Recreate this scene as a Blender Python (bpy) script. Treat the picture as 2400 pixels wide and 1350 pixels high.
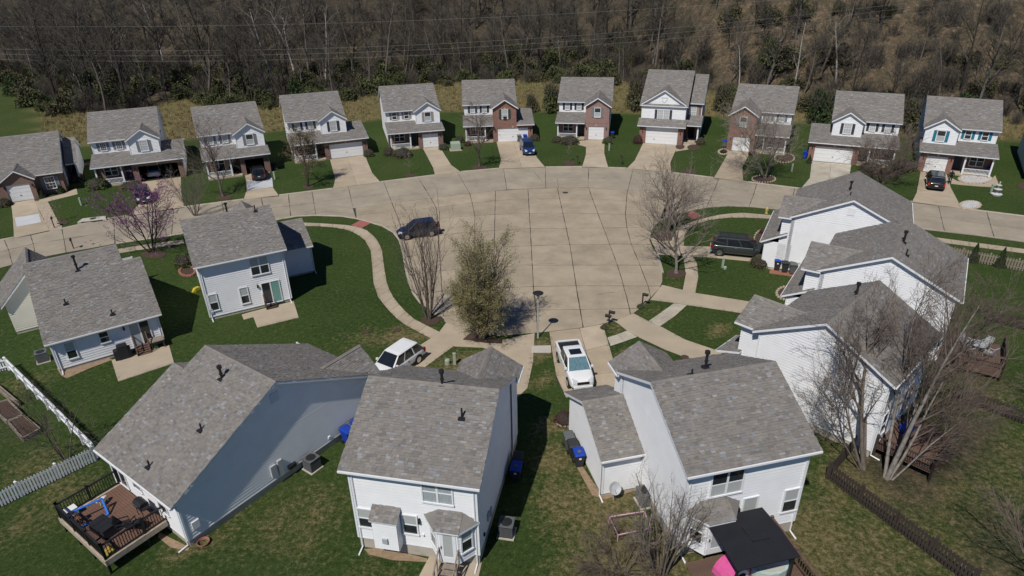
import bpy, math, random
from mathutils import Vector, Matrix
R = math.radians
for _o in list(bpy.data.objects): bpy.data.objects.remove(_o)
scene = bpy.context.scene
COL = scene.collection
# ------------------------------------------------------------------ camera
FPX, PITCH, ROLL, CAMZ = 1539.43, R(27.0504), R(-1.13532), 27.0
cd = bpy.data.cameras.new('camera'); cam = bpy.data.objects.new('camera', cd); COL.objects.link(cam)
cd.sensor_width = 36.0; cd.lens = FPX / 2400 * 36; cd.clip_start = 0.5; cd.clip_end = 2000
_X, _U, _B = Vector((1, 0, 0)), Vector((0, math.sin(PITCH), math.cos(PITCH))), Vector((0, -math.cos(PITCH), math.sin(PITCH)))
_x = _X * math.cos(ROLL) + _U * math.sin(ROLL); _u = _U * math.cos(ROLL) - _X * math.sin(ROLL)
_m = Matrix((_x, _u, _B)).transposed().to_4x4(); _m.translation = (0, 0, CAMZ); cam.matrix_world = _m
scene.camera = cam
# ------------------------------------------------------------------ light
SUN_EL, SUN_AZ = R(53), R(207.7)
world = bpy.data.worlds.new('World'); scene.world = world; world.use_nodes = True
wn = world.node_tree.nodes; wl = world.node_tree.links
sky = wn.new('ShaderNodeTexSky'); sky.sky_type = 'NISHITA'; sky.sun_disc = False
sky.sun_elevation = SUN_EL; sky.sun_rotation = SUN_AZ; sky.air_density = 1.0; sky.dust_density = 0.1; sky.ozone_density = 6.0
wn['Background'].inputs['Strength'].default_value = 0.055
tn = wn.new('ShaderNodeMix'); tn.data_type = 'RGBA'; tn.blend_type = 'MULTIPLY'; tn.inputs['Factor'].default_value = 1.0
tn.inputs['B'].default_value = (.80, .98, 1.28, 1)      # the deep blue of a clear spring sky, evenly over the whole dome
wl.new(sky.outputs[0], tn.inputs['A']); wl.new(tn.outputs['Result'], wn['Background'].inputs['Color'])
sd = bpy.data.lights.new('sun', 'SUN'); sd.energy = 5.0; sd.angle = R(0.5); sd.color = (1.0, 0.95, 0.875)
sun = bpy.data.objects.new('sun', sd); COL.objects.link(sun); sun.location = (-20, -40, 80)
_d = Vector((-math.sin(SUN_AZ) * math.cos(SUN_EL), -math.cos(SUN_AZ) * math.cos(SUN_EL), -math.sin(SUN_EL)))
sun.rotation_euler = _d.to_track_quat('-Z', 'Y').to_euler()
scene.view_settings.view_transform = 'Standard'; scene.view_settings.look = 'None'
scene.view_settings.exposure = -0.36; scene.view_settings.gamma = 1.0
scene.render.engine = 'CYCLES'
scene.cycles.max_bounces = 5; scene.cycles.diffuse_bounces = 2; scene.cycles.glossy_bounces = 2
scene.cycles.transparent_max_bounces = 4; scene.cycles.use_denoising = True
# ------------------------------------------------------------------ survey helpers: photo point -> place on the ground
def G(x, y, z=0.0):
    a, b = x - 1200, y - 675
    u = a * math.cos(ROLL) + b * math.sin(ROLL); v = -a * math.sin(ROLL) + b * math.cos(ROLL)
    d = (u, FPX * math.cos(PITCH) - v * math.sin(PITCH), -FPX * math.sin(PITCH) - v * math.cos(PITCH))
    t = (z - CAMZ) / d[2]
    return Vector((d[0] * t, d[1] * t, z))
def GY(x, y, Y):
    a, b = x - 1200, y - 675
    u = a * math.cos(ROLL) + b * math.sin(ROLL); v = -a * math.sin(ROLL) + b * math.cos(ROLL)
    d = (u, FPX * math.cos(PITCH) - v * math.sin(PITCH), -FPX * math.sin(PITCH) - v * math.cos(PITCH))
    t = Y / d[1]
    return Vector((d[0] * t, Y, CAMZ + d[2] * t))
def height_at(P, py):
    lo, hi = 0.0, 26.0
    def vy(z):
        Z = z - CAMZ; cz = P[1] * math.cos(PITCH) - Z * math.sin(PITCH); cy = P[1] * math.sin(PITCH) + Z * math.cos(PITCH)
        return 675 + FPX * P[0] / cz * math.sin(ROLL) - FPX * cy / cz * math.cos(ROLL)
    for _ in range(40):
        m = (lo + hi) / 2
        if vy(m) > py: lo = m
        else: hi = m
    return lo
def za(x, y): return (x / 3.2924, 150 + y / 3.2924)
def zb(x, y): return (620 + x / 3.2924, 150 + y / 3.2924)
def zc(x, y): return (1240 + x / 3.2924, 150 + y / 3.2924)
def zd(x, y): return (1740 + x / 3.2924, 150 + y / 3.2924)
def m0(x, y): return (x / 3, 450 + y / 3)
def m1(x, y): return (640 + x / 3, 450 + y / 3)
def m2(x, y): return (1240 + x / 3, 450 + y / 3)
def m3(x, y): return (1700 + x / 3, 400 + y / 3)
def zF(x, y): return (640 + x / 2.7, 850 + y / 2.7)
def zL(x, y): return (x / 2.7, 850 + y / 2.7)
def zR(x, y): return (1240 + x / 2.7, 850 + y / 2.7)
def zRR(x, y): return (1700 + x / 2.7, 850 + y / 2.7)
# ------------------------------------------------------------------ mesh builder
class MB:
    def __init__(s): s.v = []; s.f = []; s.t = []
    def face(s, pts, tint=None):
        n = len(s.v); s.v.extend([tuple(p) for p in pts]); s.f.append(tuple(range(n, n + len(pts)))); s.t.append(tint)
        return s
    def box(s, x0, x1, y0, y1, z0, z1, tint=None):
        n = len(s.v)
        s.v += [(x0, y0, z0), (x1, y0, z0), (x1, y1, z0), (x0, y1, z0), (x0, y0, z1), (x1, y0, z1), (x1, y1, z1), (x0, y1, z1)]
        for q in ((3, 2, 1, 0), (4, 5, 6, 7), (0, 1, 5, 4), (1, 2, 6, 5), (2, 3, 7, 6), (3, 0, 4, 7)):
            s.f.append(tuple(n + i for i in q)); s.t.append(tint)
        return s
    def hexa(s, b, t, tint=None):            # bottom quad, top quad (same order, ccw from above)
        n = len(s.v); s.v += [tuple(p) for p in b] + [tuple(p) for p in t]
        for q in ((3, 2, 1, 0), (4, 5, 6, 7), (0, 1, 5, 4), (1, 2, 6, 5), (2, 3, 7, 6), (3, 0, 4, 7)):
            s.f.append(tuple(n + i for i in q)); s.t.append(tint)
        return s
    def prism(s, poly, z0, z1, tint=None, bottom=True):   # poly ccw list of (x,y)
        n = len(s.v); k = len(poly)
        s.v += [(p[0], p[1], z0) for p in poly] + [(p[0], p[1], z1) for p in poly]
        s.f.append(tuple(range(n + k, n + 2 * k))); s.t.append(tint)
        if bottom: s.f.append(tuple(range(n + k - 1, n - 1, -1))); s.t.append(tint)
        for i in range(k):
            j = (i + 1) % k; s.f.append((n + i, n + j, n + k + j, n + k + i)); s.t.append(tint)
        return s
    def tube(s, p, q, r0, r1, n=8, cap=True, tint=None):
        p = Vector(p); q = Vector(q); d = (q - p)
        if d.length < 1e-6: return s
        d.normalize(); a = d.orthogonal().normalized(); b = d.cross(a); k = len(s.v)
        for c, r in ((p, r0), (q, r1)):
            for i in range(n):
                t = 2 * math.pi * i / n; s.v.append(tuple(c + a * (r * math.cos(t)) + b * (r * math.sin(t))))
        for i in range(n):
            j = (i + 1) % n; s.f.append((k + i, k + j, k + n + j, k + n + i)); s.t.append(tint)
        if cap:
            s.f.append(tuple(range(k + n - 1, k - 1, -1))); s.t.append(tint)
            s.f.append(tuple(range(k + n, k + 2 * n))); s.t.append(tint)
        return s
    def lathe(s, c, prof, n=14, tint=None):   # prof list of (r,z)
        k = len(s.v)
        for r, z in prof:
            for i in range(n):
                t = 2 * math.pi * i / n; s.v.append((c[0] + r * math.cos(t), c[1] + r * math.sin(t), c[2] + z))
        for m in range(len(prof) - 1):
            for i in range(n):
                j = (i + 1) % n; s.f.append((k + m * n + i, k + m * n + j, k + (m + 1) * n + j, k + (m + 1) * n + i)); s.t.append(tint)
        s.f.append(tuple(range(k + n - 1, k - 1, -1))); s.t.append(tint)
        s.f.append(tuple(range(k + (len(prof) - 1) * n, k + len(prof) * n))); s.t.append(tint)
        return s
    def loft(s, rings, cap=True, tint=None):
        k = len(s.v); n = len(rings[0])
        for r in rings: s.v += [tuple(p) for p in r]
        for m in range(len(rings) - 1):
            for i in range(n):
                j = (i + 1) % n; s.f.append((k + m * n + i, k + m * n + j, k + (m + 1) * n + j, k + (m + 1) * n + i)); s.t.append(tint)
        if cap:
            s.f.append(tuple(range(k + n - 1, k - 1, -1))); s.t.append(tint)
            s.f.append(tuple(range(k + (len(rings) - 1) * n, k + len(rings) * n))); s.t.append(tint)
        return s
    def mesh(s, name, mat, smooth=False):
        me = bpy.data.meshes.new(name); me.from_pydata(s.v, [], s.f)
        if mat is not None: me.materials.append(mat)
        if any(t is not None for t in s.t):
            at = me.attributes.new('tint', 'FLOAT', 'FACE'); at.data.foreach_set('value', [t if t is not None else .5 for t in s.t])
        if smooth: me.polygons.foreach_set('use_smooth', [True] * len(me.polygons))
        me.update(); return me
    def build(s, name, mat, parent=None, smooth=False, kind=None, label=None):
        o = bpy.data.objects.new(name, s.mesh(name, mat, smooth)); COL.objects.link(o)
        if parent is not None: o.parent = parent
        if kind: o['kind'] = kind
        if label: o['label'] = label
        return o
def thing(name, label, cat, loc=(0, 0, 0), rz=0.0, group=None):
    o = bpy.data.objects.new(name, None); COL.objects.link(o); o.empty_display_size = .2
    o.location = loc; o.rotation_euler = (0, 0, rz); o['label'] = label; o['category'] = cat
    if group: o['group'] = group
    return o
def tag(o, label, cat, group=None):
    o['label'] = label; o['category'] = cat
    if group: o['group'] = group
    return o
def place(me, name, parent=None, loc=(0, 0, 0), rz=0.0, sc=None):
    o = bpy.data.objects.new(name, me); COL.objects.link(o); o.location = loc; o.rotation_euler = (0, 0, rz)
    if sc: o.scale = sc
    if parent is not None: o.parent = parent
    return o
# ------------------------------------------------------------------ materials (procedural)
def mat(name, c, rough=.8, var=.12, scale=3.0, c2=None, bump=0.0, bscale=None, metal=0.0, spec=.3, detail=6, stretch=None, coat=0.0):
    m = bpy.data.materials.new(name); m.use_nodes = True; nt = m.node_tree; b = nt.nodes['Principled BSDF']
    b.inputs['Roughness'].default_value = rough; b.inputs['Metallic'].default_value = metal
    b.inputs['Specular IOR Level'].default_value = spec
    if coat: b.inputs['Coat Weight'].default_value = coat; b.inputs['Coat Roughness'].default_value = .08
    tc = nt.nodes.new('ShaderNodeTexCoord'); src = tc.outputs['Object']
    if stretch:
        mp = nt.nodes.new('ShaderNodeMapping'); mp.inputs['Scale'].default_value = stretch; nt.links.new(src, mp.inputs[0]); src = mp.outputs[0]
    nz = nt.nodes.new('ShaderNodeTexNoise'); nz.inputs['Scale'].default_value = scale; nz.inputs['Detail'].default_value = detail; nz.inputs['Roughness'].default_value = .65
    nt.links.new(src, nz.inputs['Vector'])
    mx = nt.nodes.new('ShaderNodeMix'); mx.data_type = 'RGBA'
    a = c2 if c2 else tuple(v * (1 - var) for v in c); e = c if c2 else tuple(min(1, v * (1 + var)) for v in c)
    mx.inputs['A'].default_value = (*a, 1); mx.inputs['B'].default_value = (*e, 1)
    rp = nt.nodes.new('ShaderNodeValToRGB'); rp.color_ramp.elements[0].position = .35; rp.color_ramp.elements[1].position = .65
    nt.links.new(nz.outputs['Fac'], rp.inputs[0]); nt.links.new(rp.outputs[0], mx.inputs['Factor'])
    nt.links.new(mx.outputs['Result'], b.inputs['Base Color'])
    if bump:
        bp = nt.nodes.new('ShaderNodeBump'); bp.inputs['Strength'].default_value = bump; bp.inputs['Distance'].default_value = .02
        n2 = nt.nodes.new('ShaderNodeTexNoise'); n2.inputs['Scale'].default_value = bscale or scale * 6; n2.inputs['Detail'].default_value = 4
        nt.links.new(src, n2.inputs['Vector']); nt.links.new(n2.outputs['Fac'], bp.inputs['Height']); nt.links.new(bp.outputs[0], b.inputs['Normal'])
    return m
def tint_mat(name, stops, rough=.9, nscale=2.0, namt=.18, spec=.15):
    """colour by the piece's own 'tint' number through a ramp, with a little large-scale wear"""
    m = bpy.data.materials.new(name); m.use_nodes = True; nt = m.node_tree; b = nt.nodes['Principled BSDF']
    b.inputs['Roughness'].default_value = rough; b.inputs['Specular IOR Level'].default_value = spec
    at = nt.nodes.new('ShaderNodeAttribute'); at.attribute_name = 'tint'
    rp = nt.nodes.new('ShaderNodeValToRGB'); cr = rp.color_ramp
    while len(cr.elements) < len(stops): cr.elements.new(.5)
    for e, (p, c) in zip(cr.elements, stops): e.position = p; e.color = (*c, 1)
    nt.links.new(at.outputs['Fac'], rp.inputs[0])
    tc = nt.nodes.new('ShaderNodeTexCoord'); nz = nt.nodes.new('ShaderNodeTexNoise'); nz.inputs['Scale'].default_value = nscale; nz.inputs['Detail'].default_value = 8; nz.inputs['Roughness'].default_value = .7
    nt.links.new(tc.outputs['Object'], nz.inputs['Vector'])
    mr = nt.nodes.new('ShaderNodeMapRange'); mr.inputs[1].default_value = .36; mr.inputs[2].default_value = .64; mr.inputs[3].default_value = 1 - namt; mr.inputs[4].default_value = 1 + namt
    nt.links.new(nz.outputs['Fac'], mr.inputs[0])
    hs = nt.nodes.new('ShaderNodeHueSaturation'); nt.links.new(rp.outputs[0], hs.inputs['Color']); nt.links.new(mr.outputs[0], hs.inputs['Value'])
    nt.links.new(hs.outputs[0], b.inputs['Base Color'])
    return m
def brick_mat(name, c1, c2, mortar):
    m = bpy.data.materials.new(name); m.use_nodes = True; nt = m.node_tree; b = nt.nodes['Principled BSDF']; b.inputs['Roughness'].default_value = .9
    tc = nt.nodes.new('ShaderNodeTexCoord'); sx = nt.nodes.new('ShaderNodeSeparateXYZ'); nt.links.new(tc.outputs['Object'], sx.inputs[0])
    ad = nt.nodes.new('ShaderNodeMath'); nt.links.new(sx.outputs[0], ad.inputs[0]); nt.links.new(sx.outputs[1], ad.inputs[1])
    cb = nt.nodes.new('ShaderNodeCombineXYZ'); nt.links.new(ad.outputs[0], cb.inputs[0]); nt.links.new(sx.outputs[2], cb.inputs[1])
    br = nt.nodes.new('ShaderNodeTexBrick'); br.inputs['Scale'].default_value = 1.0; br.inputs['Brick Width'].default_value = .23; br.inputs['Row Height'].default_value = .08
    br.inputs['Mortar Size'].default_value = .008; br.inputs['Color1'].default_value = (*c1, 1); br.inputs['Color2'].default_value = (*c2, 1); br.inputs['Mortar'].default_value = (*mortar, 1); br.inputs['Bias'].default_value = -.1
    nt.links.new(cb.outputs[0], br.inputs['Vector'])
    nz = nt.nodes.new('ShaderNodeTexNoise'); nz.inputs['Scale'].default_value = 2.2; nt.links.new(tc.outputs['Object'], nz.inputs['Vector'])
    hs = nt.nodes.new('ShaderNodeHueSaturation'); mr = nt.nodes.new('ShaderNodeMapRange'); mr.inputs[3].default_value = .75; mr.inputs[4].default_value = 1.25
    nt.links.new(nz.outputs['Fac'], mr.inputs[0]); nt.links.new(mr.outputs[0], hs.inputs['Value']); nt.links.new(br.outputs['Color'], hs.inputs['Color']); nt.links.new(hs.outputs[0], b.inputs['Base Color'])
    return m
SHING = [(0.0, (.150, .142, .134)), (.25, (.186, .175, .163)), (.5, (.207, .191, .173)), (.72, (.232, .210, .184)), (.86, (.198, .200, .206)), (1.0, (.276, .274, .275))]
M = {}
M['shingle'] = tint_mat('shingle_mix', SHING, namt=.09, nscale=1.2)
M['shingle_base'] = mat('shingle_base', (.13, .122, .115), .95, .2, 6)
M['siding'] = mat('vinyl_siding', (.80, .81, .82), .55, .035, 1.2, bump=.05, spec=.3)
M['siding_grey'] = mat('vinyl_siding_cool', (.62, .65, .69), .55, .03, 1.2, spec=.3)
M['siding_cream'] = mat('vinyl_siding_cream', (.66, .63, .53), .6, .04, 1.2)
M['trim'] = mat('white_trim', (.76, .775, .79), .45, .03, 3)
M['found'] = mat('foundation_concrete', (.42, .385, .32), .9, .14, 1.5, bump=.2)
M['brick'] = brick_mat('red_brick', (.24, .085, .055), (.17, .07, .05), (.34, .29, .25))
M['brick_pink'] = brick_mat('pink_brick', (.29, .15, .12), (.22, .12, .115), (.36, .31, .28))
M['brick_brown'] = brick_mat('brown_brick', (.20, .095, .065), (.14, .075, .06), (.32, .28, .24))
M['glass'] = mat('window_glass', (.022, .027, .032), .06, .3, .8, spec=.7)
M['blind'] = mat('window_blind', (.42, .44, .43), .5, .06, 2, stretch=(1, 1, 18), spec=.5)
M['curtain'] = mat('green_curtain', (.16, .33, .29), .35, .3, 6, stretch=(14, 14, .3), spec=.5)
M['curtain_grey'] = mat('grey_curtain', (.34, .38, .40), .35, .3, 6, stretch=(14, 14, .3), spec=.5)
M['shut_grey'] = mat('shutter_grey', (.19, .205, .215), .6, .06)
M['shut_dark'] = mat('shutter_charcoal', (.045, .05, .055), .6, .06)
M['shut_tan'] = mat('shutter_taupe', (.30, .27, .25), .6, .06)
M['shut_green'] = mat('shutter_dark_green', (.035, .06, .055), .6, .06)
M['shut_teal'] = mat('shutter_teal', (.02, .17, .24), .6, .06)
M['gdoor'] = mat('garage_door_white', (.76, .765, .77), .5, .03, 2)
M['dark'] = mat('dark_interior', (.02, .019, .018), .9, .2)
M['black'] = mat('black_plastic', (.018, .018, .02), .55, .15, 5, spec=.4)
M['blackmetal'] = mat('black_metal', (.02, .02, .021), .45, .15, 5, spec=.4)
M['conc'] = mat('concrete_drive', (.405, .338, .250), .9, .09, .5, bump=.15, bscale=40)
M['conc_pale'] = mat('concrete_pale', (.47, .44, .385), .9, .09, .7, bump=.15, bscale=40)
M['conc_white'] = mat('concrete_new_patch', (.52, .53, .54), .9, .07, .7)
M['tar'] = mat('joint_tar', (.055, .048, .042), .95, .3, 1.5)
M['redramp'] = mat('red_ramp', (.34, .12, .105), .9, .12, 4, bump=.3, bscale=30)
M['wood_brown'] = mat('brown_deck_wood', (.15, .085, .062), .85, .2, 4, stretch=(1, 8, 1))
M['wood_grey'] = mat('weathered_wood', (.24, .20, .16), .9, .2, 4)
M['wood_dark'] = mat('dark_stained_wood', (.052, .040, .034), .9, .25, 5)
M['wood_red'] = mat('red_brown_wood', (.125, .078, .058), .85, .2, 4)
M['pvc'] = mat('white_pvc', (.80, .81, .82), .45, .03, 3)
M['mulch'] = mat('mulch', (.075, .048, .036), .98, .35, 14, bump=.8, bscale=60)
M['soil'] = mat('bare_soil', (.28, .20, .13), .98, .22, 4, bump=.5, bscale=30)
M['stone_white'] = mat('white_stone', (.50, .50, .49), .8, .2, 9)
M['stone_tan'] = mat('tan_stone', (.40, .33, .25), .9, .2, 5)
M['paver_red'] = mat('red_paver', (.30, .13, .09), .9, .2, 6)
M['chrome'] = mat('bright_metal', (.6, .6, .61), .25, .03, 3, metal=.9)
M['greybox'] = mat('painted_grey_metal', (.40, .42, .43), .5, .06, 3)
M['tyre'] = mat('tyre_rubber', (.018, .018, .019), .85, .15, 6)
M['lens'] = mat('headlight_lens', (.55, .57, .6), .12, .05, 6, spec=.8)
M['redlens'] = mat('tail_light_lens', (.35, .015, .012), .2, .05, 6, spec=.7)
M['carglass'] = mat('car_glass', (.012, .015, .018), .05, .2, 1, spec=.8)
M['sunshade'] = mat('silver_sunshade', (.17, .30, .34), .2, .5, 5, stretch=(1, 10, 1), metal=.4)
M['utilgreen'] = mat('utility_green', (.30, .36, .29), .7, .08, 5)
M['hydrant'] = mat('hydrant_yellow', (.50, .38, .14), .5, .1, 8)
M['bin_dark'] = mat('bin_charcoal', (.035, .037, .04), .55, .12, 5)
M['bin_grey'] = mat('bin_grey', (.11, .115, .12), .55, .12, 5)
M['bin_blue'] = mat('bin_blue', (.012, .05, .36), .45, .1, 5)
M['blue'] = mat('bright_blue', (.03, .20, .72), .45, .08, 5)
M['pink'] = mat('pink_vinyl', (.62, .10, .29), .4, .12, 3)
M['pinkpipe'] = mat('pink_pipe', (.62, .36, .50), .5, .1, 6)
M['white'] = mat('white_paint', (.75, .75, .75), .5, .04, 4)
M['yellow'] = mat('yellow_plastic', (.48, .39, .03), .5, .08, 4)
M['skin'] = mat('skin', (.20, .11, .075), .6, .06, 8)
M['cloth_black'] = mat('black_cloth', (.012, .012, .014), .9, .2, 12)
M['bark'] = mat('grey_brown_bark', (.135, .112, .092), .95, .3, 7, stretch=(1, 1, .25))
M['bark_dark'] = mat('dark_bark', (.040, .034, .030), .95, .3, 7, stretch=(1, 1, .25))
M['bark_pale'] = mat('pale_bark', (.27, .25, .22), .9, .3, 5, c2=(.13, .115, .10))
M['bark_white'] = mat('sycamore_bark', (.40, .385, .345), .9, .25, 4, c2=(.15, .135, .115))
M['bark_grey'] = mat('grey_bark', (.13, .12, .105), .95, .3, 6)
M['bark_bleached'] = mat('bleached_bark', (.55, .54, .50), .9, .2, 3, c2=(.28, .26, .23))
M['twig'] = mat('twig', (.125, .098, .080), .95, .25, 3)
M['twig_wood'] = mat('woodland_twig', (.088, .078, .063), .95, .3, .15)
M['twig_pale'] = mat('pale_twig', (.21, .18, .15), .95, .25, 3)
M['roof_black'] = mat('black_fabric', (.016, .017, .021), .7, .1, 2)
def leaf_mat(name, c, c2):
    m = mat(name, c, .75, .2, .9, c2=c2, spec=.2); return m
M['leaf_shrub'] = leaf_mat('shrub_leaf', (.115, .150, .045), (.055, .085, .026))
M['leaf_dull'] = leaf_mat('dull_shrub_leaf', (.135, .130, .062), (.070, .072, .036))
M['leaf_pear'] = leaf_mat('pear_leaf', (.285, .262, .115), (.17, .155, .068))
M['leaf_olive'] = leaf_mat('olive_leaf', (.108, .104, .050), (.062, .062, .032))
M['leaf_wood'] = leaf_mat('understory_leaf', (.105, .118, .046), (.060, .070, .028))
M['leaf_ever'] = leaf_mat('evergreen_leaf', (.050, .080, .026), (.024, .042, .015))
M['blossom'] = leaf_mat('redbud_blossom', (.30, .11, .27), (.18, .06, .17))
M['leaf_brown'] = leaf_mat('olive_brown_leaf', (.17, .135, .058), (.09, .075, .034))
M['wire'] = mat('wire_grey', (.23, .23, .22), .6, .1)
M['leaf_red'] = leaf_mat('red_shrub_leaf', (.13, .05, .038), (.06, .028, .022))
M['drygrass'] = leaf_mat('dry_grass_blade', (.30, .235, .12), (.20, .17, .075))
M['greengrass'] = leaf_mat('green_grass_blade', (.060, .095, .022), (.040, .065, .016))
# ================================================================== the ground
def lerp_pts(pts, x):
    if x <= pts[0][0]: return pts[0][1]
    for (a, b), (c, d) in zip(pts, pts[1:]):
        if x <= c: return b + (d - b) * (x - a) / (c - a)
    return pts[-1][1]
def smooth(a, b, t):
    t = max(0., min(1., (t - a) / (b - a))); return t * t * (3 - 2 * t)
_edge = [(-60, 160), (60, 212), (110, 250), (200, 264), (330, 262), (420, 232), (450, 230), (560, 258), (700, 240), (860, 228), (960, 196), (1270, 192), (1500, 196), (1680, 222), (1900, 262), (2100, 272), (2400, 285)]
EDGE = sorted((G(x, y).x, G(x, y).y) for x, y in _edge)
_yard = [(-60, 312), (100, 306), (180, 344), (520, 322), (660, 306), (860, 284), (1030, 262), (1270, 262), (1490, 266), (1700, 274), (1900, 290), (2130, 322), (2400, 330)]
YARD = sorted((G(x, y).x, G(x, y).y) for x, y in _yard)
def edge_y(x): return lerp_pts(EDGE, x)
def yard_y(x): return lerp_pts(YARD, x)
def TH(x, y):
    e = edge_y(x); t = y - e + 4
    if t <= 0: return 0.0
    r = smooth(10, 60, x)
    k = .05 + .22 * r
    h = k * t * smooth(0, 25, t) + .30 * max(0, t - 28 + 16 * r) ** 1.0 * smooth(0, 40, t - 28 + 16 * r)
    h += (math.sin(x * .09 + y * .05) * .7 + math.sin(x * .21 - y * .13) * .4) * smooth(5, 30, t)
    return max(0, h)
WORN = [(G(*p), r, a) for p, r, a in [((1300, 1000), 1.3, .8), ((1310, 1080), 1.5, .9), ((1330, 1180), 1.8, .8), ((1440, 1190), 1.6, .9), ((1420, 1270), 1.5, .6), ((1620, 1330), 2.2, .7), ((1480, 1130), 1.2, .9),
    ((1270, 900), .9, .8), ((1275, 830), .8, .9), ((1265, 800), .8, 1), ((900, 790), 1.6, .5), ((950, 785), 1.4, .9), ((990, 790), 1.0, 1.0), ((840, 790), 1.8, .4), ((1100, 845), 1.5, .75), ((1060, 855), 1.6, .8),
    ((1460, 760), 1., .6), ((1445, 770), 1., .6), ((1480, 830), 1.2, .8), ((1540, 725), 1., .45), ((1700, 775), .8, .95), ((1690, 772), .7, .9), ((1570, 660), .9, .6),
    ((2050, 1090), 3.2, .45), ((2120, 1080), 3.0, .45), ((2000, 1130), 2.4, .7), ((1940, 1290), 3., .7), ((2000, 1330), 3., .6), ((2180, 1180), 3.5, .45), ((2300, 1150), 3, .45), ((2200, 1000), 4, .45), ((2330, 1050), 3, .45), ((2100, 1290), 3, .5), ((2250, 1320), 3, .5), ((2150, 1130), 3., .6), ((2080, 1180), 2, .5), ((2300, 920), 3, .4), ((1500, 1290), 2.5, .8), ((1380, 1330), 2, .7), ((1900, 1230), 2, .7),
    ((730, 1200), 2.2, .45), ((700, 1280), 1.8, .4), ((560, 1240), 2, .35), ((460, 1270), 1.0, .9), ((880, 1330), 1.5, .4), ((150, 1150), 2, .5), ((90, 1090), 2, .5), ((60, 1230), 1.5, .5), ((60, 900), 2, .4), ((2080, 395), 2.5, .5), ((1800, 370), 2., .3)]]
LITTER = [(G(*p), r, a) for p, r, a in (((2060, 1090), 1.6, .9), ((2110, 1110), 1.8, .95), ((2170, 1070), 2.2, .9), ((2230, 1010), 2.4, .8), ((2130, 1150), 1.6, .7), ((2250, 940), 2.2, .7), ((2010, 1040), 1.2, .6), ((2290, 880), 2., .6), ((2240, 860), 1.8, .7), ((2360, 1260), 2., .5), ((2380, 1330), 2., .6), ((1600, 1345), 1., .7), ((1480, 1345), 1.2, .5))]
GREENL = sorted((G(x, y).y, G(x, y).x) for x, y in ((40, 178), (62, 195), (80, 225), (92, 262), (100, 306)))
rng0 = random.Random(3)
def build_terrain():
    xs = [-420 + 10 * i for i in range(23)] + [-190 + 1.6 * i for i in range(1, 238)] + [200 + 10 * i for i in range(23)]
    ys = [-40, -25, -12, 0] + [8 + 1.6 * i for i in range(140)] + [235 + 8 * i for i in range(24)]
    v = []; f = []; dry = []; wood = []; worn = []; hill_ = []
    for y in ys:
        for x in xs:
            v.append((x, y, TH(x, y)))
            e = edge_y(x); yy = yard_y(x)
            w = smooth(-2.5, 2.5, y - e); wood.append(w)
            d = smooth(-1.2, 1.2, y - yy) * (1 - w)
            if y > 100: d *= 1 - .9 * (1 - smooth(-3, 3, x - lerp_pts(GREENL, y) + 2 * math.sin(y * .7)))
            if y < 75 and x > 10:
                for P, r, a in LITTER:
                    q = math.hypot(x - P.x, y - P.y) / r
                    if q < 1.5: wood[-1] = max(wood[-1], a * (1 - smooth(.5, 1.5, q)))
            hill_.append(smooth(22, 55, x + (rng0.random() - .5) * 8) * (1 - .6 * smooth(110, 140, x)) * (1 - smooth(30, 60, y - e)))
            dry.append(d)
            q = 0.0
            if y < 75:
                for P, r, a in WORN:
                    dx = x - P.x; dy = y - P.y
                    if abs(dx) < 2 * r and abs(dy) < 2 * r: q = max(q, a * (1 - smooth(.3 * r, 1.6 * r, math.hypot(dx, dy))))
            worn.append(q)
    n = len(xs)
    for j in range(len(ys) - 1):
        for i in range(n - 1): f.append((j * n + i, j * n + i + 1, (j + 1) * n + i + 1, (j + 1) * n + i))
    me = bpy.data.meshes.new('ground'); me.from_pydata(v, [], f)
    for nm, a in (('dry', dry), ('wood', wood), ('worn', worn), ('hill', hill_)):
        at = me.attributes.new(nm, 'FLOAT', 'POINT'); at.data.foreach_set('value', a)
    me.polygons.foreach_set('use_smooth', [True] * len(me.polygons))
    m = bpy.data.materials.new('ground_cover'); m.use_nodes = True; nt = m.node_tree; N = nt.nodes; Lk = nt.links; b = N['Principled BSDF']; b.inputs['Roughness'].default_value = .95; b.inputs['Specular IOR Level'].default_value = .1
    tc = N.new('ShaderNodeTexCoord')
    def noise(s, d=6, r=.65):
        z = N.new('ShaderNodeTexNoise'); z.inputs['Scale'].default_value = s; z.inputs['Detail'].default_value = d; z.inputs['Roughness'].default_value = r; Lk.new(tc.outputs['Object'], z.inputs['Vector']); return z.outputs['Fac']
    def ramp(fac, stops):
        r = N.new('ShaderNodeValToRGB'); cr = r.color_ramp
        while len(cr.elements) < len(stops): cr.elements.new(.5)
        for e, (p, c) in zip(cr.elements, stops): e.position = p; e.color = (*c, 1)
        Lk.new(fac, r.inputs[0]); return r.outputs[0]
    def mix(fac, a, c, blend='MIX'):
        x = N.new('ShaderNodeMix'); x.data_type = 'RGBA'; x.blend_type = blend
        if isinstance(fac, float): x.inputs['Factor'].default_value = fac
        else: Lk.new(fac, x.inputs['Factor'])
        Lk.new(a, x.inputs['A']); Lk.new(c, x.inputs['B']); return x.outputs['Result']
    def math_(op, a, c):
        x = N.new('ShaderNodeMath'); x.operation = op; x.use_clamp = op != 'MULTIPLY'
        for i, q in ((0, a), (1, c)):
            if isinstance(q, (int, float)): x.inputs[i].default_value = q
            else: Lk.new(q, x.inputs[i])
        return x.outputs[0]
    def attr(n_):
        a = N.new('ShaderNodeAttribute'); a.attribute_name = n_; return a.outputs['Fac']
    n_big, n_mid, n_fine, n_blade = noise(.09, 5), noise(.8, 8, .75), noise(3.2, 9, .85), noise(9, 5, .85)
    g1 = ramp(n_big, [(.40, (.030, .056, .013)), (.50, (.050, .078, .020)), (.60, (.078, .094, .030))])
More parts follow.
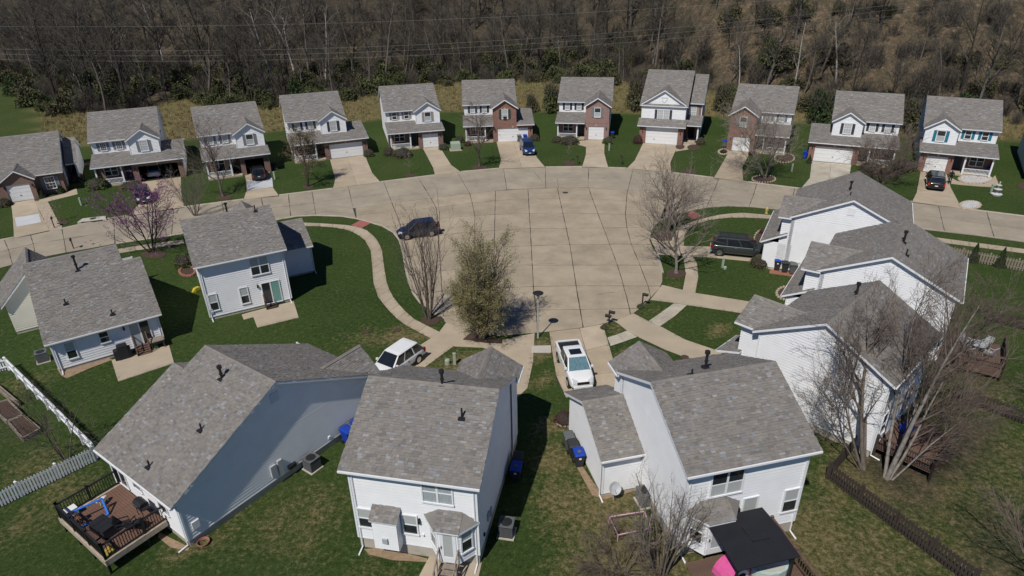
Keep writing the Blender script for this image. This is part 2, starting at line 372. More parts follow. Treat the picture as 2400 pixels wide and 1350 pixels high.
    g2 = ramp(n_fine, [(.38, (.014, .029, .007)), (.48, (.038, .066, .016)), (.57, (.060, .092, .026)), (.68, (.130, .150, .056))])
    green = mix(.72, g1, g2)
    straw = ramp(n_fine, [(.38, (.070, .066, .024)), (.5, (.150, .128, .056)), (.62, (.26, .21, .115))])
    # straw shows through where worn; patches and speckle
    w0 = math_('ADD', math_('MULTIPLY', attr('worn'), .50), math_('MULTIPLY', n_mid, .62))
    w1 = math_('ADD', w0, math_('MULTIPLY', math_('SUBTRACT', n_fine, .42), .9))
    wf = N.new('ShaderNodeMapRange'); wf.inputs[1].default_value = .48; wf.inputs[2].default_value = .76; Lk.new(w1, wf.inputs[0])
    lawn_c = mix(wf.outputs[0], green, straw)
    fld = ramp(n_mid, [(.36, (.085, .070, .035)), (.46, (.20, .155, .075)), (.54, (.115, .120, .045)), (.64, (.26, .21, .115))])
    fld = mix(.4, fld, straw)
    field = mix(attr('dry'), lawn_c, fld)
    lit = ramp(n_fine, [(.38, (.016, .014, .011)), (.5, (.048, .041, .031)), (.62, (.11, .09, .066))])
    lit2 = ramp(n_mid, [(.36, (.045, .050, .022)), (.46, (.075, .068, .040)), (.54, (.11, .085, .058)), (.6, (.17, .12, .075)), (.68, (.26, .20, .14))])
    wood_c = mix(.45, lit, lit2)
    hill = ramp(n_mid, [(.36, (.060, .062, .030)), (.45, (.115, .098, .058)), (.52, (.17, .115, .070)), (.58, (.25, .185, .115)), (.66, (.33, .27, .19))])
    wood_c = mix(math_('MULTIPLY', attr('hill'), .55), wood_c, mix(.35, hill, lit))
    out = mix(attr('wood'), field, wood_c)
    dk = N.new('ShaderNodeMapRange'); dk.inputs[1].default_value = .35; dk.inputs[2].default_value = .65; dk.inputs[3].default_value = .62; dk.inputs[4].default_value = 1.35; Lk.new(n_blade, dk.inputs[0])
    hs = N.new('ShaderNodeHueSaturation'); Lk.new(out, hs.inputs['Color']); Lk.new(dk.outputs[0], hs.inputs['Value'])
    Lk.new(hs.outputs[0], b.inputs['Base Color'])
    bp = N.new('ShaderNodeBump'); bp.inputs['Strength'].default_value = .9; bp.inputs['Distance'].default_value = .06; Lk.new(n_blade, bp.inputs['Height'])
    bp2 = N.new('ShaderNodeBump'); bp2.inputs['Strength'].default_value = .7; bp2.inputs['Distance'].default_value = .12; Lk.new(n_fine, bp2.inputs['Height']); Lk.new(bp.outputs[0], bp2.inputs['Normal']); Lk.new(bp2.outputs[0], b.inputs['Normal'])
    me.materials.append(m); me.update()
    o = bpy.data.objects.new('ground', me); COL.objects.link(o); o['kind'] = 'structure'
build_terrain()
# ------------------------------------------------------------------ street of concrete slabs
def area2(p): return sum(a[0] * b[1] - b[0] * a[1] for a, b in zip(p, p[1:] + p[:1]))
def ccw(p): return p if area2(p) > 0 else p[::-1]
def clip(subject, clipper):
    out = subject
    for a, b in zip(clipper, clipper[1:] + clipper[:1]):
        if not out: return []
        src, out = out, []
        def side(p): return (b[0] - a[0]) * (p[1] - a[1]) - (b[1] - a[1]) * (p[0] - a[0])
        for p, q in zip(src, src[1:] + src[:1]):
            sp, sq = side(p), side(q)
            if sp >= 0: out.append(p)
            if (sp > 0 > sq) or (sp < 0 < sq):
                t = sp / (sp - sq); out.append((p[0] + (q[0] - p[0]) * t, p[1] + (q[1] - p[1]) * t))
    return out
def W2(pts): return [tuple(G(*p)[:2]) for p in pts]
NORTH = [(-420, 640), (-200, 600), (-60, 575), (33, 557), (146, 536), (252, 513), (428, 486), (574, 467), (653, 458), (781, 442), (890, 427), (1079, 403), (1170, 395), (1276, 392), (1364, 391), (1469, 394.5), (1572, 404.5), (1674, 417), (1741, 425.5), (1870, 441.5), (2139, 473.5), (2253, 488.7), (2399, 507), (2600, 535), (2760, 560)]
WKERB = [(-420, 720), (-200, 672), (-40, 640), (60, 612), (272, 571), (427, 548), (560, 527), (648, 515), (697, 507), (740, 505), (800, 507), (837, 513), (870, 522), (897, 530), (923, 545), (937, 563), (945, 590), (952, 630), (959, 660), (970, 688), (988, 712), (1012, 734)]
BOTTOM = [(1045, 757), (1100, 778), (1170, 788), (1252, 781), (1287, 778), (1368, 768), (1413, 760), (1440, 752), (1485, 735), (1510, 715), (1528, 695), (1546, 676)]
EKERB = [(1553, 660), (1553, 640), (1547, 617), (1541, 597), (1528, 578), (1521, 560), (1524, 542), (1536, 526), (1556, 513), (1587, 502), (1620, 494), (1660, 486), (1707, 483), (1760, 485), (1813, 490), (1950, 508), (2162, 537), (2300, 553), (2400, 567), (2600, 595), (2760, 620)]
OUT = ccw(W2(NORTH + EKERB[::-1] + BOTTOM[::-1] + WKERB[::-1]))
rng = random.Random(7)
road = MB().prism(OUT, -.06, .012).build('road', M['tar']); road['kind'] = 'structure'
M['slab'] = tint_mat('street_concrete', [(0, (0.331, 0.278, 0.205)), (.5, (0.350, 0.293, 0.217)), (1, (0.371, 0.311, 0.229))], .9, .35, .15)
M['slab_n'] = tint_mat('street_concrete_grey', [(0, (0.310, 0.270, 0.209)), (.5, (0.324, 0.282, 0.217)), (1, (0.340, 0.296, 0.228))], .9, .3, .15)
def crack_edge(poly, inset, rr):
    cx = sum(p[0] for p in poly) / len(poly); cy = sum(p[1] for p in poly) / len(poly); o = []
    for a, b in zip(poly, poly[1:] + poly[:1]):
        n = max(1, int(math.hypot(b[0] - a[0], b[1] - a[1]) / .7))
        for i in range(n):
            t = i / n; x = a[0] + (b[0] - a[0]) * t; y = a[1] + (b[1] - a[1]) * t; d = math.hypot(cx - x, cy - y) or 1
            k = inset * (1.5 if i == 0 else rr.uniform(.4, 1.5)); o.append((x + (cx - x) / d * k, y + (cy - y) / d * k))
    return o
def slab(poly, m, z=.03, inset=.04, parent=road, name='slab', thick=.05):
    if len(poly) < 3 or abs(area2(poly)) < .5: return
    p = crack_edge(ccw(poly), inset, rng)
    return MB().prism(p, z - thick, z, tint=rng.random(), bottom=False).build(name, m, parent)
TN = [(-420, 640), (-200, 600), (-60, 575), (10, 562), (72, 552), (145, 536), (267, 512), (408, 489), (520, 474), (612, 463), (676, 456), (731, 448), (816, 437), (899, 426), (980, 416), (1072, 404), (1180, 395), (1278, 392), (1380, 391.5), (1484, 396), (1594, 407), (1685, 418.5), (1774, 430), (1863, 441), (1985, 455), (2095, 468), (2199, 481.5), (2312, 495), (2430, 512), (2560, 530), (2760, 560)]
TM = [(-420, 680), (-200, 636), (-60, 608), (20, 586), (78, 572), (150, 562), (268, 541), (405, 519), (525, 501), (618, 489), (679, 483), (736, 477), (828, 489), (919, 477), (1010, 465), (1101, 454), (1188, 445), (1279, 441), (1378, 440), (1471, 447.5), (1568, 457), (1673, 448), (1766, 457), (1857, 466), (1975, 481), (2085, 496), (2206, 511), (2321, 527), (2436, 543), (2565, 560), (2760, 590)]
TS = [(-420, 725), (-200, 677), (-60, 648), (30, 622), (84, 606), (155, 592), (270, 573), (402, 553), (530, 533), (622, 520), (682, 511), (741, 508), (835, 514), (941, 532), (1024, 512)]
TSR = {20: (1545, 515), 21: (1655, 488), 22: (1755, 486), 23: (1850, 496), 24: (1965, 513), 25: (2078, 527), 26: (2214, 544), 27: (2331, 560), 28: (2445, 575), 29: (2570, 592), 30: (2760, 622)}
for i in range(len(TN) - 1):
    slab(clip(OUT, ccw(W2([TN[i], TN[i + 1], TM[i + 1], TM[i]]))), M['slab_n'])
for i in range(12):
    slab(clip(OUT, ccw(W2([TM[i], TM[i + 1], TS[i + 1], TS[i]]))), M['slab_n'])
for i in range(20, 30):
    slab(clip(OUT, ccw(W2([TM[i], TM[i + 1], TSR[i + 1], TSR[i]]))), M['slab_n'])
ROWS = [[(760, 495), (828, 489), (919, 477), (1010, 465), (1101, 454), (1188, 445), (1279, 441), (1378, 440), (1471, 447.5), (1568, 457)],
        [(760, 515), (900, 497), (1022, 487), (1100, 477), (1161, 470), (1240, 467), (1310, 466.5), (1378, 467), (1470, 471), (1568, 482)],
        [(760, 555), (880, 535), (939, 527), (1027, 512), (1161, 503), (1240, 501), (1340, 500), (1480, 503), (1560, 508)],
        [(760, 590), (900, 574), (960, 562), (1063, 547), (1160, 540), (1243, 536), (1340, 536), (1520, 533), (1580, 533)],
        [(760, 640), (930, 606), (1030, 590), (1160, 580), (1250, 576), (1323, 574), (1400, 573), (1580, 573)],
        [(760, 680), (930, 648), (1030, 635), (1207, 623), (1340, 622), (1580, 622)],
        [(760, 730), (940, 698), (1040, 682), (1220, 673), (1340, 670), (1580, 671)],
        [(760, 780), (960, 750), (1100, 735), (1263, 727), (1367, 726), (1477, 724), (1580, 722)],
        [(760, 850), (960, 822), (1287, 802), (1580, 796)]]
COLS = [[(828, 440), (835, 510), (850, 850)], [(919, 440), (919, 477), (940, 530), (948, 610), (960, 850)], [(1005, 440), (1010, 465), (1022, 487), (1026, 512), (1030, 590), (1036, 680), (1045, 850)],
        [(1098, 440), (1101, 454), (1113, 500), (1113, 543), (1111, 580), (1106, 850)], [(1161, 440), (1161, 450), (1159, 550), (1156, 680), (1150, 850)], [(1237, 440), (1243, 537), (1250, 670), (1257, 733), (1266, 850)],
        [(1306, 440), (1308, 450), (1335, 570), (1352, 683), (1367, 767), (1380, 850)], [(1380, 440), (1382, 450), (1420, 550), (1453, 637), (1475, 723), (1500, 850)], [(1471, 440), (1465, 510), (1473, 557), (1500, 623), (1518, 667), (1560, 850)], [(1578, 440), (1568, 457), (1560, 510), (1560, 600), (1600, 850)]]
def isect(r, c):
    y = r[len(r) // 2][1]
    for _ in range(8):
        x = lerp_pts([(b, a) for a, b in c], y); y = lerp_pts(r, x)
    return (x, y)
LAT = [[isect(r, c) for c in COLS] for r in ROWS]
for j in range(len(ROWS) - 1):
    for i in range(len(COLS) - 1):
        slab(clip(OUT, ccw(W2([LAT[j][i], LAT[j][i + 1], LAT[j + 1][i + 1], LAT[j + 1][i]]))), M['slab'])
M['kerb'] = mat('kerb_concrete', (.36, .315, .255), .9, .12, 1.2)
def crack(px, w=.022):
    P = [G(*p) for p in px]; Q = []
    for a, b in zip(P, P[1:]):
        n = max(1, int((b - a).length / .5))
        for i in range(n): Q.append(a.lerp(b, i / n) + Vector((rng.gauss(0, .03), rng.gauss(0, .03), 0)))
    Q.append(P[-1]); mb = MB()
    for a, b in zip(Q, Q[1:]):
        d = (b - a).normalized(); n = Vector((-d.y, d.x, 0)) * w * rng.uniform(.5, 1.2); z = Vector((0, 0, .034)); mb.face([a - n + z, b - n + z, b + n + z, a + n + z])
    mb.build('crack', M['tar'], road)
for c in ([(690, 480), (760, 472), (830, 464), (900, 455)], [(912, 461), (960, 458), (1006, 451)], [(1085, 428), (1110, 424), (1160, 420)], [(1300, 416), (1360, 417), (1420, 419)], [(1490, 424), (1530, 427), (1570, 430)], [(1252, 404), (1262, 416), (1272, 428)], [(1308, 440), (1306, 418)], [(700, 506), (760, 497), (820, 500)], [(1700, 440), (1740, 446), (1780, 450)], [(120, 565), (200, 553)], [(1210, 622), (1300, 618)], [(1400, 690), (1440, 686)]): crack(c)
mh = MB().lathe((0, 0, .03), [(.36, 0), (.36, .008)], 18).build('manhole_lid', M['tar'], road); mh.location = G(1325, 452).xyz
# kerbs: rolled concrete edge between lawn and street
def kerb(px, inner=1):
    pts = [G(*p) for p in px]; mb = MB(); rings = []
    for i, p in enumerate(pts):
        d = (pts[min(i + 1, len(pts) - 1)] - pts[max(i - 1, 0)]); d.z = 0; d.normalize(); n = Vector((-d.y, d.x, 0)) * inner
        rings.append([p + n * .10 + Vector((0, 0, -.02)), p - n * .14 + Vector((0, 0, -.02)), p - n * .14 + Vector((0, 0, .034)), p - n * .01 + Vector((0, 0, .11)), p + n * .10 + Vector((0, 0, .10))])
    mb.loft(rings).build('kerb', M['kerb'])['kind'] = 'structure'
kerb(WKERB[4:21]); kerb(EKERB[1:4], -1); kerb(EKERB[5:21], -1)
def nseg(x0, x1):
    pts = [p for p in NORTH if x0 < p[0] < x1]; return [(x0, lerp_pts(NORTH, x0))] + pts + [(x1, lerp_pts(NORTH, x1))]
# ------------------------------------------------------------------ driveways and walks
def quad_slabs(parent, q, nu, nv, m, z=.03, name='slab', inset=.018):
    a, b, c, d = [Vector(p) for p in q]
    for j in range(nv):
        for i in range(nu):
            def at(s, t): return tuple((a * (1 - s) + b * s) * (1 - t) + (d * (1 - s) + c * s) * t)
            slab([at(i / nu, j / nv), at((i + 1) / nu, j / nv), at((i + 1) / nu, (j + 1) / nv), at(i / nu, (j + 1) / nv)], m, z=z, inset=inset, parent=parent, name=name)
M['drive'] = tint_mat('driveway_concrete', [(0, (0.380, 0.313, 0.227)), (.5, (0.413, 0.341, 0.251)), (1, (0.446, 0.372, 0.278))], .9, .45, .11)
M['drive_pale'] = tint_mat('driveway_concrete_pale', [(0, (0.399, 0.360, 0.285)), (.5, (0.427, 0.388, 0.311)), (1, (0.475, 0.435, 0.356))], .9, .8, .16)
M['walk'] = tint_mat('sidewalk_concrete', [(0, (0.366, 0.304, 0.223)), (.5, (0.399, 0.332, 0.245)), (1, (0.437, 0.365, 0.271))], .9, .6, .1)
def base_patch(name, wpts, m, z=.012, kind='structure'):
    o = MB().prism(ccw([tuple(p[:2]) for p in wpts]), -.06, z).build(name, m)
    if kind: o['kind'] = kind
    return o
NDRIVE = []
def drive(fn, pts, nu, m='drive'):
    w = W2([fn(*p) for p in pts])   # door L, door R, mid R, street R, street L, mid L
    b = base_patch('driveway', w, M['tar'])
    quad_slabs(b, [w[0], w[1], w[2], w[5]], nu, 1, M[m]); quad_slabs(b, [w[5], w[2], w[3], w[4]], nu, 1, M[m])
    NDRIVE.append((fn(*pts[4])[0], fn(*pts[3])[0]))
drive(za, [(85, 1075), (265, 1045), (305, 1140), (385, 1285), (108, 1345), (100, 1200)], 1)
drive(za, [(1095, 912), (1395, 872), (1400, 1000), (1425, 1110), (985, 1180), (1110, 1040)], 2)
drive(za, [(1890, 850), (2080, 825), (2108, 955), (2155, 1022), (1880, 1045), (1905, 970)], 1)
drive(zb, [(505, 738), (775, 705), (830, 840), (895, 914), (528, 964), (545, 890)], 2)
drive(zb, [(1222, 652), (1352, 640), (1440, 780), (1515, 834), (1315, 858), (1300, 800)], 1)
drive(zb, [(1790, 600), (2050, 595), (2100, 720), (2168, 800), (1805, 811), (1825, 740)], 2)
drive(zc, [(440, 588), (584, 588), (580, 690), (612, 803), (408, 799), (438, 700)], 1)
drive(zc, [(880, 612), (1150, 628), (1090, 760), (1098, 841), (752, 808), (815, 745)], 2)
drive(zc, [(1545, 670), (1705, 682), (1645, 800), (1652, 910), (1422, 883), (1490, 770)], 1)
drive(zd, [(535, 750), (840, 777), (825, 870), (830, 1005), (450, 962), (520, 880)], 2, 'drive_pale')
drive(zd, [(1375, 830), (1575, 850), (1610, 960), (1695, 1118), (1306, 1070), (1345, 990)], 1)
# rolled kerb along the north side, between the driveways
_x = -300
for a, b in sorted(NDRIVE) + [(2600, 2600)]:
    if a - _x > 4: kerb(nseg(_x, a), 1)
    _x = b
def conc_patch(name, px, m, z=.026, fn=None, kind='structure'):
    return base_patch(name, [G(*(fn(*p) if fn else p)) for p in px], m, z, kind)
conc_patch('driveway', [(1523, 557), (1573, 565), (1603, 577), (1663, 578), (1792, 584), (1800, 610), (1760, 613), (1657, 603), (1623, 602), (1541, 596)], M['conc'])
conc_patch('driveway', [(1552, 668), (1600, 680), (1630, 687), (1762, 708), (1745, 735), (1610, 715), (1580, 710), (1524, 703)], M['conc'])
conc_patch('driveway', [(1485, 735), (1527, 757), (1553, 768), (1607, 797), (1690, 825), (1740, 845), (1700, 870), (1607, 838), (1560, 820), (1500, 792), (1470, 775), (1440, 752)], M['conc'])
FRD = base_patch('driveway', [G(1287, 778), G(1368, 768), G(1413, 760), G(1427, 800), G(1437, 840), G(1455, 905), G(1330, 930), G(1307, 900), G(1290, 810)], M['tar'])
for q in ([(1287, 778), (1358, 770), (1373, 822), (1294, 826)], [(1358, 770), (1413, 760), (1427, 808), (1373, 822)], [(1294, 826), (1373, 822), (1388, 880), (1303, 880)], [(1373, 822), (1427, 808), (1446, 872), (1388, 880)], [(1303, 880), (1388, 880), (1396, 918), (1326, 932)], [(1388, 880), (1446, 872), (1458, 905), (1396, 918)]):
    slab(W2(q), M['drive'], inset=.02, parent=FRD)
conc_patch('driveway', [(1178, 797), (1253, 781), (1249, 850), (1236, 910), (1215, 930), (1085, 905), (1120, 850)], M['conc'])
conc_patch('driveway', [(1030, 737), (1105, 778), (1085, 797), (1063, 812), (1000, 858), (950, 900), (880, 880), (985, 809), (1010, 793), (1030, 778), (1047, 755)], M['conc'])
conc_patch('sidewalk', [(1085, 797), (1177, 807), (1175, 826), (1130, 815), (1063, 812)], M['conc'], .03)
conc_patch('sidewalk', [(1246, 811), (1291, 810), (1292, 827), (1245, 827)], M['conc_pale'], .03)
def strip(name, a, b, fn, m, z=.03, skip=()):
    A = [G(*fn(*p)) for p in a]; B = [G(*fn(*p)) for p in b]
    o = base_patch(name, [p for p in A] + [p for p in B[::-1]], M['tar'], .014)
    # walk both edges in parallel and cut slabs of about 1.5 m
    def resample(P, n):
        L = [0]
        for p, q in zip(P, P[1:]): L.append(L[-1] + (q - p).length)
        out = []
        for k in range(n + 1):
            t = L[-1] * k / n
            for i in range(len(P) - 1):
                if t <= L[i + 1] + 1e-6: out.append(P[i].lerp(P[i + 1], (t - L[i]) / max(1e-6, L[i + 1] - L[i]))); break
        return out
    ln = sum((q - p).length for p, q in zip(A, A[1:])); n = max(2, int(ln / 1.5)); A = resample(A, n); B = resample(B, n)
    for i in range(n):
        slab([tuple(A[i][:2]), tuple(A[i + 1][:2]), tuple(B[i + 1][:2]), tuple(B[i][:2])], m, z=z, inset=.012, parent=o, name='slab')
    return o
strip('sidewalk', [(60, 208), (180, 215), (350, 222), (540, 235), (640, 255), (720, 320), (765, 400), (780, 520), (800, 640), (830, 720), (900, 810), (975, 885), (1060, 930), (1170, 985)],
      [(60, 232), (190, 240), (350, 242), (480, 255), (570, 285), (640, 330), (685, 410), (697, 520), (705, 640), (740, 745), (810, 830), (900, 920), (1000, 975), (1110, 1030)], m1, M['walk'])
strip('sidewalk', [(1900, 190), (1720, 165), (1500, 147), (1370, 155), (1260, 178), (1130, 215), (1050, 255), (1010, 310), (1000, 345)], [(1900, 218), (1720, 190), (1450, 178), (1270, 195), (1170, 230), (1110, 270), (1085, 320), (1090, 378)][:], m2, M['walk'])
strip('sidewalk', [(1080, 440), (1095, 520), (1100, 590), (1080, 690)], [(1150, 452), (1185, 510), (1190, 600), (1170, 710)], m2, M['walk'])
strip('sidewalk', [(1018, 783), (940, 840), (840, 908)], [(1110, 797), (1045, 860), (918, 948)], m2, M['drive_pale'])
strip('sidewalk', [(690, 975), (620, 1003), (550, 1025)], [(762, 1020), (660, 1056), (572, 1085)], m2, M['drive_pale'])
strip('sidewalk', [(830, 402), (1040, 368), (1290, 338)], [(835, 432), (1050, 398), (1295, 362)], m0, M['walk'])
strip('sidewalk', [(1460, 468), (1700, 500), (2100, 552), (2250, 572)], [(1470, 500), (1700, 530), (2100, 582), (2250, 602)], m3, M['walk'])
conc_patch('kerb_ramp', [(550, 235), (620, 198), (700, 215), (625, 255)], M['redramp'], .05, m1)
conc_patch('kerb_ramp', [(1110, 165), (1140, 132), (1215, 170), (1150, 195)], M['redramp'], .05, m2)
# patios and small walks
conc_patch('patio', [(1768, 845), (2065, 770), (2100, 885), (1810, 955)], M['conc'], .05, m0)
conc_patch('patio', [(1700, 865), (1768, 845), (1785, 880), (1715, 900)], M['conc'], .045, m0)
conc_patch('patio', [(785, 1185), (1190, 1080), (1225, 1205), (832, 1335)], M['conc'], .05, m0)
conc_patch('patio', [(985, 1235), (1030, 1180), (1300, 1190), (1320, 1270), (1290, 1400), (900, 1400)], M['conc'], .03, zF)
conc_patch('pavement_patch', [(115, 1188), (300, 1158), (318, 1222), (130, 1258)], M['conc_white'], .037, za)
conc_patch('pavement_patch', [(1905, 900), (2100, 880), (2108, 952), (1906, 972)], M['conc_white'], .037, za)
conc_patch('garden_path', [(1590, 868), (1660, 905), (1760, 925), (1870, 925), (1920, 890), (1950, 860), (1978, 930), (1930, 950), (1830, 945), (1700, 935), (1610, 925)], M['conc'], .03, zd)
conc_patch('garden_path', [(1140, 650), (1195, 610), (1255, 615), (1230, 660), (1130, 676)], M['conc'], .03, zc)
conc_patch('garden_path', [(300, 1050), (500, 1000), (590, 960), (600, 1005), (380, 1060), (300, 1075)], M['conc'], .03, za)
conc_patch('garden_path', [(330, 600), (440, 590), (440, 640), (385, 625)], M['conc'], .03, zc)
conc_patch('bare_soil', [(575, 1180), (700, 1172), (840, 1205), (975, 1240), (975, 1262), (760, 1250), (610, 1215)], M['soil'], .014, zF)
conc_patch('bare_soil', [(400, 1240), (760, 1165), (790, 1180), (640, 1235), (470, 1310), (430, 1290)], M['soil'], .014, m0)
conc_patch('bare_soil', [(1010, 1075), (1200, 1170), (1190, 1190), (1080, 1170), (1000, 1105)], M['soil'], .014, zL)
conc_patch('bare_soil', [(220, 530), (450, 380), (480, 372), (470, 440), (380, 500), (250, 575)], M['soil'], .014, zF)
conc_patch('bare_soil', [(300, 600), (465, 845), (740, 760), (745, 790), (480, 865), (400, 840), (290, 640)], M['soil'], .014, zR)
# mulch beds
def bed(px, fn, m='mulch', z=.04, name='mulch_bed'):
    o = conc_patch(name, px, M[m], z, fn); return o
def ellipse(c, rx, ry, n=18): return [(c[0] + rx * math.cos(2 * math.pi * i / n), c[1] + ry * math.sin(2 * math.pi * i / n)) for i in range(n)]
bed(ellipse((1105, 905), 65, 32), m1); bed(ellipse((1035, 575), 70, 32), m2)
bed([(1335, 1038), (1395, 988), (1500, 1010), (1612, 1045), (1612, 1068), (1480, 1062)], m1)
bed(ellipse((1080, 440), 90, 26), m0); bed(ellipse((1320, 560), 50, 30), m0); bed(ellipse((1640, 340), 50, 62), m2); bed(ellipse((1810, 715), 65, 40), m2)
bed(ellipse((940, 305), 75, 42), m2, 'mulch'); bed(ellipse((1810, 890), 85, 26), zc); bed(ellipse((1970, 730), 70, 32), zc); bed(ellipse((310, 765), 50, 18), zc); bed(ellipse((1240, 830), 60, 16), zc); bed(ellipse((1270, 645), 50, 22), zc); bed(ellipse((1165, 640), 35, 20), zc)
bed(ellipse((1660, 800), 60, 20), zb); bed(ellipse((1120, 860), 40, 14), zb); bed(ellipse((335, 950), 45, 16), zb); bed(ellipse((1730, 1030), 60, 22), za); bed(ellipse((480, 1225), 45, 18), za)
bed([(900, 950), (1060, 935), (1100, 960), (930, 985)], za); bed(ellipse((1080, 840), 130, 40), zd); bed(ellipse((2170, 940), 45, 25), zd)
# ================================================================== house kit (all in the house's own frame: u along, v back, z up)
class Fr:
    def __init__(s, a, b):
        s.o = Vector((a[0], a[1])); d = Vector((b[0], b[1])) - s.o; s.L = d.length; s.d = d / s.L; s.n = Vector((s.d.y, -s.d.x))
    def p(s, t, z, o=0.0):
        q = s.o + s.d * t + s.n * o; return (q.x, q.y, z)
def fb(mb, fr, s0, s1, z0, z1, o0, o1):
    mb.hexa([fr.p(s0, z0, o1), fr.p(s1, z0, o1), fr.p(s1, z0, o0), fr.p(s0, z0, o0)], [fr.p(s0, z1, o1), fr.p(s1, z1, o1), fr.p(s1, z1, o0), fr.p(s0, z1, o0)]); return mb
def lap(mb, fr, s0, s1, z0, z1, apex=None, course=.19, off=.026):
    top = apex[1] if apex else z1
    def prof(z):
        if z <= z1 or not apex: return s0, s1
        t = (z - z1) / (apex[1] - z1); return s0 + (apex[0] - s0) * t, s1 + (apex[0] - s1) * t
    z = z0
    while z < top - 1e-4:
        y = min(z + course, top); a, b = prof(z); c, d = prof(y)
        if z < z1 < y and apex:      # split so the gable starts clean
            y = z1; c, d = prof(y)
        mb.face([fr.p(a, z, off), fr.p(b, z, off), fr.p(d, y, 0.002), fr.p(c, y, 0.002)])
        mb.face([fr.p(a, z, 0), fr.p(b, z, 0), fr.p(b, z, off), fr.p(a, z, off)])
        z = y
def plain(mb, fr, s0, s1, z0, z1, apex=None, o=0.0):
    P = [fr.p(s0, z0, o), fr.p(s1, z0, o), fr.p(s1, z1, o)]
    if apex: P.append(fr.p(apex[0], apex[1], o))
    P.append(fr.p(s0, z1, o)); mb.face(P)
def window(root, fr, s, z, w, h, fill=('blind', 'glass'), twin=False, grid=False, trimw=.07, single=False):
    f = MB(); t = trimw
    fb(f, fr, s - t, s, z - t, z + h + t, -.02, .085); fb(f, fr, s + w, s + w + t, z - t, z + h + t, -.02, .085)
    fb(f, fr, s, s + w, z + h, z + h + t, -.02, .085); fb(f, fr, s - t - .02, s + w + t + .02, z - t - .02, z, -.02, .11)
    bays = [(s, s + w / 2 - .05), (s + w / 2 + .05, s + w)] if twin else [(s, s + w)]
    if twin: fb(f, fr, s + w / 2 - .05, s + w / 2 + .05, z, z + h, -.02, .08)
    for a, b in bays:
        if not single: fb(f, fr, a, b, z + h * .5 - .03, z + h * .5 + .03, -.02, .07)
        if grid:
            for k in (1, 2): fb(f, fr, a + (b - a) * k / 3 - .014, a + (b - a) * k / 3 + .014, z, z + h, -.02, .065)
            for k in (1, 3): fb(f, fr, a, b, z + h * k / 4 - .014, z + h * k / 4 + .014, -.02, .065)
    o = f.build('window', M['trim'], root)
    for a, b in bays:
        if single: fb(MB(), fr, a, b, z, z + h, -.01, .048).build('pane', M[fill[0]], o)
        else:
            fb(MB(), fr, a, b, z + h * .5, z + h, -.01, .052).build('pane', M[fill[0]], o)
            fb(MB(), fr, a, b, z, z + h * .5, -.01, .046).build('pane', M[fill[1]], o)
    return o
def shutters(root, fr, s, z, w, h, m, sw=.38):
    for a in (s - .1 - sw, s + w + .1):
        b = MB(); fb(b, fr, a, a + sw, z, z + h, 0, .05)
        for k in range(2):
            fb(b, fr, a, a + sw, z + (h - .08) * k, z + (h - .08) * k + .08, .05, .07); fb(b, fr, a + (sw - .06) * k, a + (sw - .06) * k + .06, z + .08, z + h - .08, .05, .07)
        b.build('shutter', m, root)
def shingle_plane(mb, P0, U, V, rr, ex=.135, tw=.235):
    U = Vector(U); V = Vector(V); P0 = Vector(P0); lu = U.length; lv = V.length; u = U / lu; v = V / lv; n = u.cross(v)
    mb.face([P0 + n * .015, P0 + U + n * .015, P0 + U + V + n * .015, P0 + V + n * .015], tint=.12)
    rows = max(1, round(lv / ex)); ex = lv / rows
    for j in range(rows):
        a = -tw * rr.random(); y0 = j * ex; y1 = min(lv, y0 + ex * 1.02)
        if j == 0: y0 = -.03
        while a < lu:
            w = tw * rr.choice((.55, .8, 1.0, 1.0, 1.35)); x0 = max(-.02, a); x1 = min(lu + .02, a + w - .006); a += w
            if x1 - x0 < .03: continue
            k = .024 + (.016 if rr.random() < .45 else 0) + rr.random() * .004; t = rr.random()
            t = .22 + .5 * t if rr.random() < .72 else (t * .22 if rr.random() < .45 else .78 + .22 * t)
            q = [P0 + u * x0 + v * y0 + n * k, P0 + u * x1 + v * y0 + n * k, P0 + u * x1 + v * y1 + n * (k - .012), P0 + u * x0 + v * y1 + n * (k - .012)]
            mb.face(q, tint=t); mb.face([P0 + u * x0 + v * y0 + n * .012, P0 + u * x1 + v * y0 + n * .012, q[1], q[0]], tint=t * .6)
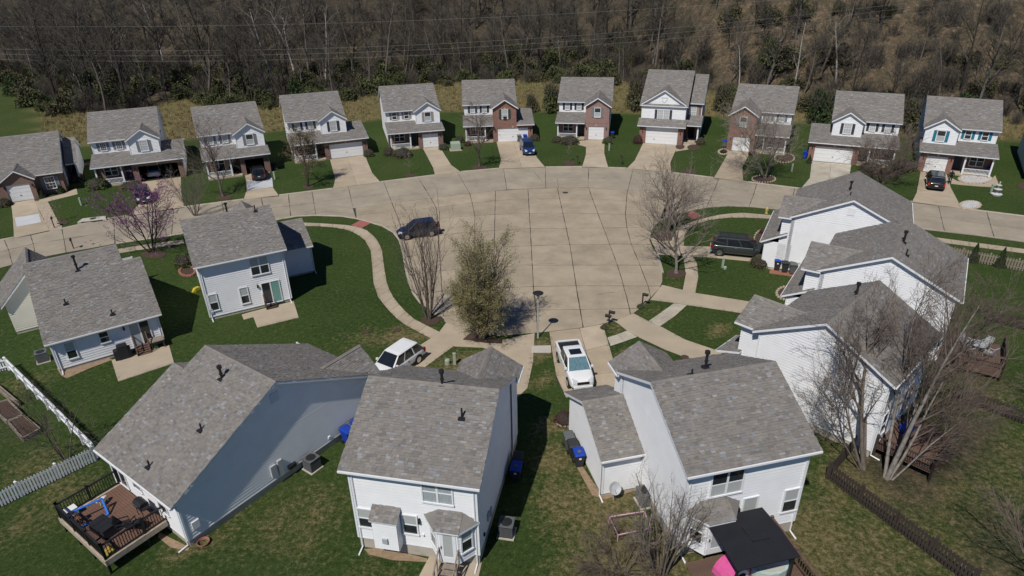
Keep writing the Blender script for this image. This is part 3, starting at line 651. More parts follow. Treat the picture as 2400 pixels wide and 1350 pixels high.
class Roof:
    """collects roof planes; one white board deck and one shingle layer per house"""
    def __init__(s, seed, ex=.135, tw=.235, th=.17): s.deck = MB(); s.sh = MB(); s.r = random.Random(seed); s.ex = ex; s.tw = tw; s.th = th
    def plane(s, P0, U, V):
        P0, U, V = Vector(P0), Vector(U), Vector(V); q = [P0, P0 + U, P0 + U + V, P0 + V]; d = Vector((0, 0, s.th))
        s.deck.hexa([p - d for p in q], q); shingle_plane(s.sh, P0, U, V, s.r, s.ex, s.tw)
    def gable_u(s, u0, u1, v0, v1, ze, zr, vr=None, cap=True):
        vr = (v0 + v1) / 2 if vr is None else vr
        s.plane((u0, v0, ze), (u1 - u0, 0, 0), (0, vr - v0, zr - ze))
        zf = ze if abs((v1 - vr) - (vr - v0)) < 1e-3 else zr - (zr - ze) * (v1 - vr) / (vr - v0)
        s.plane((u1, v1, zf), (u0 - u1, 0, 0), (0, vr - v1, zr - zf))
        if cap: s.ridge((u0, vr, zr), (u1, vr, zr))
    def gable_v(s, u0, u1, v0, v1, ze, zr, cap=True, split=None, lim=None):
        um = (u0 + u1) / 2
        if split is not None:      # inside the main roof the wing stops at the wall line
            S = (zr - ze) / (u1 - um); c1, c0 = min(u1, lim[1]), max(u0, lim[0])
            s.plane((c1, v0, ze + S * (u1 - c1)), (0, split - v0, 0), (um - c1, 0, zr - ze - S * (u1 - c1))); s.plane((c0, split, ze + S * (c0 - u0)), (0, v0 - split, 0), (um - c0, 0, zr - ze - S * (c0 - u0))); s.ridge((um, v0, zr), (um, split, zr)); v0 = split
        s.plane((u1, v0, ze), (0, v1 - v0, 0), (um - u1, 0, zr - ze)); s.plane((u0, v1, ze), (0, v0 - v1, 0), (um - u0, 0, zr - ze))
        if cap: s.ridge((um, v0, zr), (um, v1, zr))
    def ridge(s, a, b):
        a, b = Vector(a), Vector(b); d = (b - a); n = max(2, int(d.length / .3)); e = d.normalized(); p = Vector((-e.y, e.x, 0)) * .15
        for i in range(n):
            x = a.lerp(b, i / n); y = a.lerp(b, (i + 1) / n) ; t = .25 + .5 * s.r.random(); z0 = Vector((0, 0, -.04)); z1 = Vector((0, 0, .055))
            s.sh.face([x + p + z0, y + p + z0, y + z1, x + z1][::-1], t); s.sh.face([x - p + z0, x + z1, y + z1, y - p + z0][::-1], t)
    def done(s, root):
        o = s.deck.build('roof', M['trim'], root)
        s.sh.build('shingles', M['shingle'], o, kind='stuff')
        return o
def gutter(root, fr, s0, s1, z, down=()):
    g = MB(); fb(g, fr, s0, s1, z - .12, z - .02, .02, .10); o = g.build('gutter', M['trim'], root)
    for s in down:
        d = MB(); d.tube(fr.p(s, z - .1, .02), fr.p(s, z - .5, -.33), .04, .04, 6); d.tube(fr.p(s, z - .5, -.33), fr.p(s, .12, -.33), .04, .04, 6); d.tube(fr.p(s, .12, -.33), fr.p(s, .06, .2), .04, .05, 6); d.build('downpipe', M['trim'], root)
    return o
def vent(root, u, v, z, h=.55, big=False):
    b = MB(); r = .075 if big else .05
    b.box(u - .17, u + .17, v - .2, v + .2, z - .05, z + .04).tube((u, v, z - .05), (u, v, z + h), r, r, 8)
    if big: b.tube((u, v, z + h), (u, v, z + h + .16), r * 1.9, r * 1.9, 8).tube((u, v, z + h * .45), (u, v, z + h * .5), r * 1.5, r * 1.5, 8)
    else: b.tube((u, v, z), (u, v, z + h * .3), r * 1.6, r * 1.1, 8)
    b.build('vent_pipe', M['black'], root)
def corner_boards(mb, pts, z0, z1): CB.append((pts, z0, z1))
CB = []
def flush_boards(root):
    for pts, z0, z1 in CB:
        for (x, y) in pts: MB().box(x - .05, x + .05, y - .05, y + .05, z0, z1).build("corner_board", M["trim"], root)
    CB.clear()
def lamp_fixture(root, fr, s, z):
    b = MB(); fb(b, fr, s - .06, s + .06, z, z + .22, 0, .16); fb(b, fr, s - .03, s + .03, z + .22, z + .3, 0, .1); b.build('wall_lamp', M['blackmetal'], root)
def flash(root, fr, s, z, w=.12, h=.14, m='greybox', name='meter_box', d=.1):
    fb(MB(), fr, s, s + w, z, z + h, 0, d).build(name, M[m], root)
# ------------------------------------------------------------------ the houses seen from behind
def rear_house(name, label, x, y, yaw, w, d, ze, rise, seed, fz=.35, wing=None, vr=0.0, d1=None, side=None, shed=None, fr_z=None, groups='white houses around the turning circle', siding='siding', step=None):
    root = thing(name, label, 'house', (x, y, 0), R(yaw), groups)
    u0, u1, v0, v1 = -w / 2, w / 2, -d / 2, (d / 2 if d1 is None else d1); zr = ze + rise; rf = Roof(seed)
    a0, a1, b0, b1 = u0 + .3, u1 - .3, v0 + .38, v1 - .38
    wl = MB(); tr = MB(); S = rise / (vr - v0)
    if step:   # part of the rear span carries a lower ridge
        s0, s1, svr = step; szr = ze + S * (svr - v0)
        m0_, m1_ = (s1, u1) if s0 <= u0 + .01 else (u0, s0)
        rf.gable_u(m0_, m1_, v0, 2 * vr - v0, ze, zr, vr); rf.gable_u(s0, s1, v0, 2 * svr - v0, ze, szr, svr)
    else: rf.gable_u(u0, u1, v0, v1, ze, zr, vr)
    zt = ze + .03
    near = Fr((a0, b0), (a1, b0)); right = Fr((a1, b0), (a1, b1)); far = Fr((a1, b1), (a0, b1)); left = Fr((a0, b1), (a0, b0))
    lap(wl, near, 0, near.L, fz, zt); plain(wl, far, 0, far.L, fz, zt)
    zg = zr - .2
    for fr, rev in ((right, False), (left, True)):
        ap = (vr - b0) if not rev else (b1 - vr); z1 = ze + .38 * S - .2
        if step and ((rev and step[0] <= u0 + .01) or (not rev and step[1] >= u1 - .01)):
            lap(wl, fr, 0, fr.L * 0 + (2 * step[2] - v0 - .38 - b0 if not rev else fr.L), fz, z1, ((step[2] - b0) if not rev else (b1 - step[2]), szr - .2)) if not rev else lap(wl, Fr((a0, 2 * step[2] - v0 - .38), (a0, b0)), 0, 2 * step[2] - v0 - .38 - b0, fz, z1, (step[2] - v0 - .38, szr - .2))
            su = step[1] if rev else step[0]; f2 = Fr((su + (-.02 if rev else .02), b1), (su + (-.02 if rev else .02), b0)) if rev else Fr((su + .02, b0), (su + .02, b1))
            lap(wl, f2, 0, f2.L, fz, z1, (ap, zg))
        else: lap(wl, fr, 0, fr.L, fz, z1, (ap, zg))
    corner_boards(tr, [(a0, b0), (a1, b0), (a1, b1), (a0, b1)], fz, zt)
    fb(MB(), near, 0, near.L, fz - .04, fz + .03, .0, .03).build('skirt_board', M['trim'], root); fb(MB(), right, 0, right.L, fz - .04, fz + .03, 0, .03).build('skirt_board', M['trim'], root)
    if wing:   # front cross gable
        ua, ub, vf, zp = wing; vin = vr - (zr - zp) / S + .1 if (zr - zp) / S < 50 else vr
        vin = vr + (zr - zp) / ((zr - ze) / (v1 - vr)) - .05
        rf.gable_v(ua, ub, vin, vf, ze, zp, split=v1 - .42, lim=(a0 + .04, a1 - .04))
        fw = Fr((ub - .3, vf - .35), (ua + .3, vf - .35)); plain(wl, fw, 0, fw.L, fz, ze, (fw.L / 2, zp - .2))
        for fr in (Fr((ub - .3, b1 - .3), (ub - .3, vf - .35)), Fr((ua + .3, vf - .35), (ua + .3, b1 - .3))): lap(wl, fr, 0, fr.L, fz, ze)
        gutter(root, Fr((ub, v1 - .4), (ub, vf)) if abs(ub) > abs(ua) else Fr((ua, vf), (ua, v1 - .4)), 0, vf - v1 + .4, ze)
        gd = MB(); fb(gd, fw, .25, fw.L - .25, .05, 2.2, 0, .05); gd.build('garage_door', M['gdoor'], root)
    if side:   # low side wing, ridge along u
        su0, su1, sv0, sv1, sze, szr = side; rf.gable_u(su0, su1, sv0, sv1, sze, szr)
        q0, q1, p0, p1 = su0 + .28, su1 - .28, sv0 + .3, sv1 - .3
        if su0 < u0: q1 = a0
        else: q0 = a1
        lap(wl, Fr((q0, p0), (q1, p0)), 0, q1 - q0, .2, sze); plain(wl, Fr((q1, p1), (q0, p1)), 0, q1 - q0, .2, sze)
        fr = Fr((q0, p1), (q0, p0)) if su0 < u0 else Fr((q1, p0), (q1, p1))
        lap(wl, fr, 0, fr.L, .2, sze - .05, (fr.L / 2, szr - .2))
        corner_boards(tr, [(q0, p0), (q1, p0)] if su0 < u0 else [(q1, p0), (q1, p1)], .2, sze)
        gutter(root, Fr((su0, sv0), (su1, sv0)), 0, su1 - su0, sze, (.15,) if su0 < u0 else (su1 - su0 - .15,))
    if shed:   # low roof along the front
        h0, h1, hv0, hv1, hz0, hz1 = shed
        rf.plane((h1, hv1, hz0), (h0 - h1, 0, 0), (0, hv0 - hv1, hz1 - hz0))
        for fr in (Fr((h0 + .3, hv1 - .35), (h0 + .3, hv0 - .5)), Fr((h1 - .3, hv0 - .5), (h1 - .3, hv1 - .35))): lap(wl, fr, 0, fr.L, fz, hz0)
        fw = Fr((h1 - .3, hv1 - .35), (h0 + .3, hv1 - .35)); plain(wl, fw, 0, fw.L, fz, hz0)
        gutter(root, Fr((h1, hv1), (h0, hv1)), 0, h1 - h0, hz0)
        corner_boards(tr, [(h0 + .3, hv1 - .35)], fz, hz0)
    rf.done(root)
    wl.build('wall', M[siding], root); flush_boards(root)
    fd = MB().box(a0 + .02, a1 - .02, b0 + .02, b1 - .02, -.3, fz)
    if wing: fd.box(wing[0] + .32, wing[1] - .32, b1 - .4, wing[2] - .38, -.3, fz - .01)
    if shed: fd.box(shed[0] + .32, shed[1] - .32, b1 - .45, shed[3] - .38, -.3, fz - .015)
    if side: fd.box(side[0] + .3, side[1] - .3, side[2] + .32, side[3] - .32, -.3, .2)
    fd.build('foundation', M['found'], root)
    gutter(root, Fr((u0, v0), (u1, v0)), 0, w, ze, (.45, w - .42))
    root_near = near; root_right = right; root_left = left
    return root, near, right, left, (ze, S, v0, vr)
def roofz(info, v): ze, S, v0, vr = info; return ze + S * (v - v0) if v <= vr else ze + S * (vr - v0) - S * (v - vr)
# --- F: the white house with the bay door and the box bump-out
hF, nF, rF, lF, iF = rear_house('white_house', 'white sided house with bay window door, wooden steps and small roofed bump-out behind', -4.1, 27.4, -11.8, 6.9, 8.9, 5.44, 2.28, 11, fz=.72, wing=(-.1, 3.55, 5.6, 6.55))
def wu(fr, u): return u - fr.o.x   # near wall: s from local u
window(hF, nF, wu(nF, .55), 3.85, 1.42, 1.28, ('curtain_grey', 'curtain_grey'), twin=True)
window(hF, nF, wu(nF, -2.95), 1.55, .68, 1.18); window(hF, nF, wu(nF, -.62), 1.55, .68, 1.18)
b = MB(); bw = Fr((-2.05, -4.62), (-.78, -4.62)); lap(b, bw, 0, bw.L, .78, 2.72)
for fr in (Fr((-.78, -4.62), (-.78, -4.07)), Fr((-2.05, -4.07), (-2.05, -4.62))): lap(b, fr, 0, fr.L, .78, 2.72, None)
b.face([(-2.05, -4.62, .78), (-2.05, -4.07, .78), (-.78, -4.07, .78), (-.78, -4.62, .78)]); b.build('bump_out', M['siding'], hF)
r2 = Roof(31, th=.1); r2.plane((-2.13, -4.75, 2.72), (1.43, 0, 0), (0, .70, .42)); r2.done(hF)
flash(hF, bw, .48, 1.25, .26, .3, d=.12)
lamp_fixture(hF, nF, wu(nF, .22), 2.35); flash(hF, nF, wu(nF, .3), 1.5, .1, .12, 'white')
def bay(root, u0, u1, f0, f1, vw, vf, z0, z1, zp, seed, door=True):
    tr = MB(); wl = MB(); P = [(u0, vw), (f0, vf), (f1, vf), (u1, vw)]
    for i in range(3): fr = Fr(P[i], P[i + 1]); lap(wl, fr, 0, fr.L, z0, z1)
    wl.face([(P[0][0], P[0][1], z0), (P[3][0], P[3][1], z0), (P[2][0], P[2][1], z0), (P[1][0], P[1][1], z0)])
    wl.build('bay_wall', M['siding'], root)
    e = .22; E = [(u0 - .3, vw), (f0 - .12, vf - e), (f1 + .12, vf - e), (u1 + .3, vw)]; T = [(f0 - .1, vw, zp), (f1 + .1, vw, zp)]
    sh = MB(); rr = random.Random(seed)
    sh.face([(*E[0], z1), (*E[1], z1), T[0]], .35); sh.face([(*E[2], z1), (*E[3], z1), T[1]], .4)
    shingle_plane(sh, (E[1][0], E[1][1], z1), (E[2][0] - E[1][0], 0, 0), (0, vw - E[1][1], zp - z1), rr)
    sh.build('bay_roof', M['shingle'], root)
    for i in range(3): fr = Fr(E[i], E[i + 1]); fb(tr, fr, 0, fr.L, z1 - .14, z1 - .005, -.03, 0)
    tr.face([(*E[0], z1 - .13), (*E[3], z1 - .13), (*E[2], z1 - .13), (*E[1], z1 - .13)]); tr.build('bay_trim', M['trim'], root)
    for i, k in ((0, .35), (2, .35)):
        fr = Fr(P[i], P[i + 1]); window(root, fr, fr.L * .2, z0 + .65, fr.L * .58, z1 - z0 - .85)
    fr = Fr(P[1], P[2])
    if door:
        dr = MB(); L = fr.L; fb(dr, fr, .08, .26, z0 + .05, z1 - .12, 0, .05); fb(dr, fr, L - .26, L - .08, z0 + .05, z1 - .12, 0, .05); fb(dr, fr, .08, L - .08, z1 - .3, z1 - .12, 0, .052); fb(dr, fr, .08, L - .08, z0 + .05, z0 + .4, 0, .052)
        o = dr.build('door', M['trim'], root); fb(MB(), fr, .26, L - .26, z0 + .4, z1 - .3, 0, .03).build('pane', M['blind'], o); fb(MB(), fr, .12, .16, z0 + .95, z0 + 1.1, .05, .1).build('handle', M['black'], o)
bay(hF, .75, 2.95, 1.35, 2.32, -4.07, -4.78, .72, 2.95, 3.42, 41)
def steps(root, u0, u1, v, z, n, run, m, rails=True, tread='step', direction=-1):
    """flight going down from (v, z) towards direction in v"""
    for i in range(n):
        zz = z - (i + 1) * z / (n + 1); vv = v + direction * run * i
        MB().box(u0, u1, min(vv, vv + direction * (run + .03)), max(vv, vv + direction * (run + .03)), zz - .045, zz).build(tread, m, root)
    e = v + direction * run * n
    for x in (u0 - .03, u1 - .02): MB().hexa([(x, min(v, e), 0.0 if direction < 0 else z - .35), (x + .05, min(v, e), 0.0 if direction < 0 else z - .35), (x + .05, max(v, e), z - .35), (x, max(v, e), z - .35)], [(x, min(v, e), .2), (x + .05, min(v, e), .2), (x + .05, max(v, e), z - .02), (x, max(v, e), z - .02)]).build('stringer', m, root)
    if rails:
        for x in (u0 - .08, u1 + .03):
            MB().hexa([(x, e, .9), (x + .06, e, .9), (x + .06, v, z + .85), (x, v, z + .85)], [(x, e, .98), (x + .06, e, .98), (x + .06, v, z + .93), (x, v, z + .93)]).build('handrail', m, root)
            for k in range(4):
                t = k / 3; vv = v + (e - v) * t; zz = z * (1 - t); MB().box(x, x + .05, vv - .03, vv + .03, max(0, zz - .3), zz + .9).build('baluster', m, root)
# wooden steps behind the bay door (a thing of their own, standing against the house)
def local(h, u, v, z=0.0):
    a = h.rotation_euler.z; return Vector((h.location.x + u * math.cos(a) - v * math.sin(a), h.location.y + u * math.sin(a) + v * math.cos(a), z))
st = thing('wooden_steps', 'weathered grey wooden steps with handrails below the bay door', 'steps', local(hF, 1.83, -4.8), hF.rotation_euler.z)
steps(st, -.42, .42, 0, .78, 5, .27, M['wood_grey'])
vent(hF, .5, .02, roofz(iF, -.1) - .03, .75, True); vent(hF, 1.9, -1.5, roofz(iF, -1.5))
flash(hF, rF, 1.6, 1.3, .3, .45, 'greybox'); flash(hF, rF, 2.2, 1.0, .25, .5, 'greybox'); flash(hF, rF, .8, 1.1, .14, .14, 'black')
# --- W2
hW2, nW2, rW2, lW2, iW2 = rear_house('white_house', 'white two-storey house with glass patio door and small concrete patio beside the curved sidewalk', -24.5, 53.6, 28.5, 7.3, 9.8, 5.08, 2.41, 12, fz=.3, wing=(.2, 3.65, 5.9, 6.4), side=(3.2, 6.75, .1, 6.6, 2.85, 4.5))
window(hW2, nW2, wu(nW2, .6), 3.2, 1.38, 1.5, ('blind', 'glass'), twin=True); window(hW2, nW2, wu(nW2, -3.1), .85, .58, 1.42); window(hW2, nW2, wu(nW2, -.65), .85, .58, 1.42)
def slider(root, fr, s, z, w, h, fills):
    f = MB(); t = .07
    fb(f, fr, s - t, s, z - t, z + h + t, -.02, .085); fb(f, fr, s + w, s + w + t, z - t, z + h + t, -.02, .085); fb(f, fr, s, s + w, z + h, z + h + t, -.02, .085); fb(f, fr, s - t, s + w + t, z - t, z, -.02, .1); fb(f, fr, s + w / 2 - .05, s + w / 2 + .05, z, z + h, -.02, .075)
    o = f.build('patio_door', M['trim'], root)
    for k in (0, 1): fb(MB(), fr, s + k * w / 2, s + (k + 1) * w / 2, z, z + h, -.01, .05).build('pane', M[fills[k]], o)
slider(hW2, nW2, wu(nW2, 1.12), .32, 1.42, 1.95, ('glass', 'curtain')); lamp_fixture(hW2, nW2, wu(nW2, .8), 2.0)
fb(MB(), nW2, .1, .35, .6, 1.0, 0, .1).build('meter_box', M['greybox'], hW2)
st = thing('wooden_steps', 'short dark wooden steps with one rail at the glass door with green curtain', 'steps', local(hW2, 1.55, -4.57), hW2.rotation_euler.z)
steps(st, -.42, .42, -.02, .42, 2, .3, M['wood_dark'], rails=False); MB().box(-.5, -.44, -.1, -.04, 0, 1.25).box(-.5, -.44, -.65, -.59, 0, .95).build('post', M['wood_red'], st); MB().hexa([(-.51, -.68, .9), (-.43, -.68, .9), (-.43, -.02, 1.2), (-.51, -.02, 1.2)], [(-.51, -.68, .98), (-.43, -.68, .98), (-.43, -.02, 1.28), (-.51, -.02, 1.28)]).build('handrail', M['wood_red'], st)
vent(hW2, .1, .3, roofz(iW2, -.1) - .05, .7, True); vent(hW2, 2.3, -.4, roofz(iW2, -.4))
# --- W1 ranch with stepped rear roof and front wing
hW1, nW1, rW1, lW1, iW1 = rear_house('ranch_house', 'white single-storey house with brown wooden steps at its rear glass door', -33.2, 46.6, 34.3, 7.7, 10.4, 2.68, 3.75, 13, fz=.3, vr=1.75, d1=8.7, step=(2.5, 3.85, .1))
window(hW1, nW1, wu(nW1, -2.75), .9, .56, 1.3); window(hW1, nW1, wu(nW1, -.5), 1.45, .55, .85, ('glass', 'glass')); slider(hW1, nW1, wu(nW1, 1.5), .36, 1.3, 1.95, ('curtain_grey', 'glass')); lamp_fixture(hW1, nW1, wu(nW1, 1.15), 2.0)
rfw = Roof(33); rfw.gable_v(-6.4, -1.4, 3.5, 9.3, 2.68, 5.2); rfw.done(hW1)
b = MB(); fr = Fr((-6.1, 3.8), (-1.7, 3.8)); lap(b, fr, 0, fr.L, .25, 2.7, (fr.L / 2, 4.98)); fr2 = Fr((-6.1, 9.0), (-6.1, 3.8)); lap(b, fr2, 0, fr2.L, .25, 2.7); fr3 = Fr((-1.7, 9.), (-6.1, 9.)); plain(b, fr3, 0, fr3.L, .25, 2.7, (fr3.L / 2, 4.98)); b.build('wall', M['siding_cream'], hW1)
MB().box(-6.08, -1.72, 3.82, 8.98, -.3, .25).build('foundation', M['found'], hW1)
st = thing('wooden_steps', 'brown wooden steps with handrails on the patio of the single-storey house', 'steps', local(hW1, 1.95, -4.87), hW1.rotation_euler.z)
steps(st, -.42, .42, -.05, .55, 5, .2, M['wood_red'])
vent(hW1, -.55, .2, roofz(iW1, .2) - .03, 1.1, True); vent(hW1, -1.9, -2.4, roofz(iW1, -2.4), .4); vent(hW1, .75, -4.2, roofz(iW1, -4.2), .4)
# --- FL ranch with the deck
hFL, nFL, rFL, lFL, iFL = rear_house('ranch_house', 'long grey sided single-storey house with wide sunlit gable wall and deck behind', -15.9, 31.6, -35.7, 7.7, 13.8, 3.19, 3.45, 14, fz=.45, vr=-.05, step=(-3.85, -2.8, -1.6), wing=(.55, 3.85, 7.2, 4.62))
slider(hFL, nFL, wu(nFL, -3.35), 1.05, 1.4, 1.95, ('glass', 'glass')); window(hFL, nFL, wu(nFL, -1.0), 1.7, .75, 1.0, ('glass', 'glass')); window(hFL, nFL, wu(nFL, 1.5), 1.5, .75, 1.2, ('glass', 'glass'))
flash(hFL, rFL, 5.1, .8, .35, .75, 'greybox', d=.16); flash(hFL, rFL, 5.6, .5, .3, 1.1, 'greybox', d=.14); flash(hFL, rFL, 6.2, .55, .5, .25, 'black', d=.2); flash(hFL, rFL, 9.2, .7, .16, .16, 'white')
fb(MB(), rFL, 6.1, 6.6, 5.3, 5.9, .0, .05).build('gable_vent', M['siding_grey'], hFL); fb(MB(), rFL, .35, .75, .9, 1.4, 0, .08).build('hose_reel', M['white'], hFL)
vent(hFL, .3, -1.1, roofz(iFL, -1.1) - .03, .7, True); vent(hFL, 1.8, -3.6, roofz(iFL, -3.6), .4); vent(hFL, .6, -6.1, roofz(iFL, -6.1), .4)
# --- FR
hFR, nFR, rFR, lFR, iFR = rear_house('white_house', 'white house with low side garage roof and black canopied deck behind', 10.2, 27.7, 13.2, 7.0, 8.8, 5.64, 2.21, 15, fz=.75, wing=(-3.5, .1, 5.35, 6.75), side=(-5.7, -2.9, .45, 6.85, 2.85, 4.45))
window(hFR, nFR, wu(nFR, -1.93), 3.7, 1.62, 1.38, ('glass', 'blind'), twin=True); window(hFR, nFR, wu(nFR, .02), 2.05, .72, 1.0, ('blind', 'blind'), single=True); window(hFR, nFR, wu(nFR, 2.3), 1.6, .8, 1.42)
bay(hFR, -2.9, -.5, -2.3, -1.15, -4.02, -4.85, .75, 3.0, 3.5, 42); lamp_fixture(hFR, nFR, wu(nFR, -.25), 2.35)
vent(hFR, .1, 1.0, roofz(iFR, .3) - .25, .85, True); vent(hFR, -1.2, .1, roofz(iFR, -.1) - .05, .4)
# --- R1, R2, R3: gable ends towards the turning circle
hR1, nR1, rR1, lR1, iR1 = rear_house('white_house', 'white gabled house beside the parked dark grey suv and bins', 31.2, 56.8, 62.2, 9.0, 10.1, 5.41, 2.36, 16, fz=.25, vr=-.1, d1=4.9, wing=(-4.5, -.3, 5.6, 6.75), shed=(-4.5, 4.4, 4.6, 6.75, 2.8, 3.9))
hR2, nR2, rR2, lR2, iR2 = rear_house('white_house', 'white gabled house between two look-alike gables with wooden deck and metal chairs behind', 28.8, 45.1, 56.0, 8.5, 9.7, 5.41, 2.25, 17, fz=.3, vr=-.15, d1=4.55, wing=(-4.25, .5, 5.5, 6.7), shed=(-4.25, 4.1, 4.3, 6.5, 2.8, 3.9))
hR3, nR3, rR3, lR3, iR3 = rear_house('white_house', 'white gabled house with bare tree shadows on its wall', 20.5, 35.6, 42.5, 7.75, 8.5 + 1.2, 5.4, 2.3, 18, fz=.5, vr=-.6, d1=3.65, wing=(-3.55, .7, 5.05, 6.55), shed=(-3.6, -.9, 4.4, 6.0, 2.8, 3.35))
for h, l, i, uu in ((hR1, lR1, iR1, 0), (hR2, lR2, iR2, 0), (hR3, lR3, iR3, 0)):
    zt = iR1[0] + 2.2; s = l.L - (iR1[3] - l.p(l.L, 0)[1]) if False else (l.p(0, 0)[1] - i[3]); fb(MB(), l, s - .3, s + .3, 6.3, 6.9, .0, .05).build('gable_vent', M['trim'], h)
vent(hR1, -1.2, .35, roofz(iR1, .0) - .25, .8, True); vent(hR1, -2.8, .25, roofz(iR1, .0) - .2, .4); vent(hR2, -.7, -.5, roofz(iR2, -.5), .8, True); vent(hR2, -2.6, -.9, roofz(iR2, -.9), .5); vent(hR3, 1.3, -.2, roofz(iR3, -.2) - .1, .8, True); vent(hR3, -1.3, -2.6, roofz(iR3, -2.6), .5)
window(hR3, nR3, wu(nR3, -2.9), 1.2, .8, 1.5, ('glass', 'glass')); window(hR3, nR3, wu(nR3, -.2), 3.6, 1.3, 1.3, ('glass', 'glass'), twin=True); slider(hR3, nR3, wu(nR3, .4), .75, 1.5, 2.0, ('glass', 'curtain_grey')); window(hR2, nR2, wu(nR2, .0), 3.6, 1.3, 1.3, twin=True); slider(hR2, nR2, wu(nR2, -.2), .95, 1.5, 2.0, ('glass', 'glass'))
# ------------------------------------------------------------------ the row of houses across the street
def front_house(name, label, x, y, yaw, typ, mir, seed, brick='brick', gable_brick=False, shut='shut_grey', shut2=None, door_open=False, gv=2.2, siding='siding', grid=False, attach=None):
    root = thing(name, label, 'house', (x, y, 0), R(yaw), 'houses in a row across the street')
    sg = -1 if mir else 1
    def X(u): return sg * u
    def fr(ua, va, ub, vb): return Fr((X(ua), va), (X(ub), vb)) if not mir else Fr((X(ub), vb), (X(ua), va))
    def front(ua, ub, v): return Fr((min(X(ua), X(ub)), v), (max(X(ua), X(ub)), v))
    def span(ua, ub): return (min(X(ua), X(ub)), max(X(ua), X(ub)))
    dbl = typ == 'B'
    gw = 4.9 if dbl else 2.5
    # main upper block and gable in u (garage at the + end)
    mu0, mu1 = (-7.6, .62) if dbl else (-6.25, 1.98)
    gu0, gu1 = (-3.05, .6) if dbl else (-1.75, 1.95)
    fu1 = 3.15 if dbl else 1.98                 # right end of ground floor front
    bl0 = -3.15 if dbl else -1.85               # left end of brick garage front
    MV, ZE, RV, ZR = 3.7, 5.3, 9.5, 8.1
    if gable_brick: gv = .12 if dbl else .0
    rf = Roof(seed, .21, .36, .18); wl = MB(); tr = MB(); bk = MB()
    a, b_ = span(mu0 - .3, mu1 + .3); rf.gable_u(a, b_, MV - .35, 2 * RV - MV + .35, ZE, ZR)
    S = (ZR - ZE) / (RV - MV + .35)
    zp = ZE + .64 * ((gu1 - gu0) / 2 + .3); vin = MV - .35 + (zp - ZE) / S
    ga, gb = span(gu0 - .3, gu1 + .3); rf.gable_v(ga, gb, gv - .35, vin - .05, ZE, zp)
    # walls of the main block
    w0, w1 = span(mu0, mu1); rv = 2 * RV - MV
    lap(wl, Fr((w0, MV), (w1, MV)), 0, w1 - w0, 2.6, ZE, None, .2)
    for f_ in (Fr((w1, MV), (w1, rv)), Fr((w0, rv), (w0, MV))): lap(wl, f_, 0, f_.L, .25, ZE - .02, (f_.L / 2, ZR - .2), .2)
    plain(wl, Fr((w1, rv), (w0, rv)), 0, w1 - w0, .25, ZE)
    # gable front
    g0, g1 = span(gu0, gu1); gf = Fr((g0, gv), (g1, gv)); tgt = bk if gable_brick else wl
    zb_ = 2.6 if gable_brick else 2.75
    (plain if gable_brick else lap)(tgt, gf, 0, gf.L, zb_, ZE - .02, (gf.L / 2, zp - .18))
    for f_ in (Fr((g1, gv), (g1, MV + .1)), Fr((g0, MV + .1), (g0, gv))):
        if gable_brick: plain(bk, f_, 0, f_.L, .0, ZE)
        else: lap(wl, f_, 0, f_.L, 2.75, ZE, None, .2)
    corner_boards(tr, [(w0, MV), (w1, MV)] + ([] if gable_brick else [(g0, gv), (g1, gv)]), 2.6, ZE)
    # first-floor shed roof / porch roof
    SS = .205; z0 = 2.75
    pu0 = mu0 - .28; pu1 = (fu1 + .28) if not gable_brick or dbl else bl0 + .02
    def shed(ua, ub, vt):
        a, c = span(ua, ub); rf.plane((a, -.4, z0), (c - a, 0, 0), (0, vt + .4, SS * (vt + .4)))
        gutter(root, Fr((a, -.4), (c, -.4)), 0, c - a, z0)
    if dbl:
        if gable_brick: shed(pu0, gu0 - .02, MV); shed(gu1 + .02, pu1, 5.7); 
        else: shed(pu0, .62, MV); shed(.64, pu1, 5.7)
        a, c = span(.64, pu1); rf.plane((c, 11.4, z0 + .05), (a - c, 0, 0), (0, 5.7 - 11.4, SS * 6.1 - .05))
        e0 = X(fu1); f_ = Fr((e0, 0), (e0, 11.1)) if not mir else Fr((e0, 11.1), (e0, 0)); lap(wl, f_, 0, 11.1, .15, z0, (5.7 if not mir else 5.4, z0 + SS * 6.1 - .2), .2)
        q0, q1 = span(mu1, fu1); plain(wl, Fr((q1, 11.1), (q0, 11.1)), 0, q1 - q0, .1, z0)
    else: shed(pu0, pu1, MV)
    if gable_brick and dbl: pass
    # garage front in brick with the door
    q0, q1 = span(bl0, fu1); d0, d1 = -gw / 2, gw / 2; gf2 = Fr((q0, 0), (q1, 0)); fv = 0.0
    for s0, s1, zz0, zz1 in ((0, d0 - q0, 0, z0 - .1), (d1 - q0, q1 - q0, 0, z0 - .1), (d0 - q0, d1 - q0, 2.15, z0 - .1)):
        fb(bk, gf2, s0, s1, zz0, zz1, -.3, 0)
    side_f = Fr((X(fu1), 0), (X(fu1), MV)) if not mir else Fr((X(fu1), MV), (X(fu1), 0))
    if not dbl: lap(wl, side_f, 0, side_f.L, .2, z0 + .3, None, .2)
    bk.build('brick_front', M[brick], root)
    fb(MB(), gf2, -q0 - .12, -q0 + .12, 2.2, 2.5, 0, .04).build('keystone', M['stone_tan'], root)
    if door_open:
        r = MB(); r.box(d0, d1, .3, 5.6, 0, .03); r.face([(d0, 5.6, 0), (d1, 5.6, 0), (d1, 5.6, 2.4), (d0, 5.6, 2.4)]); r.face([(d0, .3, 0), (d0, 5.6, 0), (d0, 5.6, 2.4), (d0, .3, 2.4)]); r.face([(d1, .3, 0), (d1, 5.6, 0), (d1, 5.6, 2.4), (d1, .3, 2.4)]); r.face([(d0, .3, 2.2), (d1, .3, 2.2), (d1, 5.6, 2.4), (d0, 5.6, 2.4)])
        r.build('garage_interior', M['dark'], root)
    else:
        dm = MB()
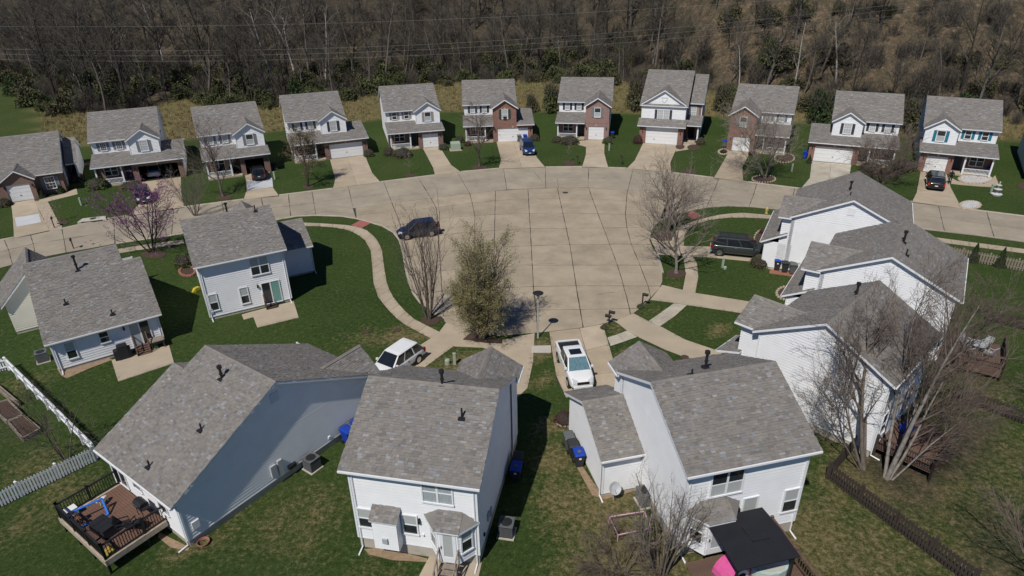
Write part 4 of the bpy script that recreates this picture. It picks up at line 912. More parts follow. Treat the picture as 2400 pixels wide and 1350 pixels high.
        for k in range(4): fb(dm, Fr((d0, .0), (d1, .0)), .03, gw - .03, .02 + k * .533, .02 + k * .533 + .515, -.16, -.1)
        o = dm.build('garage_door', M['gdoor'], root)
        fb(MB(), Fr((d0, 0), (d1, 0)), gw / 2 - .09, gw / 2 + .09, .75, .82, -.1, -.06).build('handle', M['black'], o)
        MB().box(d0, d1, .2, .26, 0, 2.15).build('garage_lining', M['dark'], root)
    for s in (d0 - .32, d1 + .32): lamp_fixture(root, gf2, s - q0, 1.75)
    # porch
    p0 = mu0 + .15; pm = bl0 - 1.25
    for u in (p0, pm): MB().box(X(u) - .09, X(u) + .09, -.12, .06, .2, z0 - .12).build('porch_post', M['trim'], root)
    a, c = span(mu0, bl0); MB().box(a, c, -.25, 3.0, -.2, .2).build('porch_floor', M['conc'], root)
    rl = MB(); a, c = span(p0, pm); rl.box(a, c, -.08, -.02, .95, 1.02).box(a, c, -.08, -.02, .32, .38)
    n = int((c - a) / .14)
    for k in range(1, n): rl.box(a + (c - a) * k / n - .022, a + (c - a) * k / n + .022, -.07, -.03, .36, .96)
    rl.build('railing', M['trim'], root)
    a, c = span(mu0, bl0); iw = MB(); plain(iw, Fr((a, 1.9), (c, 1.9)), 0, c - a, .2, 3.2); 
    oe = X(mu0); plain(iw, Fr((oe, 3.0), (oe, 1.5)) , 0, 1.5, .2, 2.8); iw.build('porch_wall', M[brick], root)
    pf = Fr((a, 1.9), (c, 1.9)); du = X(bl0 - .68) - a
    dd = MB(); fb(dd, pf, du - .45, du + .45, .2, 2.25, 0, .06); dd.build('door', M['shut_dark'], root)
    wu_ = X((p0 + pm) / 2) - a; window(root, pf, wu_ - .75, .95, 1.5, 1.25, ('glass', 'glass'), twin=True)
    # upper windows
    gc = (g0 + g1) / 2 - g0; window(root, gf, gc - .44, 3.68, .88, 1.35, ('blind', 'blind') if seed % 2 else ('glass', 'blind'), grid=grid); shutters(root, gf, gc - .44, 3.62, .88, 1.45, M[shut], .36)
    h_ = MB(); fb(h_, gf, gc - .6, gc + .6, 5.12, 5.22, .0, .07)
    if gable_brick: fb(h_, gf, gc - .1, gc + .1, 5.05, 5.4, 0, .05)
    h_.build('window_head', M['trim'] if not gable_brick else M['stone_tan'], root)
    mf = Fr((w0, MV), (w1, MV)); lo, hi = span(mu0, gu0); L = hi - lo
    for k in (.29, .71):
        s = lo - w0 + L * k; window(root, mf, s - .32, 3.98, .64, 1.0, ('blind', 'blind') if seed % 3 else ('glass', 'glass'), grid=grid); shutters(root, mf, s - .32, 3.95, .64, 1.06, M[shut2 or shut], .33)
    gutter(root, Fr((lo - .3 if not mir else hi + .3 - (hi - lo) - .0, MV - .35), (hi, MV - .35)) if not mir else Fr((lo, MV - .35), (hi + .3, MV - .35)), 0, L + .3, ZE)
    rf.done(root); wl.build('wall', M[siding], root); flush_boards(root)
    MB().box(w0 + .02, w1 - .02, MV - .2, rv - .02, -.3, .25).build('foundation', M['found'], root)
    vent(root, X(mu0 + 4.6), RV + .4, ZR - .25, .7, True)
    return root
def house_at(fn, a, b):
    A = G(*fn(*a)); B = G(*fn(*b)); m = (A + B) / 2; d = B - A; return m.x, m.y, math.degrees(math.atan2(d.y, d.x))
hx = {}
hx[1] = front_house('white_house', 'white house with open double garage, a car and bicycle inside', *house_at(za, (1105, 910), (1385, 875)), 'B', False, 51, 'brick_brown', door_open=True, grid=True)
hx[2] = front_house('white_house', 'white house with open single garage and black car on its driveway', *house_at(za, (1900, 858), (2062, 836)), 'A', False, 52, 'brick_brown', door_open=True)
hx[3] = front_house('white_house', 'white house with closed double garage behind a twiggy leafing tree', *house_at(zb, (510, 735), (770, 705)), 'B', False, 53, 'brick_brown', shut='shut_dark')
hx[4] = front_house('white_house', 'white house with taupe shutters, single garage and two rounded hedges', *house_at(zb, (1225, 650), (1345, 640)), 'A', False, 54, 'brick_brown', shut='shut_tan')
hx[5] = front_house('brick_gable_house', 'house with red brick gable and double garage behind the blue suv', *house_at(zb, (1795, 602), (2040, 594)), 'B', False, 55, 'brick', gable_brick=True, shut='shut_green', shut2='shut_dark')
hx[6] = front_house('brick_gable_house', 'house with pinkish brick gable and single garage below it', *house_at(zc, (450, 585), (580, 588)), 'A', False, 56, 'brick_pink', gable_brick=True, shut='shut_grey', shut2='shut_dark')
hx[8] = front_house('brick_gable_house', 'house with red brick gable and single garage beside a stone ringed tree', *house_at(zc, (1553, 668), (1700, 681)), 'A', True, 58, 'brick', gable_brick=True, shut='shut_grey')
hx[9] = front_house('white_house', 'white house with black shutters and carriage style double garage door', *house_at(zd, (540, 748), (835, 775)), 'B', True, 59, 'brick', shut='shut_dark', grid=True)
hx[10] = front_house('white_house', 'white house with teal shutters and single garage', *house_at(zd, (1385, 828), (1565, 847)), 'A', True, 60, 'brick', shut='shut_teal')
hx[11] = front_house('white_house', 'next house beyond the teal shuttered one, only its shaded side wall showing', 66.9, 78.3, -31, 'A', True, 61, 'brick')
# H7: the tall house with the wide gable
def tall_house():
    x, y, yaw = house_at(zc, (888, 612), (1145, 628))
    root = thing('white_house', 'tall white house with wide front gable, paired window and double garage', 'house', (x, y, 0), R(yaw), 'houses in a row across the street')
    rf = Roof(57, .21, .36, .18); wl = MB(); tr = MB(); bk = MB()
    rf.gable_u(-3.75, 3.55, .85, 17.3, 5.75, 9.7, 9.07); rf.gable_u(3.57, 5.75, 3.6, 17.2, 5.75, 9.0, 10.4)
    S = 3.95 / 8.22; zp = 8.05; rf.gable_v(-3.7, 3.5, .85, .85 + (zp - 5.75) / S, 5.75, zp)
    rf.plane((-3.75, -.4, 2.85), (7.3, 0, 0), (0, 1.65, .82)); rf.plane((3.45, .9, 2.95), (2.3, 0, 0), (0, 3.1, .9))
    gf = Fr((-3.4, 1.2), (3.2, 1.2)); lap(wl, gf, 0, gf.L, 2.9, 5.72, (gf.L / 2, 7.85), .2)
    lap(wl, Fr((3.2, 1.2), (3.2, 4.0)), 0, 2.8, 2.9, 5.7, None, .2); lap(wl, Fr((-3.4, 17), (-3.4, 1.2)), 0, 15.8, .2, 5.7, (7.9, 9.4), .2)
    rw = Fr((3.2, 3.95), (5.45, 3.95)); plain(bk, rw, 0, rw.L, .2, 5.7); lap(wl, Fr((5.45, 3.95), (5.45, 16.9)), 0, 12.95, .2, 5.7, (6.5, 8.8), .2); plain(wl, Fr((5.45, 16.9), (-3.4, 16.9)), 0, 8.85, .2, 5.7)
    q = Fr((-3.4, 0), (3.2, 0))
    for s0, s1, a, b in ((0, .95, 0, 2.75), (5.85, 6.6, 0, 2.75)): fb(MB(), q, s0, s1, a, b, -.3, 0).build('brick_pier', M['brick'], root)
    lap(wl, Fr((3.2, 0), (3.2, 1.3)), 0, 1.3, .2, 2.8, None, .2); lap(wl, Fr((-3.4, 1.3), (-3.4, 0)), 0, 1.3, .2, 2.8, None, .2)
    bk.build('brick_front', M['brick'], root); fb(MB(), q, .95, 5.85, 2.15, 2.75, -.25, .01).build('door_header', M['trim'], root)
    dm = MB()
    for k in range(4): fb(dm, q, .98, 5.82, .02 + k * .533, .02 + k * .533 + .515, -.16, -.1)
    o = dm.build('garage_door', M['gdoor'], root); fb(MB(), q, 2.2, 2.4, .7, .77, -.1, -.06).build('handle', M['black'], o); MB().box(-2.4, 2.4, .2, .26, 0, 2.15).build('garage_lining', M['dark'], root)
    for s in (.5, 6.2): lamp_fixture(root, q, s, 1.75)
    window(root, gf, 2.45, 3.55, 1.7, 1.45, ('blind', 'blind'), twin=True, grid=True); shutters(root, gf, 2.45, 3.5, 1.7, 1.55, M['shut_dark'], .36)
    window(root, rw, .45, 3.75, .95, 1.35, ('blind', 'blind'), grid=True); shutters(root, rw, .45, 3.7, .95, 1.4, M['shut_tan'], .34)
    v = MB(); cx, cz = 3.3, 6.45   # crest shaped gable ornament
    for a, b in (((-.42, .45), (.42, .45)), ((-.42, .45), (-.3, .05)), ((-.3, .05), (0, -.35)), ((0, -.35), (.3, .05)), ((.3, .05), (.42, .45))):
        v.tube(gf.p(cx + a[0], cz + a[1], .04), gf.p(cx + b[0], cz + b[1], .04), .05, .05, 6)
    v.build('gable_ornament', M['siding_grey'], root)
    MB().box(5.2, 5.42, 1.2, 1.42, .25, 2.85).build('porch_post', M['trim'], root); MB().box(3.25, 5.45, 1.0, 3.95, -.2, .25).build('porch_floor', M['conc'], root)
    fb(MB(), rw, .5, 1.5, .25, 2.4, 0, .06).build('door', M['dark'], root)
    gutter(root, Fr((-3.75, -.4), (3.55, -.4)), 0, 7.3, 2.85); gutter(root, Fr((3.45, .9), (5.75, .9)), 0, 2.3, 2.95); gutter(root, Fr((3.6, 3.6), (5.75, 3.6)), 0, 2.15, 5.75)
    rf.done(root); wl.build('wall', M['siding'], root); corner_boards(tr, [(-3.4, 1.2), (3.2, 1.2), (5.45, 3.95)], 2.8, 5.7); flush_boards(root); MB().box(-3.38, 5.43, 4.0, 16.9, -.3, .2).build('foundation', M['found'], root)
    vent(root, -1.2, 9.4, 9.45, .7, True)
    return root
hx[7] = tall_house()
# H0: brick ranch at the left edge
def brick_ranch():
    x, y, yaw = house_at(za, (90, 1070), (262, 1045))
    root = thing('brick_ranch_house', 'low brick fronted house with single garage and stone path, at the end of the row', 'house', (x, y, 0), R(yaw), 'houses in a row across the street')
    rf = Roof(50, .21, .36, .18); wl = MB(); bk = MB()
    rf.gable_u(-9, 5.05, 1.0, 17.0, 2.8, 6.4); rf.gable_v(-1.75, 2.05, -.35, 3.4, 2.7, 4.0); rf.gable_u(5.07, 6.5, 5.2, 15.5, 2.7, 5.1)
    q = Fr((-1.5, 0), (1.8, 0))
    for s0, s1, a, b in ((0, .28, 0, 2.6), (2.75, 3.3, 0, 2.6), (.28, 2.75, 2.15, 2.6)): fb(bk, q, s0, s1, a, b, -.25, 0)
    plain(bk, q, 0, 3.3, 2.6, 2.62, (1.65, 3.8)); plain(bk, Fr((1.8, 0), (1.8, 1.4)), 0, 1.4, 0, 2.7); f2 = Fr((1.8, 1.4), (4.75, 1.4)); plain(bk, f2, 0, f2.L, 0, 2.8); plain(bk, Fr((4.75, 1.4), (4.75, 4)), 0, 2.6, 0, 2.8); plain(bk, Fr((-1.5, 1.4), (-1.5, 0)), 0, 1.4, 0, 2.7); plain(bk, Fr((-8.7, 1.4), (-1.5, 1.4)), 0, 7.2, 0, 2.8)
    bk.build('brick_front', M['brick_brown'], root)
    lap(wl, Fr((4.75, 4), (4.75, 16.6)), 0, 12.6, .1, 2.8, (5., 6.2), .2); lap(wl, Fr((-8.7, 16.6), (-8.7, 1.4)), 0, 15.2, .1, 2.8, (7.6, 6.2), .2); plain(wl, Fr((4.75, 16.6), (-8.7, 16.6)), 0, 13.4, .1, 2.8); lap(wl, Fr((6.2, 5.6), (6.2, 15.1)), 0, 9.5, .1, 2.7, (4.7, 4.9), .2); wl.build('wall', M['siding'], root)
    dm = MB()
    for k in range(4): fb(dm, q, .3, 2.73, .02 + k * .533, .02 + k * .533 + .515, -.16, -.1)
    o = dm.build('garage_door', M['gdoor'], root); fb(MB(), q, 1.42, 1.6, .7, .77, -.1, -.06).build('handle', M['black'], o); MB().box(-1.2, 1.25, .2, .25, 0, 2.15).build('garage_lining', M['dark'], root)
    window(root, f2, 1.0, .75, 1.0, 1.5, ('glass', 'glass'), grid=True); shutters(root, f2, 1.0, .7, 1.0, 1.6, M['shut_grey'], .4)
    for s in (.12, 3.05): lamp_fixture(root, q, s, 1.75)
    gutter(root, Fr((1.9, 1.0), (5.05, 1.0)), 0, 3.15, 2.8); MB().box(6.1, 6.28, 5.3, 5.48, 0, 2.6).build('porch_post', M['trim'], root)
    rf.done(root); MB().box(-8.68, 4.73, 2.0, 16.5, -.3, .12).build('foundation', M['found'], root)
    return root
hx[0] = brick_ranch()
# ================================================================== vehicles
def panel(P, inset=(.04, .04, .04, .04), out=.015):
    """thin panel on the quad P (bl, br, tr, tl seen from outside)"""
    bl, br, tr, tl = [Vector(p) for p in P]
    def at(s, t): return (bl * (1 - s) + br * s) * (1 - t) + (tl * (1 - s) + tr * s) * t
    w = ((br - bl).length + (tr - tl).length) / 2; h = ((tl - bl).length + (tr - br).length) / 2
    a, b, c, d = inset[0] / w, 1 - inset[1] / w, inset[2] / h, 1 - inset[3] / h
    q = [at(a, c), at(b, c), at(b, d), at(a, d)]; n = (q[1] - q[0]).cross(q[3] - q[0]).normalized()
    return MB().hexa([p - n * .02 for p in q], [p + n * out for p in q])
def car(name, label, loc, head, paint, L=4.5, W=1.85, H=1.68, belt=1.02, hood=.95, x_ws=None, kind='suv', wheel_r=.35, rack=False, spare=False, bed=False, shade=False, sunroof=False, cat='car', lower=None):
    root = thing(name, label, cat, loc, head); h = L / 2; w = W / 2
    hw = 1.15 if kind != 'van' else .85          # hood length
    cw = h - hw                                  # base of windscreen
    body = MB(); zb = .24
    if bed: tail = -h + 1.55
    st = [(-h, .80, .45, belt - .10), (-h + .12, .95, .30, belt - .02), (-h + .6, 1.0, zb, belt), (-.2, 1.0, zb, belt), (cw - .1, 1.0, zb, belt - .01), (cw + .1, .99, zb, hood + .03), (h - .45, .95, zb, hood - .05), (h - .12, .86, .28, hood - .16), (h, .70, .40, hood - .30)]
    rings = []
    for x, f, z0, z1 in st:
        a = w * f; rings.append([(x, -a * .86, z0), (x, -a * .98, z0 + .16), (x, -a, (z0 + z1) / 2), (x, -a * .97, z1 - .10), (x, -a * .90, z1 - .015), (x, -a * .5, z1 + .02), (x, a * .5, z1 + .02), (x, a * .90, z1 - .015), (x, a * .97, z1 - .10), (x, a, (z0 + z1) / 2), (x, a * .98, z0 + .16), (x, a * .86, z0)][::-1])
    bo = body.loft(rings).build('body', paint, root, smooth=True); sm_ = bo.modifiers.new('round', 'SUBSURF'); sm_.levels = sm_.render_levels = 2
    # cabin
    rk = {'suv': .34, 'wagon': .55, 'truck': .16, 'van': .30, 'sedan': .95}[kind]
    xb0 = (-h + .10 if not bed else -h + 1.5) if kind != 'sedan' else -h + .75
    xb1 = cw + .10; xt0 = xb0 + rk; xt1 = cw - .72; wb = w * .93; wt = w * .74; zt = H - .05; z0 = belt - .03
    B = [(xb0, -wb, z0), (xb1, -wb, z0), (xb1, wb, z0), (xb0, wb, z0)]; T = [(xt0, -wt, zt), (xt1, -wt, zt), (xt1, wt, zt), (xt0, wt, zt)]
    cb = MB().hexa(B, T).build('cabin', paint, root); bv = cb.modifiers.new('round', 'BEVEL'); bv.width = .06; bv.segments = 3
    rfm = MB(); rfm.loft([[(x, -wt * f, zt - .01), (x, -wt * f * .9, zt + k), (x, wt * f * .9, zt + k), (x, wt * f, zt - .01)][::-1] for x, f, k in ((xt0 - .02, 1.0, .015), (xt0 + .25, 1.03, .05), (xt1 - .3, 1.03, .05), (xt1 + .02, 1.0, .015))]).build('roof_panel', paint, root)
    panel([B[1], B[2], T[2], T[1]], (.09, .09, .05, .03)).build('windscreen', M['sunshade'] if shade else M['carglass'], root)
    panel([B[3], B[0], T[0], T[3]], (.12, .12, .12, .06)).build('rear_window', M['carglass'], root)
    for a, b, c, d in ((0, 1, 1, 0), (2, 3, 3, 2)):
        P0, P1, Q1, Q0 = [Vector(v) for v in (B[a], B[b], T[c], T[d])]
        n = 2 if (bed or kind == 'sedan') else 3
        for k in range(n):
            s, e = k / n, (k + 1) / n
            panel([P0.lerp(P1, s), P0.lerp(P1, e), Q0.lerp(Q1, e), Q0.lerp(Q1, s)], (.06, .06, .06, .06)).build('side_window', M['carglass'], root)
    if sunroof: MB().box(xt1 - .95, xt1 - .25, -.42, .42, zt + .045, zt + .062).build('sunroof', M['carglass'], root)
    if rack:
        for sgn in (-1, 1): MB().box(xt0 + .1, xt1 - .15, sgn * wt * .86 - .02, sgn * wt * .86 + .02, zt + .07, zt + .11).build('roof_rail', M['black'], root)
        for k in range(4): x = xt0 + .3 + k * (xt1 - xt0 - .6) / 3; MB().box(x - .025, x + .025, -wt * .86, wt * .86, zt + .075, zt + .1).build('cross_bar', M['black'], root)
    if bed:
        b0, b1 = -h + .10, xb0 - .06
        MB().box(b0, b1, -w * .86, w * .86, belt + .012, belt + .03).build('bed_liner', M['black'], root)
        for y0, y1, x0, x1 in ((-w * .98, -w * .84, b0 - .05, b1), (w * .84, w * .98, b0 - .05, b1), (-w * .9, w * .9, b0 - .08, b0 + .03)): MB().box(x0, x1, y0, y1, belt - .06, belt + .12).build('bed_side', paint, root)
    # wheels
    wx = (-h + .88, h - .86)
    tm = MB().tube((0, -.11, 0), (0, .11, 0), wheel_r, wheel_r, 20).mesh('wheel', M['tyre']); rm = MB().tube((0, -.118, 0), (0, .118, 0), wheel_r * .66, wheel_r * .66, 16).mesh('rim', M['chrome'])
    am = MB().tube((0, -.06, 0), (0, .06, 0), wheel_r * 1.17, wheel_r * 1.17, 20).mesh('wheel_arch', M['black'])
    for x in wx:
        for s in (-1, 1):
            o = place(tm, 'wheel', root, (x, s * (w - .10), wheel_r)); place(rm, 'rim', o); place(am, 'wheel_arch', root, (x, s * (w - .052), wheel_r + .02))
    # lights, mirrors, bumpers, plates
    for s in (-1, 1):
        MB().hexa([(h - .34, s * w * .62 - .16, hood - .27), (h - .02, s * w * .56 - .16, hood - .30), (h - .02, s * w * .56 + .16, hood - .30), (h - .34, s * w * .72 + .16, hood - .27)], [(h - .40, s * w * .62 - .16, hood - .08), (h - .12, s * w * .56 - .16, hood - .15), (h - .12, s * w * .56 + .16, hood - .15), (h - .40, s * w * .70 + .16, hood - .08)]).build('headlight', M['lens'], root)
        MB().box(-h - .02, -h + .22, s * w * .83 - .10, s * w * .83 + .10, belt - .38, belt - .06).build('tail_light', M['redlens'], root)
        MB().box(cw - .28, cw - .14, s * (w + .02) - .09, s * (w + .02) + .09, belt + .0, belt + .14).build('mirror', paint, root)
        MB().box(-.4, -.22, s * (w * .985) - .02, s * (w * .985) + .02, belt - .2, belt - .16).build('handle', M['chrome'], root)
    MB().box(h - .10, h + .03, -w * .72, w * .72, .34, .52).build('bumper', lower or paint, root); MB().box(-h - .05, -h + .12, -w * .86, w * .86, .36, .56).build('bumper', lower or paint, root)
    MB().box(h - .09, h + .012, -.42, .42, hood - .38, hood - .22).build('grille', M['black'], root)
    MB().box(-h - .06, -h - .045, -.16, .16, .62, .74).build('number_plate', M['white'], root); MB().box(h + .03, h + .04, -.16, .16, .42, .52).build('number_plate', M['white'], root)
    if spare: MB().tube((-h - .18, 0, .95), (-h + .02, 0, .95), .34, .34, 18).build('spare_wheel', M['tyre'], root)
    return root
def paint(name, c, rough=.28): return mat(name, c, rough, .03, 2, spec=.5, coat=.6)
M['p_white'] = paint('car_paint_white', (.76, .77, .77)); M['p_navy'] = paint('car_paint_navy', (.008, .012, .034)); M['p_grey'] = paint('car_paint_dark_grey', (.035, .042, .042)); M['p_blue'] = paint('car_paint_blue', (.010, .035, .13)); M['p_black'] = paint('car_paint_black', (.008, .008, .009)); M['p_silver'] = paint('car_paint_silver_blue', (.35, .42, .46))
def head(a, b): d = G(*b) - G(*a); return math.atan2(d.y, d.x)
def off(P, ang, fwd, left): return Vector((P.x + fwd * math.cos(ang) - left * math.sin(ang), P.y + fwd * math.sin(ang) + left * math.cos(ang), .03))
a = head((1308, 853), (1326, 899)); car('pickup_truck', 'white four-door pickup truck with black bed and silver windscreen shade', off((G(1308, 853) + G(1326, 899)) / 2, a, .05, .92), a, M['p_white'], 5.0, 1.85, 1.78, 1.12, 1.06, kind='truck', bed=True, shade=True, sunroof=True, cat='pickup truck')
a = head((1040, 783), (935, 858)); car('parked_car', 'white crossover car on the driveway behind the long grey sided house', off(G(985, 850), a, 1.55, -.88), a, M['p_white'], 4.55, 1.86, 1.66, 1.0, .96, kind='wagon')
a = head((1017, 555), (953, 564)); car('parked_car', 'dark navy suv with rear spare wheel in the turning circle behind a bare tree', off((G(1017, 555) + G(953, 564)) / 2, a, .05, -.9), a, M['p_navy'], 4.4, 1.78, 1.72, 1.04, 1.0, kind='suv', spare=True)
a = head((1688, 601), (1767, 609)); car('parked_car', 'long dark grey suv with roof rack parked on a driveway beside the white gabled house', off((G(1688, 601) + G(1767, 609)) / 2, a, .1, .98), a, M['p_grey'], 5.35, 2.0, 1.88, 1.15, 1.1, kind='suv', rack=True, wheel_r=.39, lower=M['greybox'])
a = head((1222, 331), (1241, 364)); car('parked_car', 'blue suv parked nose out on the driveway of the red brick gable house', off((G(1224, 363) + G(1256, 363)) / 2, a, -1.5, 0), a, M['p_blue'], 4.7, 1.9, 1.72, 1.05, 1.0)
a = head((2192, 446), (2184, 405)); car('parked_car', 'black minivan on the driveway of the teal shuttered house', off((G(2171, 447) + G(2211, 449)) / 2, a, 2.25, 0), a, M['p_black'], 4.9, 1.95, 1.75, 1.05, .98, kind='van')
a = R(21.5 + 90); car('parked_car', 'black car parked in front of an open single garage', off((G(592, 425) + G(626, 424)) / 2, a, 2.0, 0), a, M['p_black'], 4.5, 1.8, 1.55, .98, .95, kind='wagon')
a = hx[1].rotation_euler.z + R(90); car('parked_car', 'silver blue car inside the open double garage', local(hx[1], -.85, 3.1, .04), a, M['p_silver'], 4.5, 1.8, 1.45, .92, .9, kind='sedan')
a = head((345, 430), (352, 478)); car('parked_car', 'black car on the driveway behind the purple blossoming tree', off(G(338, 468), a, 0, 0), a, M['p_black'], 4.6, 1.85, 1.6, 1.0, .95, kind='wagon')
# ================================================================== wheelie bins
BB = MB().hexa([(-.21, -.24, .10), (.21, -.24, .10), (.21, .22, .10), (-.21, .22, .10)], [(-.29, -.34, .98), (.29, -.34, .98), (.29, .36, .98), (-.29, .36, .98)])
BB.hexa([(-.30, -.36, .90), (.30, -.36, .90), (.30, .37, .90), (-.30, .37, .90)], [(-.30, -.36, .985), (.30, -.36, .985), (.30, .37, .985), (-.30, .37, .985)])
BL = MB().loft([[(-.31, y, .985), (.31, y, .985), (.31, y, .985 + t), (.2, y, 1.0 + t * 1.25), (-.2, y, 1.0 + t * 1.25), (-.31, y, .985 + t)][::-1] for y, t in ((-.40, .02), (-.30, .06), (.25, .10), (.38, .07))])
bin_mesh = {}
def wheelie_bin(label, loc, rz, body='bin_dark', lid='bin_dark', logo=False, group='wheelie bins beside the houses'):
    r = thing('wheelie_bin', label, 'bin', loc, rz, group)
    for k, mb, m, nm in (('b' + body, BB, body, 'body'), ('l' + lid, BL, lid, 'lid')):
        if k not in bin_mesh: bin_mesh[k] = mb.mesh(nm, M[m])
        place(bin_mesh[k], nm, r)
    if 'w' not in bin_mesh:
        bin_mesh['w'] = MB().tube((-.03, 0, 0), (.03, 0, 0), .13, .13, 12).mesh('wheel', M['tyre']); bin_mesh['h'] = MB().tube((-.24, .44, .93), (.24, .44, .93), .02, .02, 6).tube((-.24, .34, .93), (-.24, .44, .93), .02, .02, 6).tube((.24, .34, .93), (.24, .44, .93), .02, .02, 6).mesh('handle', M['black'])
        bin_mesh['m'] = MB().box(-.11, .11, -.12, .08, 1.07, 1.128).mesh('lid_emblem', M['white'])
    for s in (-.27, .27): place(bin_mesh['w'], 'wheel', r, (s, .30, .13))
    place(bin_mesh['h'], 'handle', r)
    if logo:   # pale square print on the lid and a small one on the front
        MB().box(-.10, .10, -.16, .02, 1.08, 1.122).build('lid_emblem', M['bin_grey'], r); MB().box(-.07, .07, -.345, -.325, .70, .80).build('front_emblem', M['white'], r)
    return r
def at_local(h, u, v): return local(h, u, v)
for i, (px, bd, ld, lb, lg) in enumerate([((1819, 633), 'bin_dark', 'bin_blue', 'bin with blue lid standing on red pavers by the gabled house', 1), ((1837, 638), 'bin_dark', 'bin_dark', 'charcoal bin between a blue lidded and a grey lidded bin on red pavers', 0), ((1855, 642), 'bin_grey', 'bin_grey', 'grey lidded bin third in the row on red pavers', 0), ((1873, 646), 'bin_dark', 'utilgreen', 'greenish bin at the end of the row on red pavers, half behind a roof', 0)]):
    wheelie_bin(lb, G(*px) + Vector((0, 0, .05)), R(-15), bd, ld, lg)
conc_patch('paver_strip', [(1690, 555), (1780, 520), (1880, 560), (1870, 598), (1690, 572)], M['paver_red'], .03, m2)
a = hFR.rotation_euler.z
for u, v, bd, ld, lb, lg in [(-5.95, 5.0, 'bin_grey', 'bin_grey', 'grey lidded bin in the row of three along the low garage wall', 0), (-5.92, 4.25, 'bin_dark', 'bin_dark', 'charcoal bin in the middle of three along the low garage wall', 0), (-5.85, 3.45, 'bin_dark', 'bin_blue', 'bright blue lidded bin first in the row of three along the low garage wall', 1)]:
    wheelie_bin(lb, local(hFR, u, v), a + R(-4), bd, ld, lg)
wheelie_bin('charcoal bin in the shade beside a blue lidded one along the bay door house', local(hF, 3.75, 2.9), hF.rotation_euler.z, 'bin_dark', 'bin_dark'); wheelie_bin('blue lidded bin in the shade along the side of the bay door house', local(hF, 3.8, 2.05), hF.rotation_euler.z, 'bin_dark', 'bin_blue', True)
wheelie_bin('blue lidded bin half hidden behind the roof corner, by the sunlit grey gable wall', local(hFL, 4.15, 4.6), hFL.rotation_euler.z + R(90), 'bin_blue', 'bin_blue'); wheelie_bin('second blue lidded bin by the sunlit grey gable wall, half hidden by a roof', local(hFL, 4.15, 3.7), hFL.rotation_euler.z + R(90), 'bin_blue', 'bin_blue')
wheelie_bin('blue lidded bin beside the pinkish brick gable house', G(*zc(640, 575)), R(-10), 'bin_dark', 'bin_blue'); wheelie_bin('blue lidded recycling cart with grey body by the red brick single garage', G(*zc(1505, 640)), R(-25), 'bin_grey', 'bin_blue'); wheelie_bin('blue lidded bin at the corner of the carriage door garage', G(*zd(478, 730)), R(-25), 'bin_blue', 'bin_blue'); wheelie_bin('blue lidded bin beside the white porch railing and stone bed', G(*zd(1885, 860)), R(-29), 'bin_dark', 'bin_blue'); wheelie_bin('blue lidded bin tucked behind the blue suv', G(*zb(2010, 595)), R(3), 'bin_blue', 'bin_blue'); wheelie_bin('grey bin tucked behind the blue suv', G(*zb(1965, 600)), R(3), 'bin_grey', 'bin_grey')
# ================================================================== air conditioners, meters
def ac_unit(label, loc, rz=0, s=1.0, m='bin_dark'):
    r = thing('air_conditioner', label, 'air conditioner', loc, rz, 'air conditioners beside the houses')
    MB().box(-.45 * s, .45 * s, -.45 * s, .45 * s, -.05, .06).build('pad', M['found'], r)
    b = MB().box(-.36 * s, .36 * s, -.36 * s, .36 * s, .06, .80 * s); b.build('housing', M[m], r)
    for k in range(10):
        z = .14 + k * .062 * s; MB().box(-.372 * s, .372 * s, -.372 * s, .372 * s, z, z + .022).build('louvre', M['bin_grey'], r)
    MB().box(-.39 * s, .39 * s, -.39 * s, .39 * s, .80 * s, .84 * s).build('top_rim', M['bin_grey'], r); MB().lathe((0, 0, .835 * s), [(.30 * s, 0), (.30 * s, .012), (.05, .03)], 16).build('fan_grille', M['black'], r)
ac_unit('air conditioner by the sunlit grey gable wall', local(hFL, 4.15, .9), hFL.rotation_euler.z)
ac_unit('dark air conditioner in the shade beside the bay door house', local(hF, 4.05, -1.9), hF.rotation_euler.z, 1.0, 'black')
ac_unit('brown grey air conditioner at the corner behind the low garage wing', G(1512, 1178), hFR.rotation_euler.z, 1.1, 'bin_grey'); ac_unit('pale air conditioner in the shade at the single-storey house end wall', local(hW1, -4.5, -2.2), hW1.rotation_euler.z, 1., 'bin_grey')
# satellite dish, hose reel
r = thing('satellite_dish', 'grey satellite dish on a short pole behind the low garage wing', 'satellite dish', local(hFR, -4.9, .35)); MB().tube((0, 0, 0), (0, 0, .8), .03, .03, 8).build('pole', M['greybox'], r)
o = MB().lathe((0, 0, 0), [(.02, .0), (.18, .03), (.32, .10), (.36, .14), (.30, .11), (.16, .045)], 18).build('dish', M['greybox'], r); o.location = (0, -.06, .92); o.rotation_euler = (R(55), 0, R(20)); o = MB().tube((0, -.1, .9), (.0, -.5, 1.05), .015, .015, 6).build('feed_arm', M['greybox'], r)
r = thing('hose_reel', 'reddish coiled garden hose at the foot of the grey gable wall', 'hose', local(hFL, 3.9, -6.0)); mb = MB()
for k in range(4):
    for i in range(14): t0, t1 = 2 * math.pi * i / 14, 2 * math.pi * (i + 1) / 14; q = .26 + .015 * k; mb.tube((q * math.cos(t0), q * math.sin(t0), .03 + .04 * k), (q * math.cos(t1), q * math.sin(t1), .03 + .04 * k), .02, .02, 5, cap=False)
mb.build('coil', M['paver_red'], r)
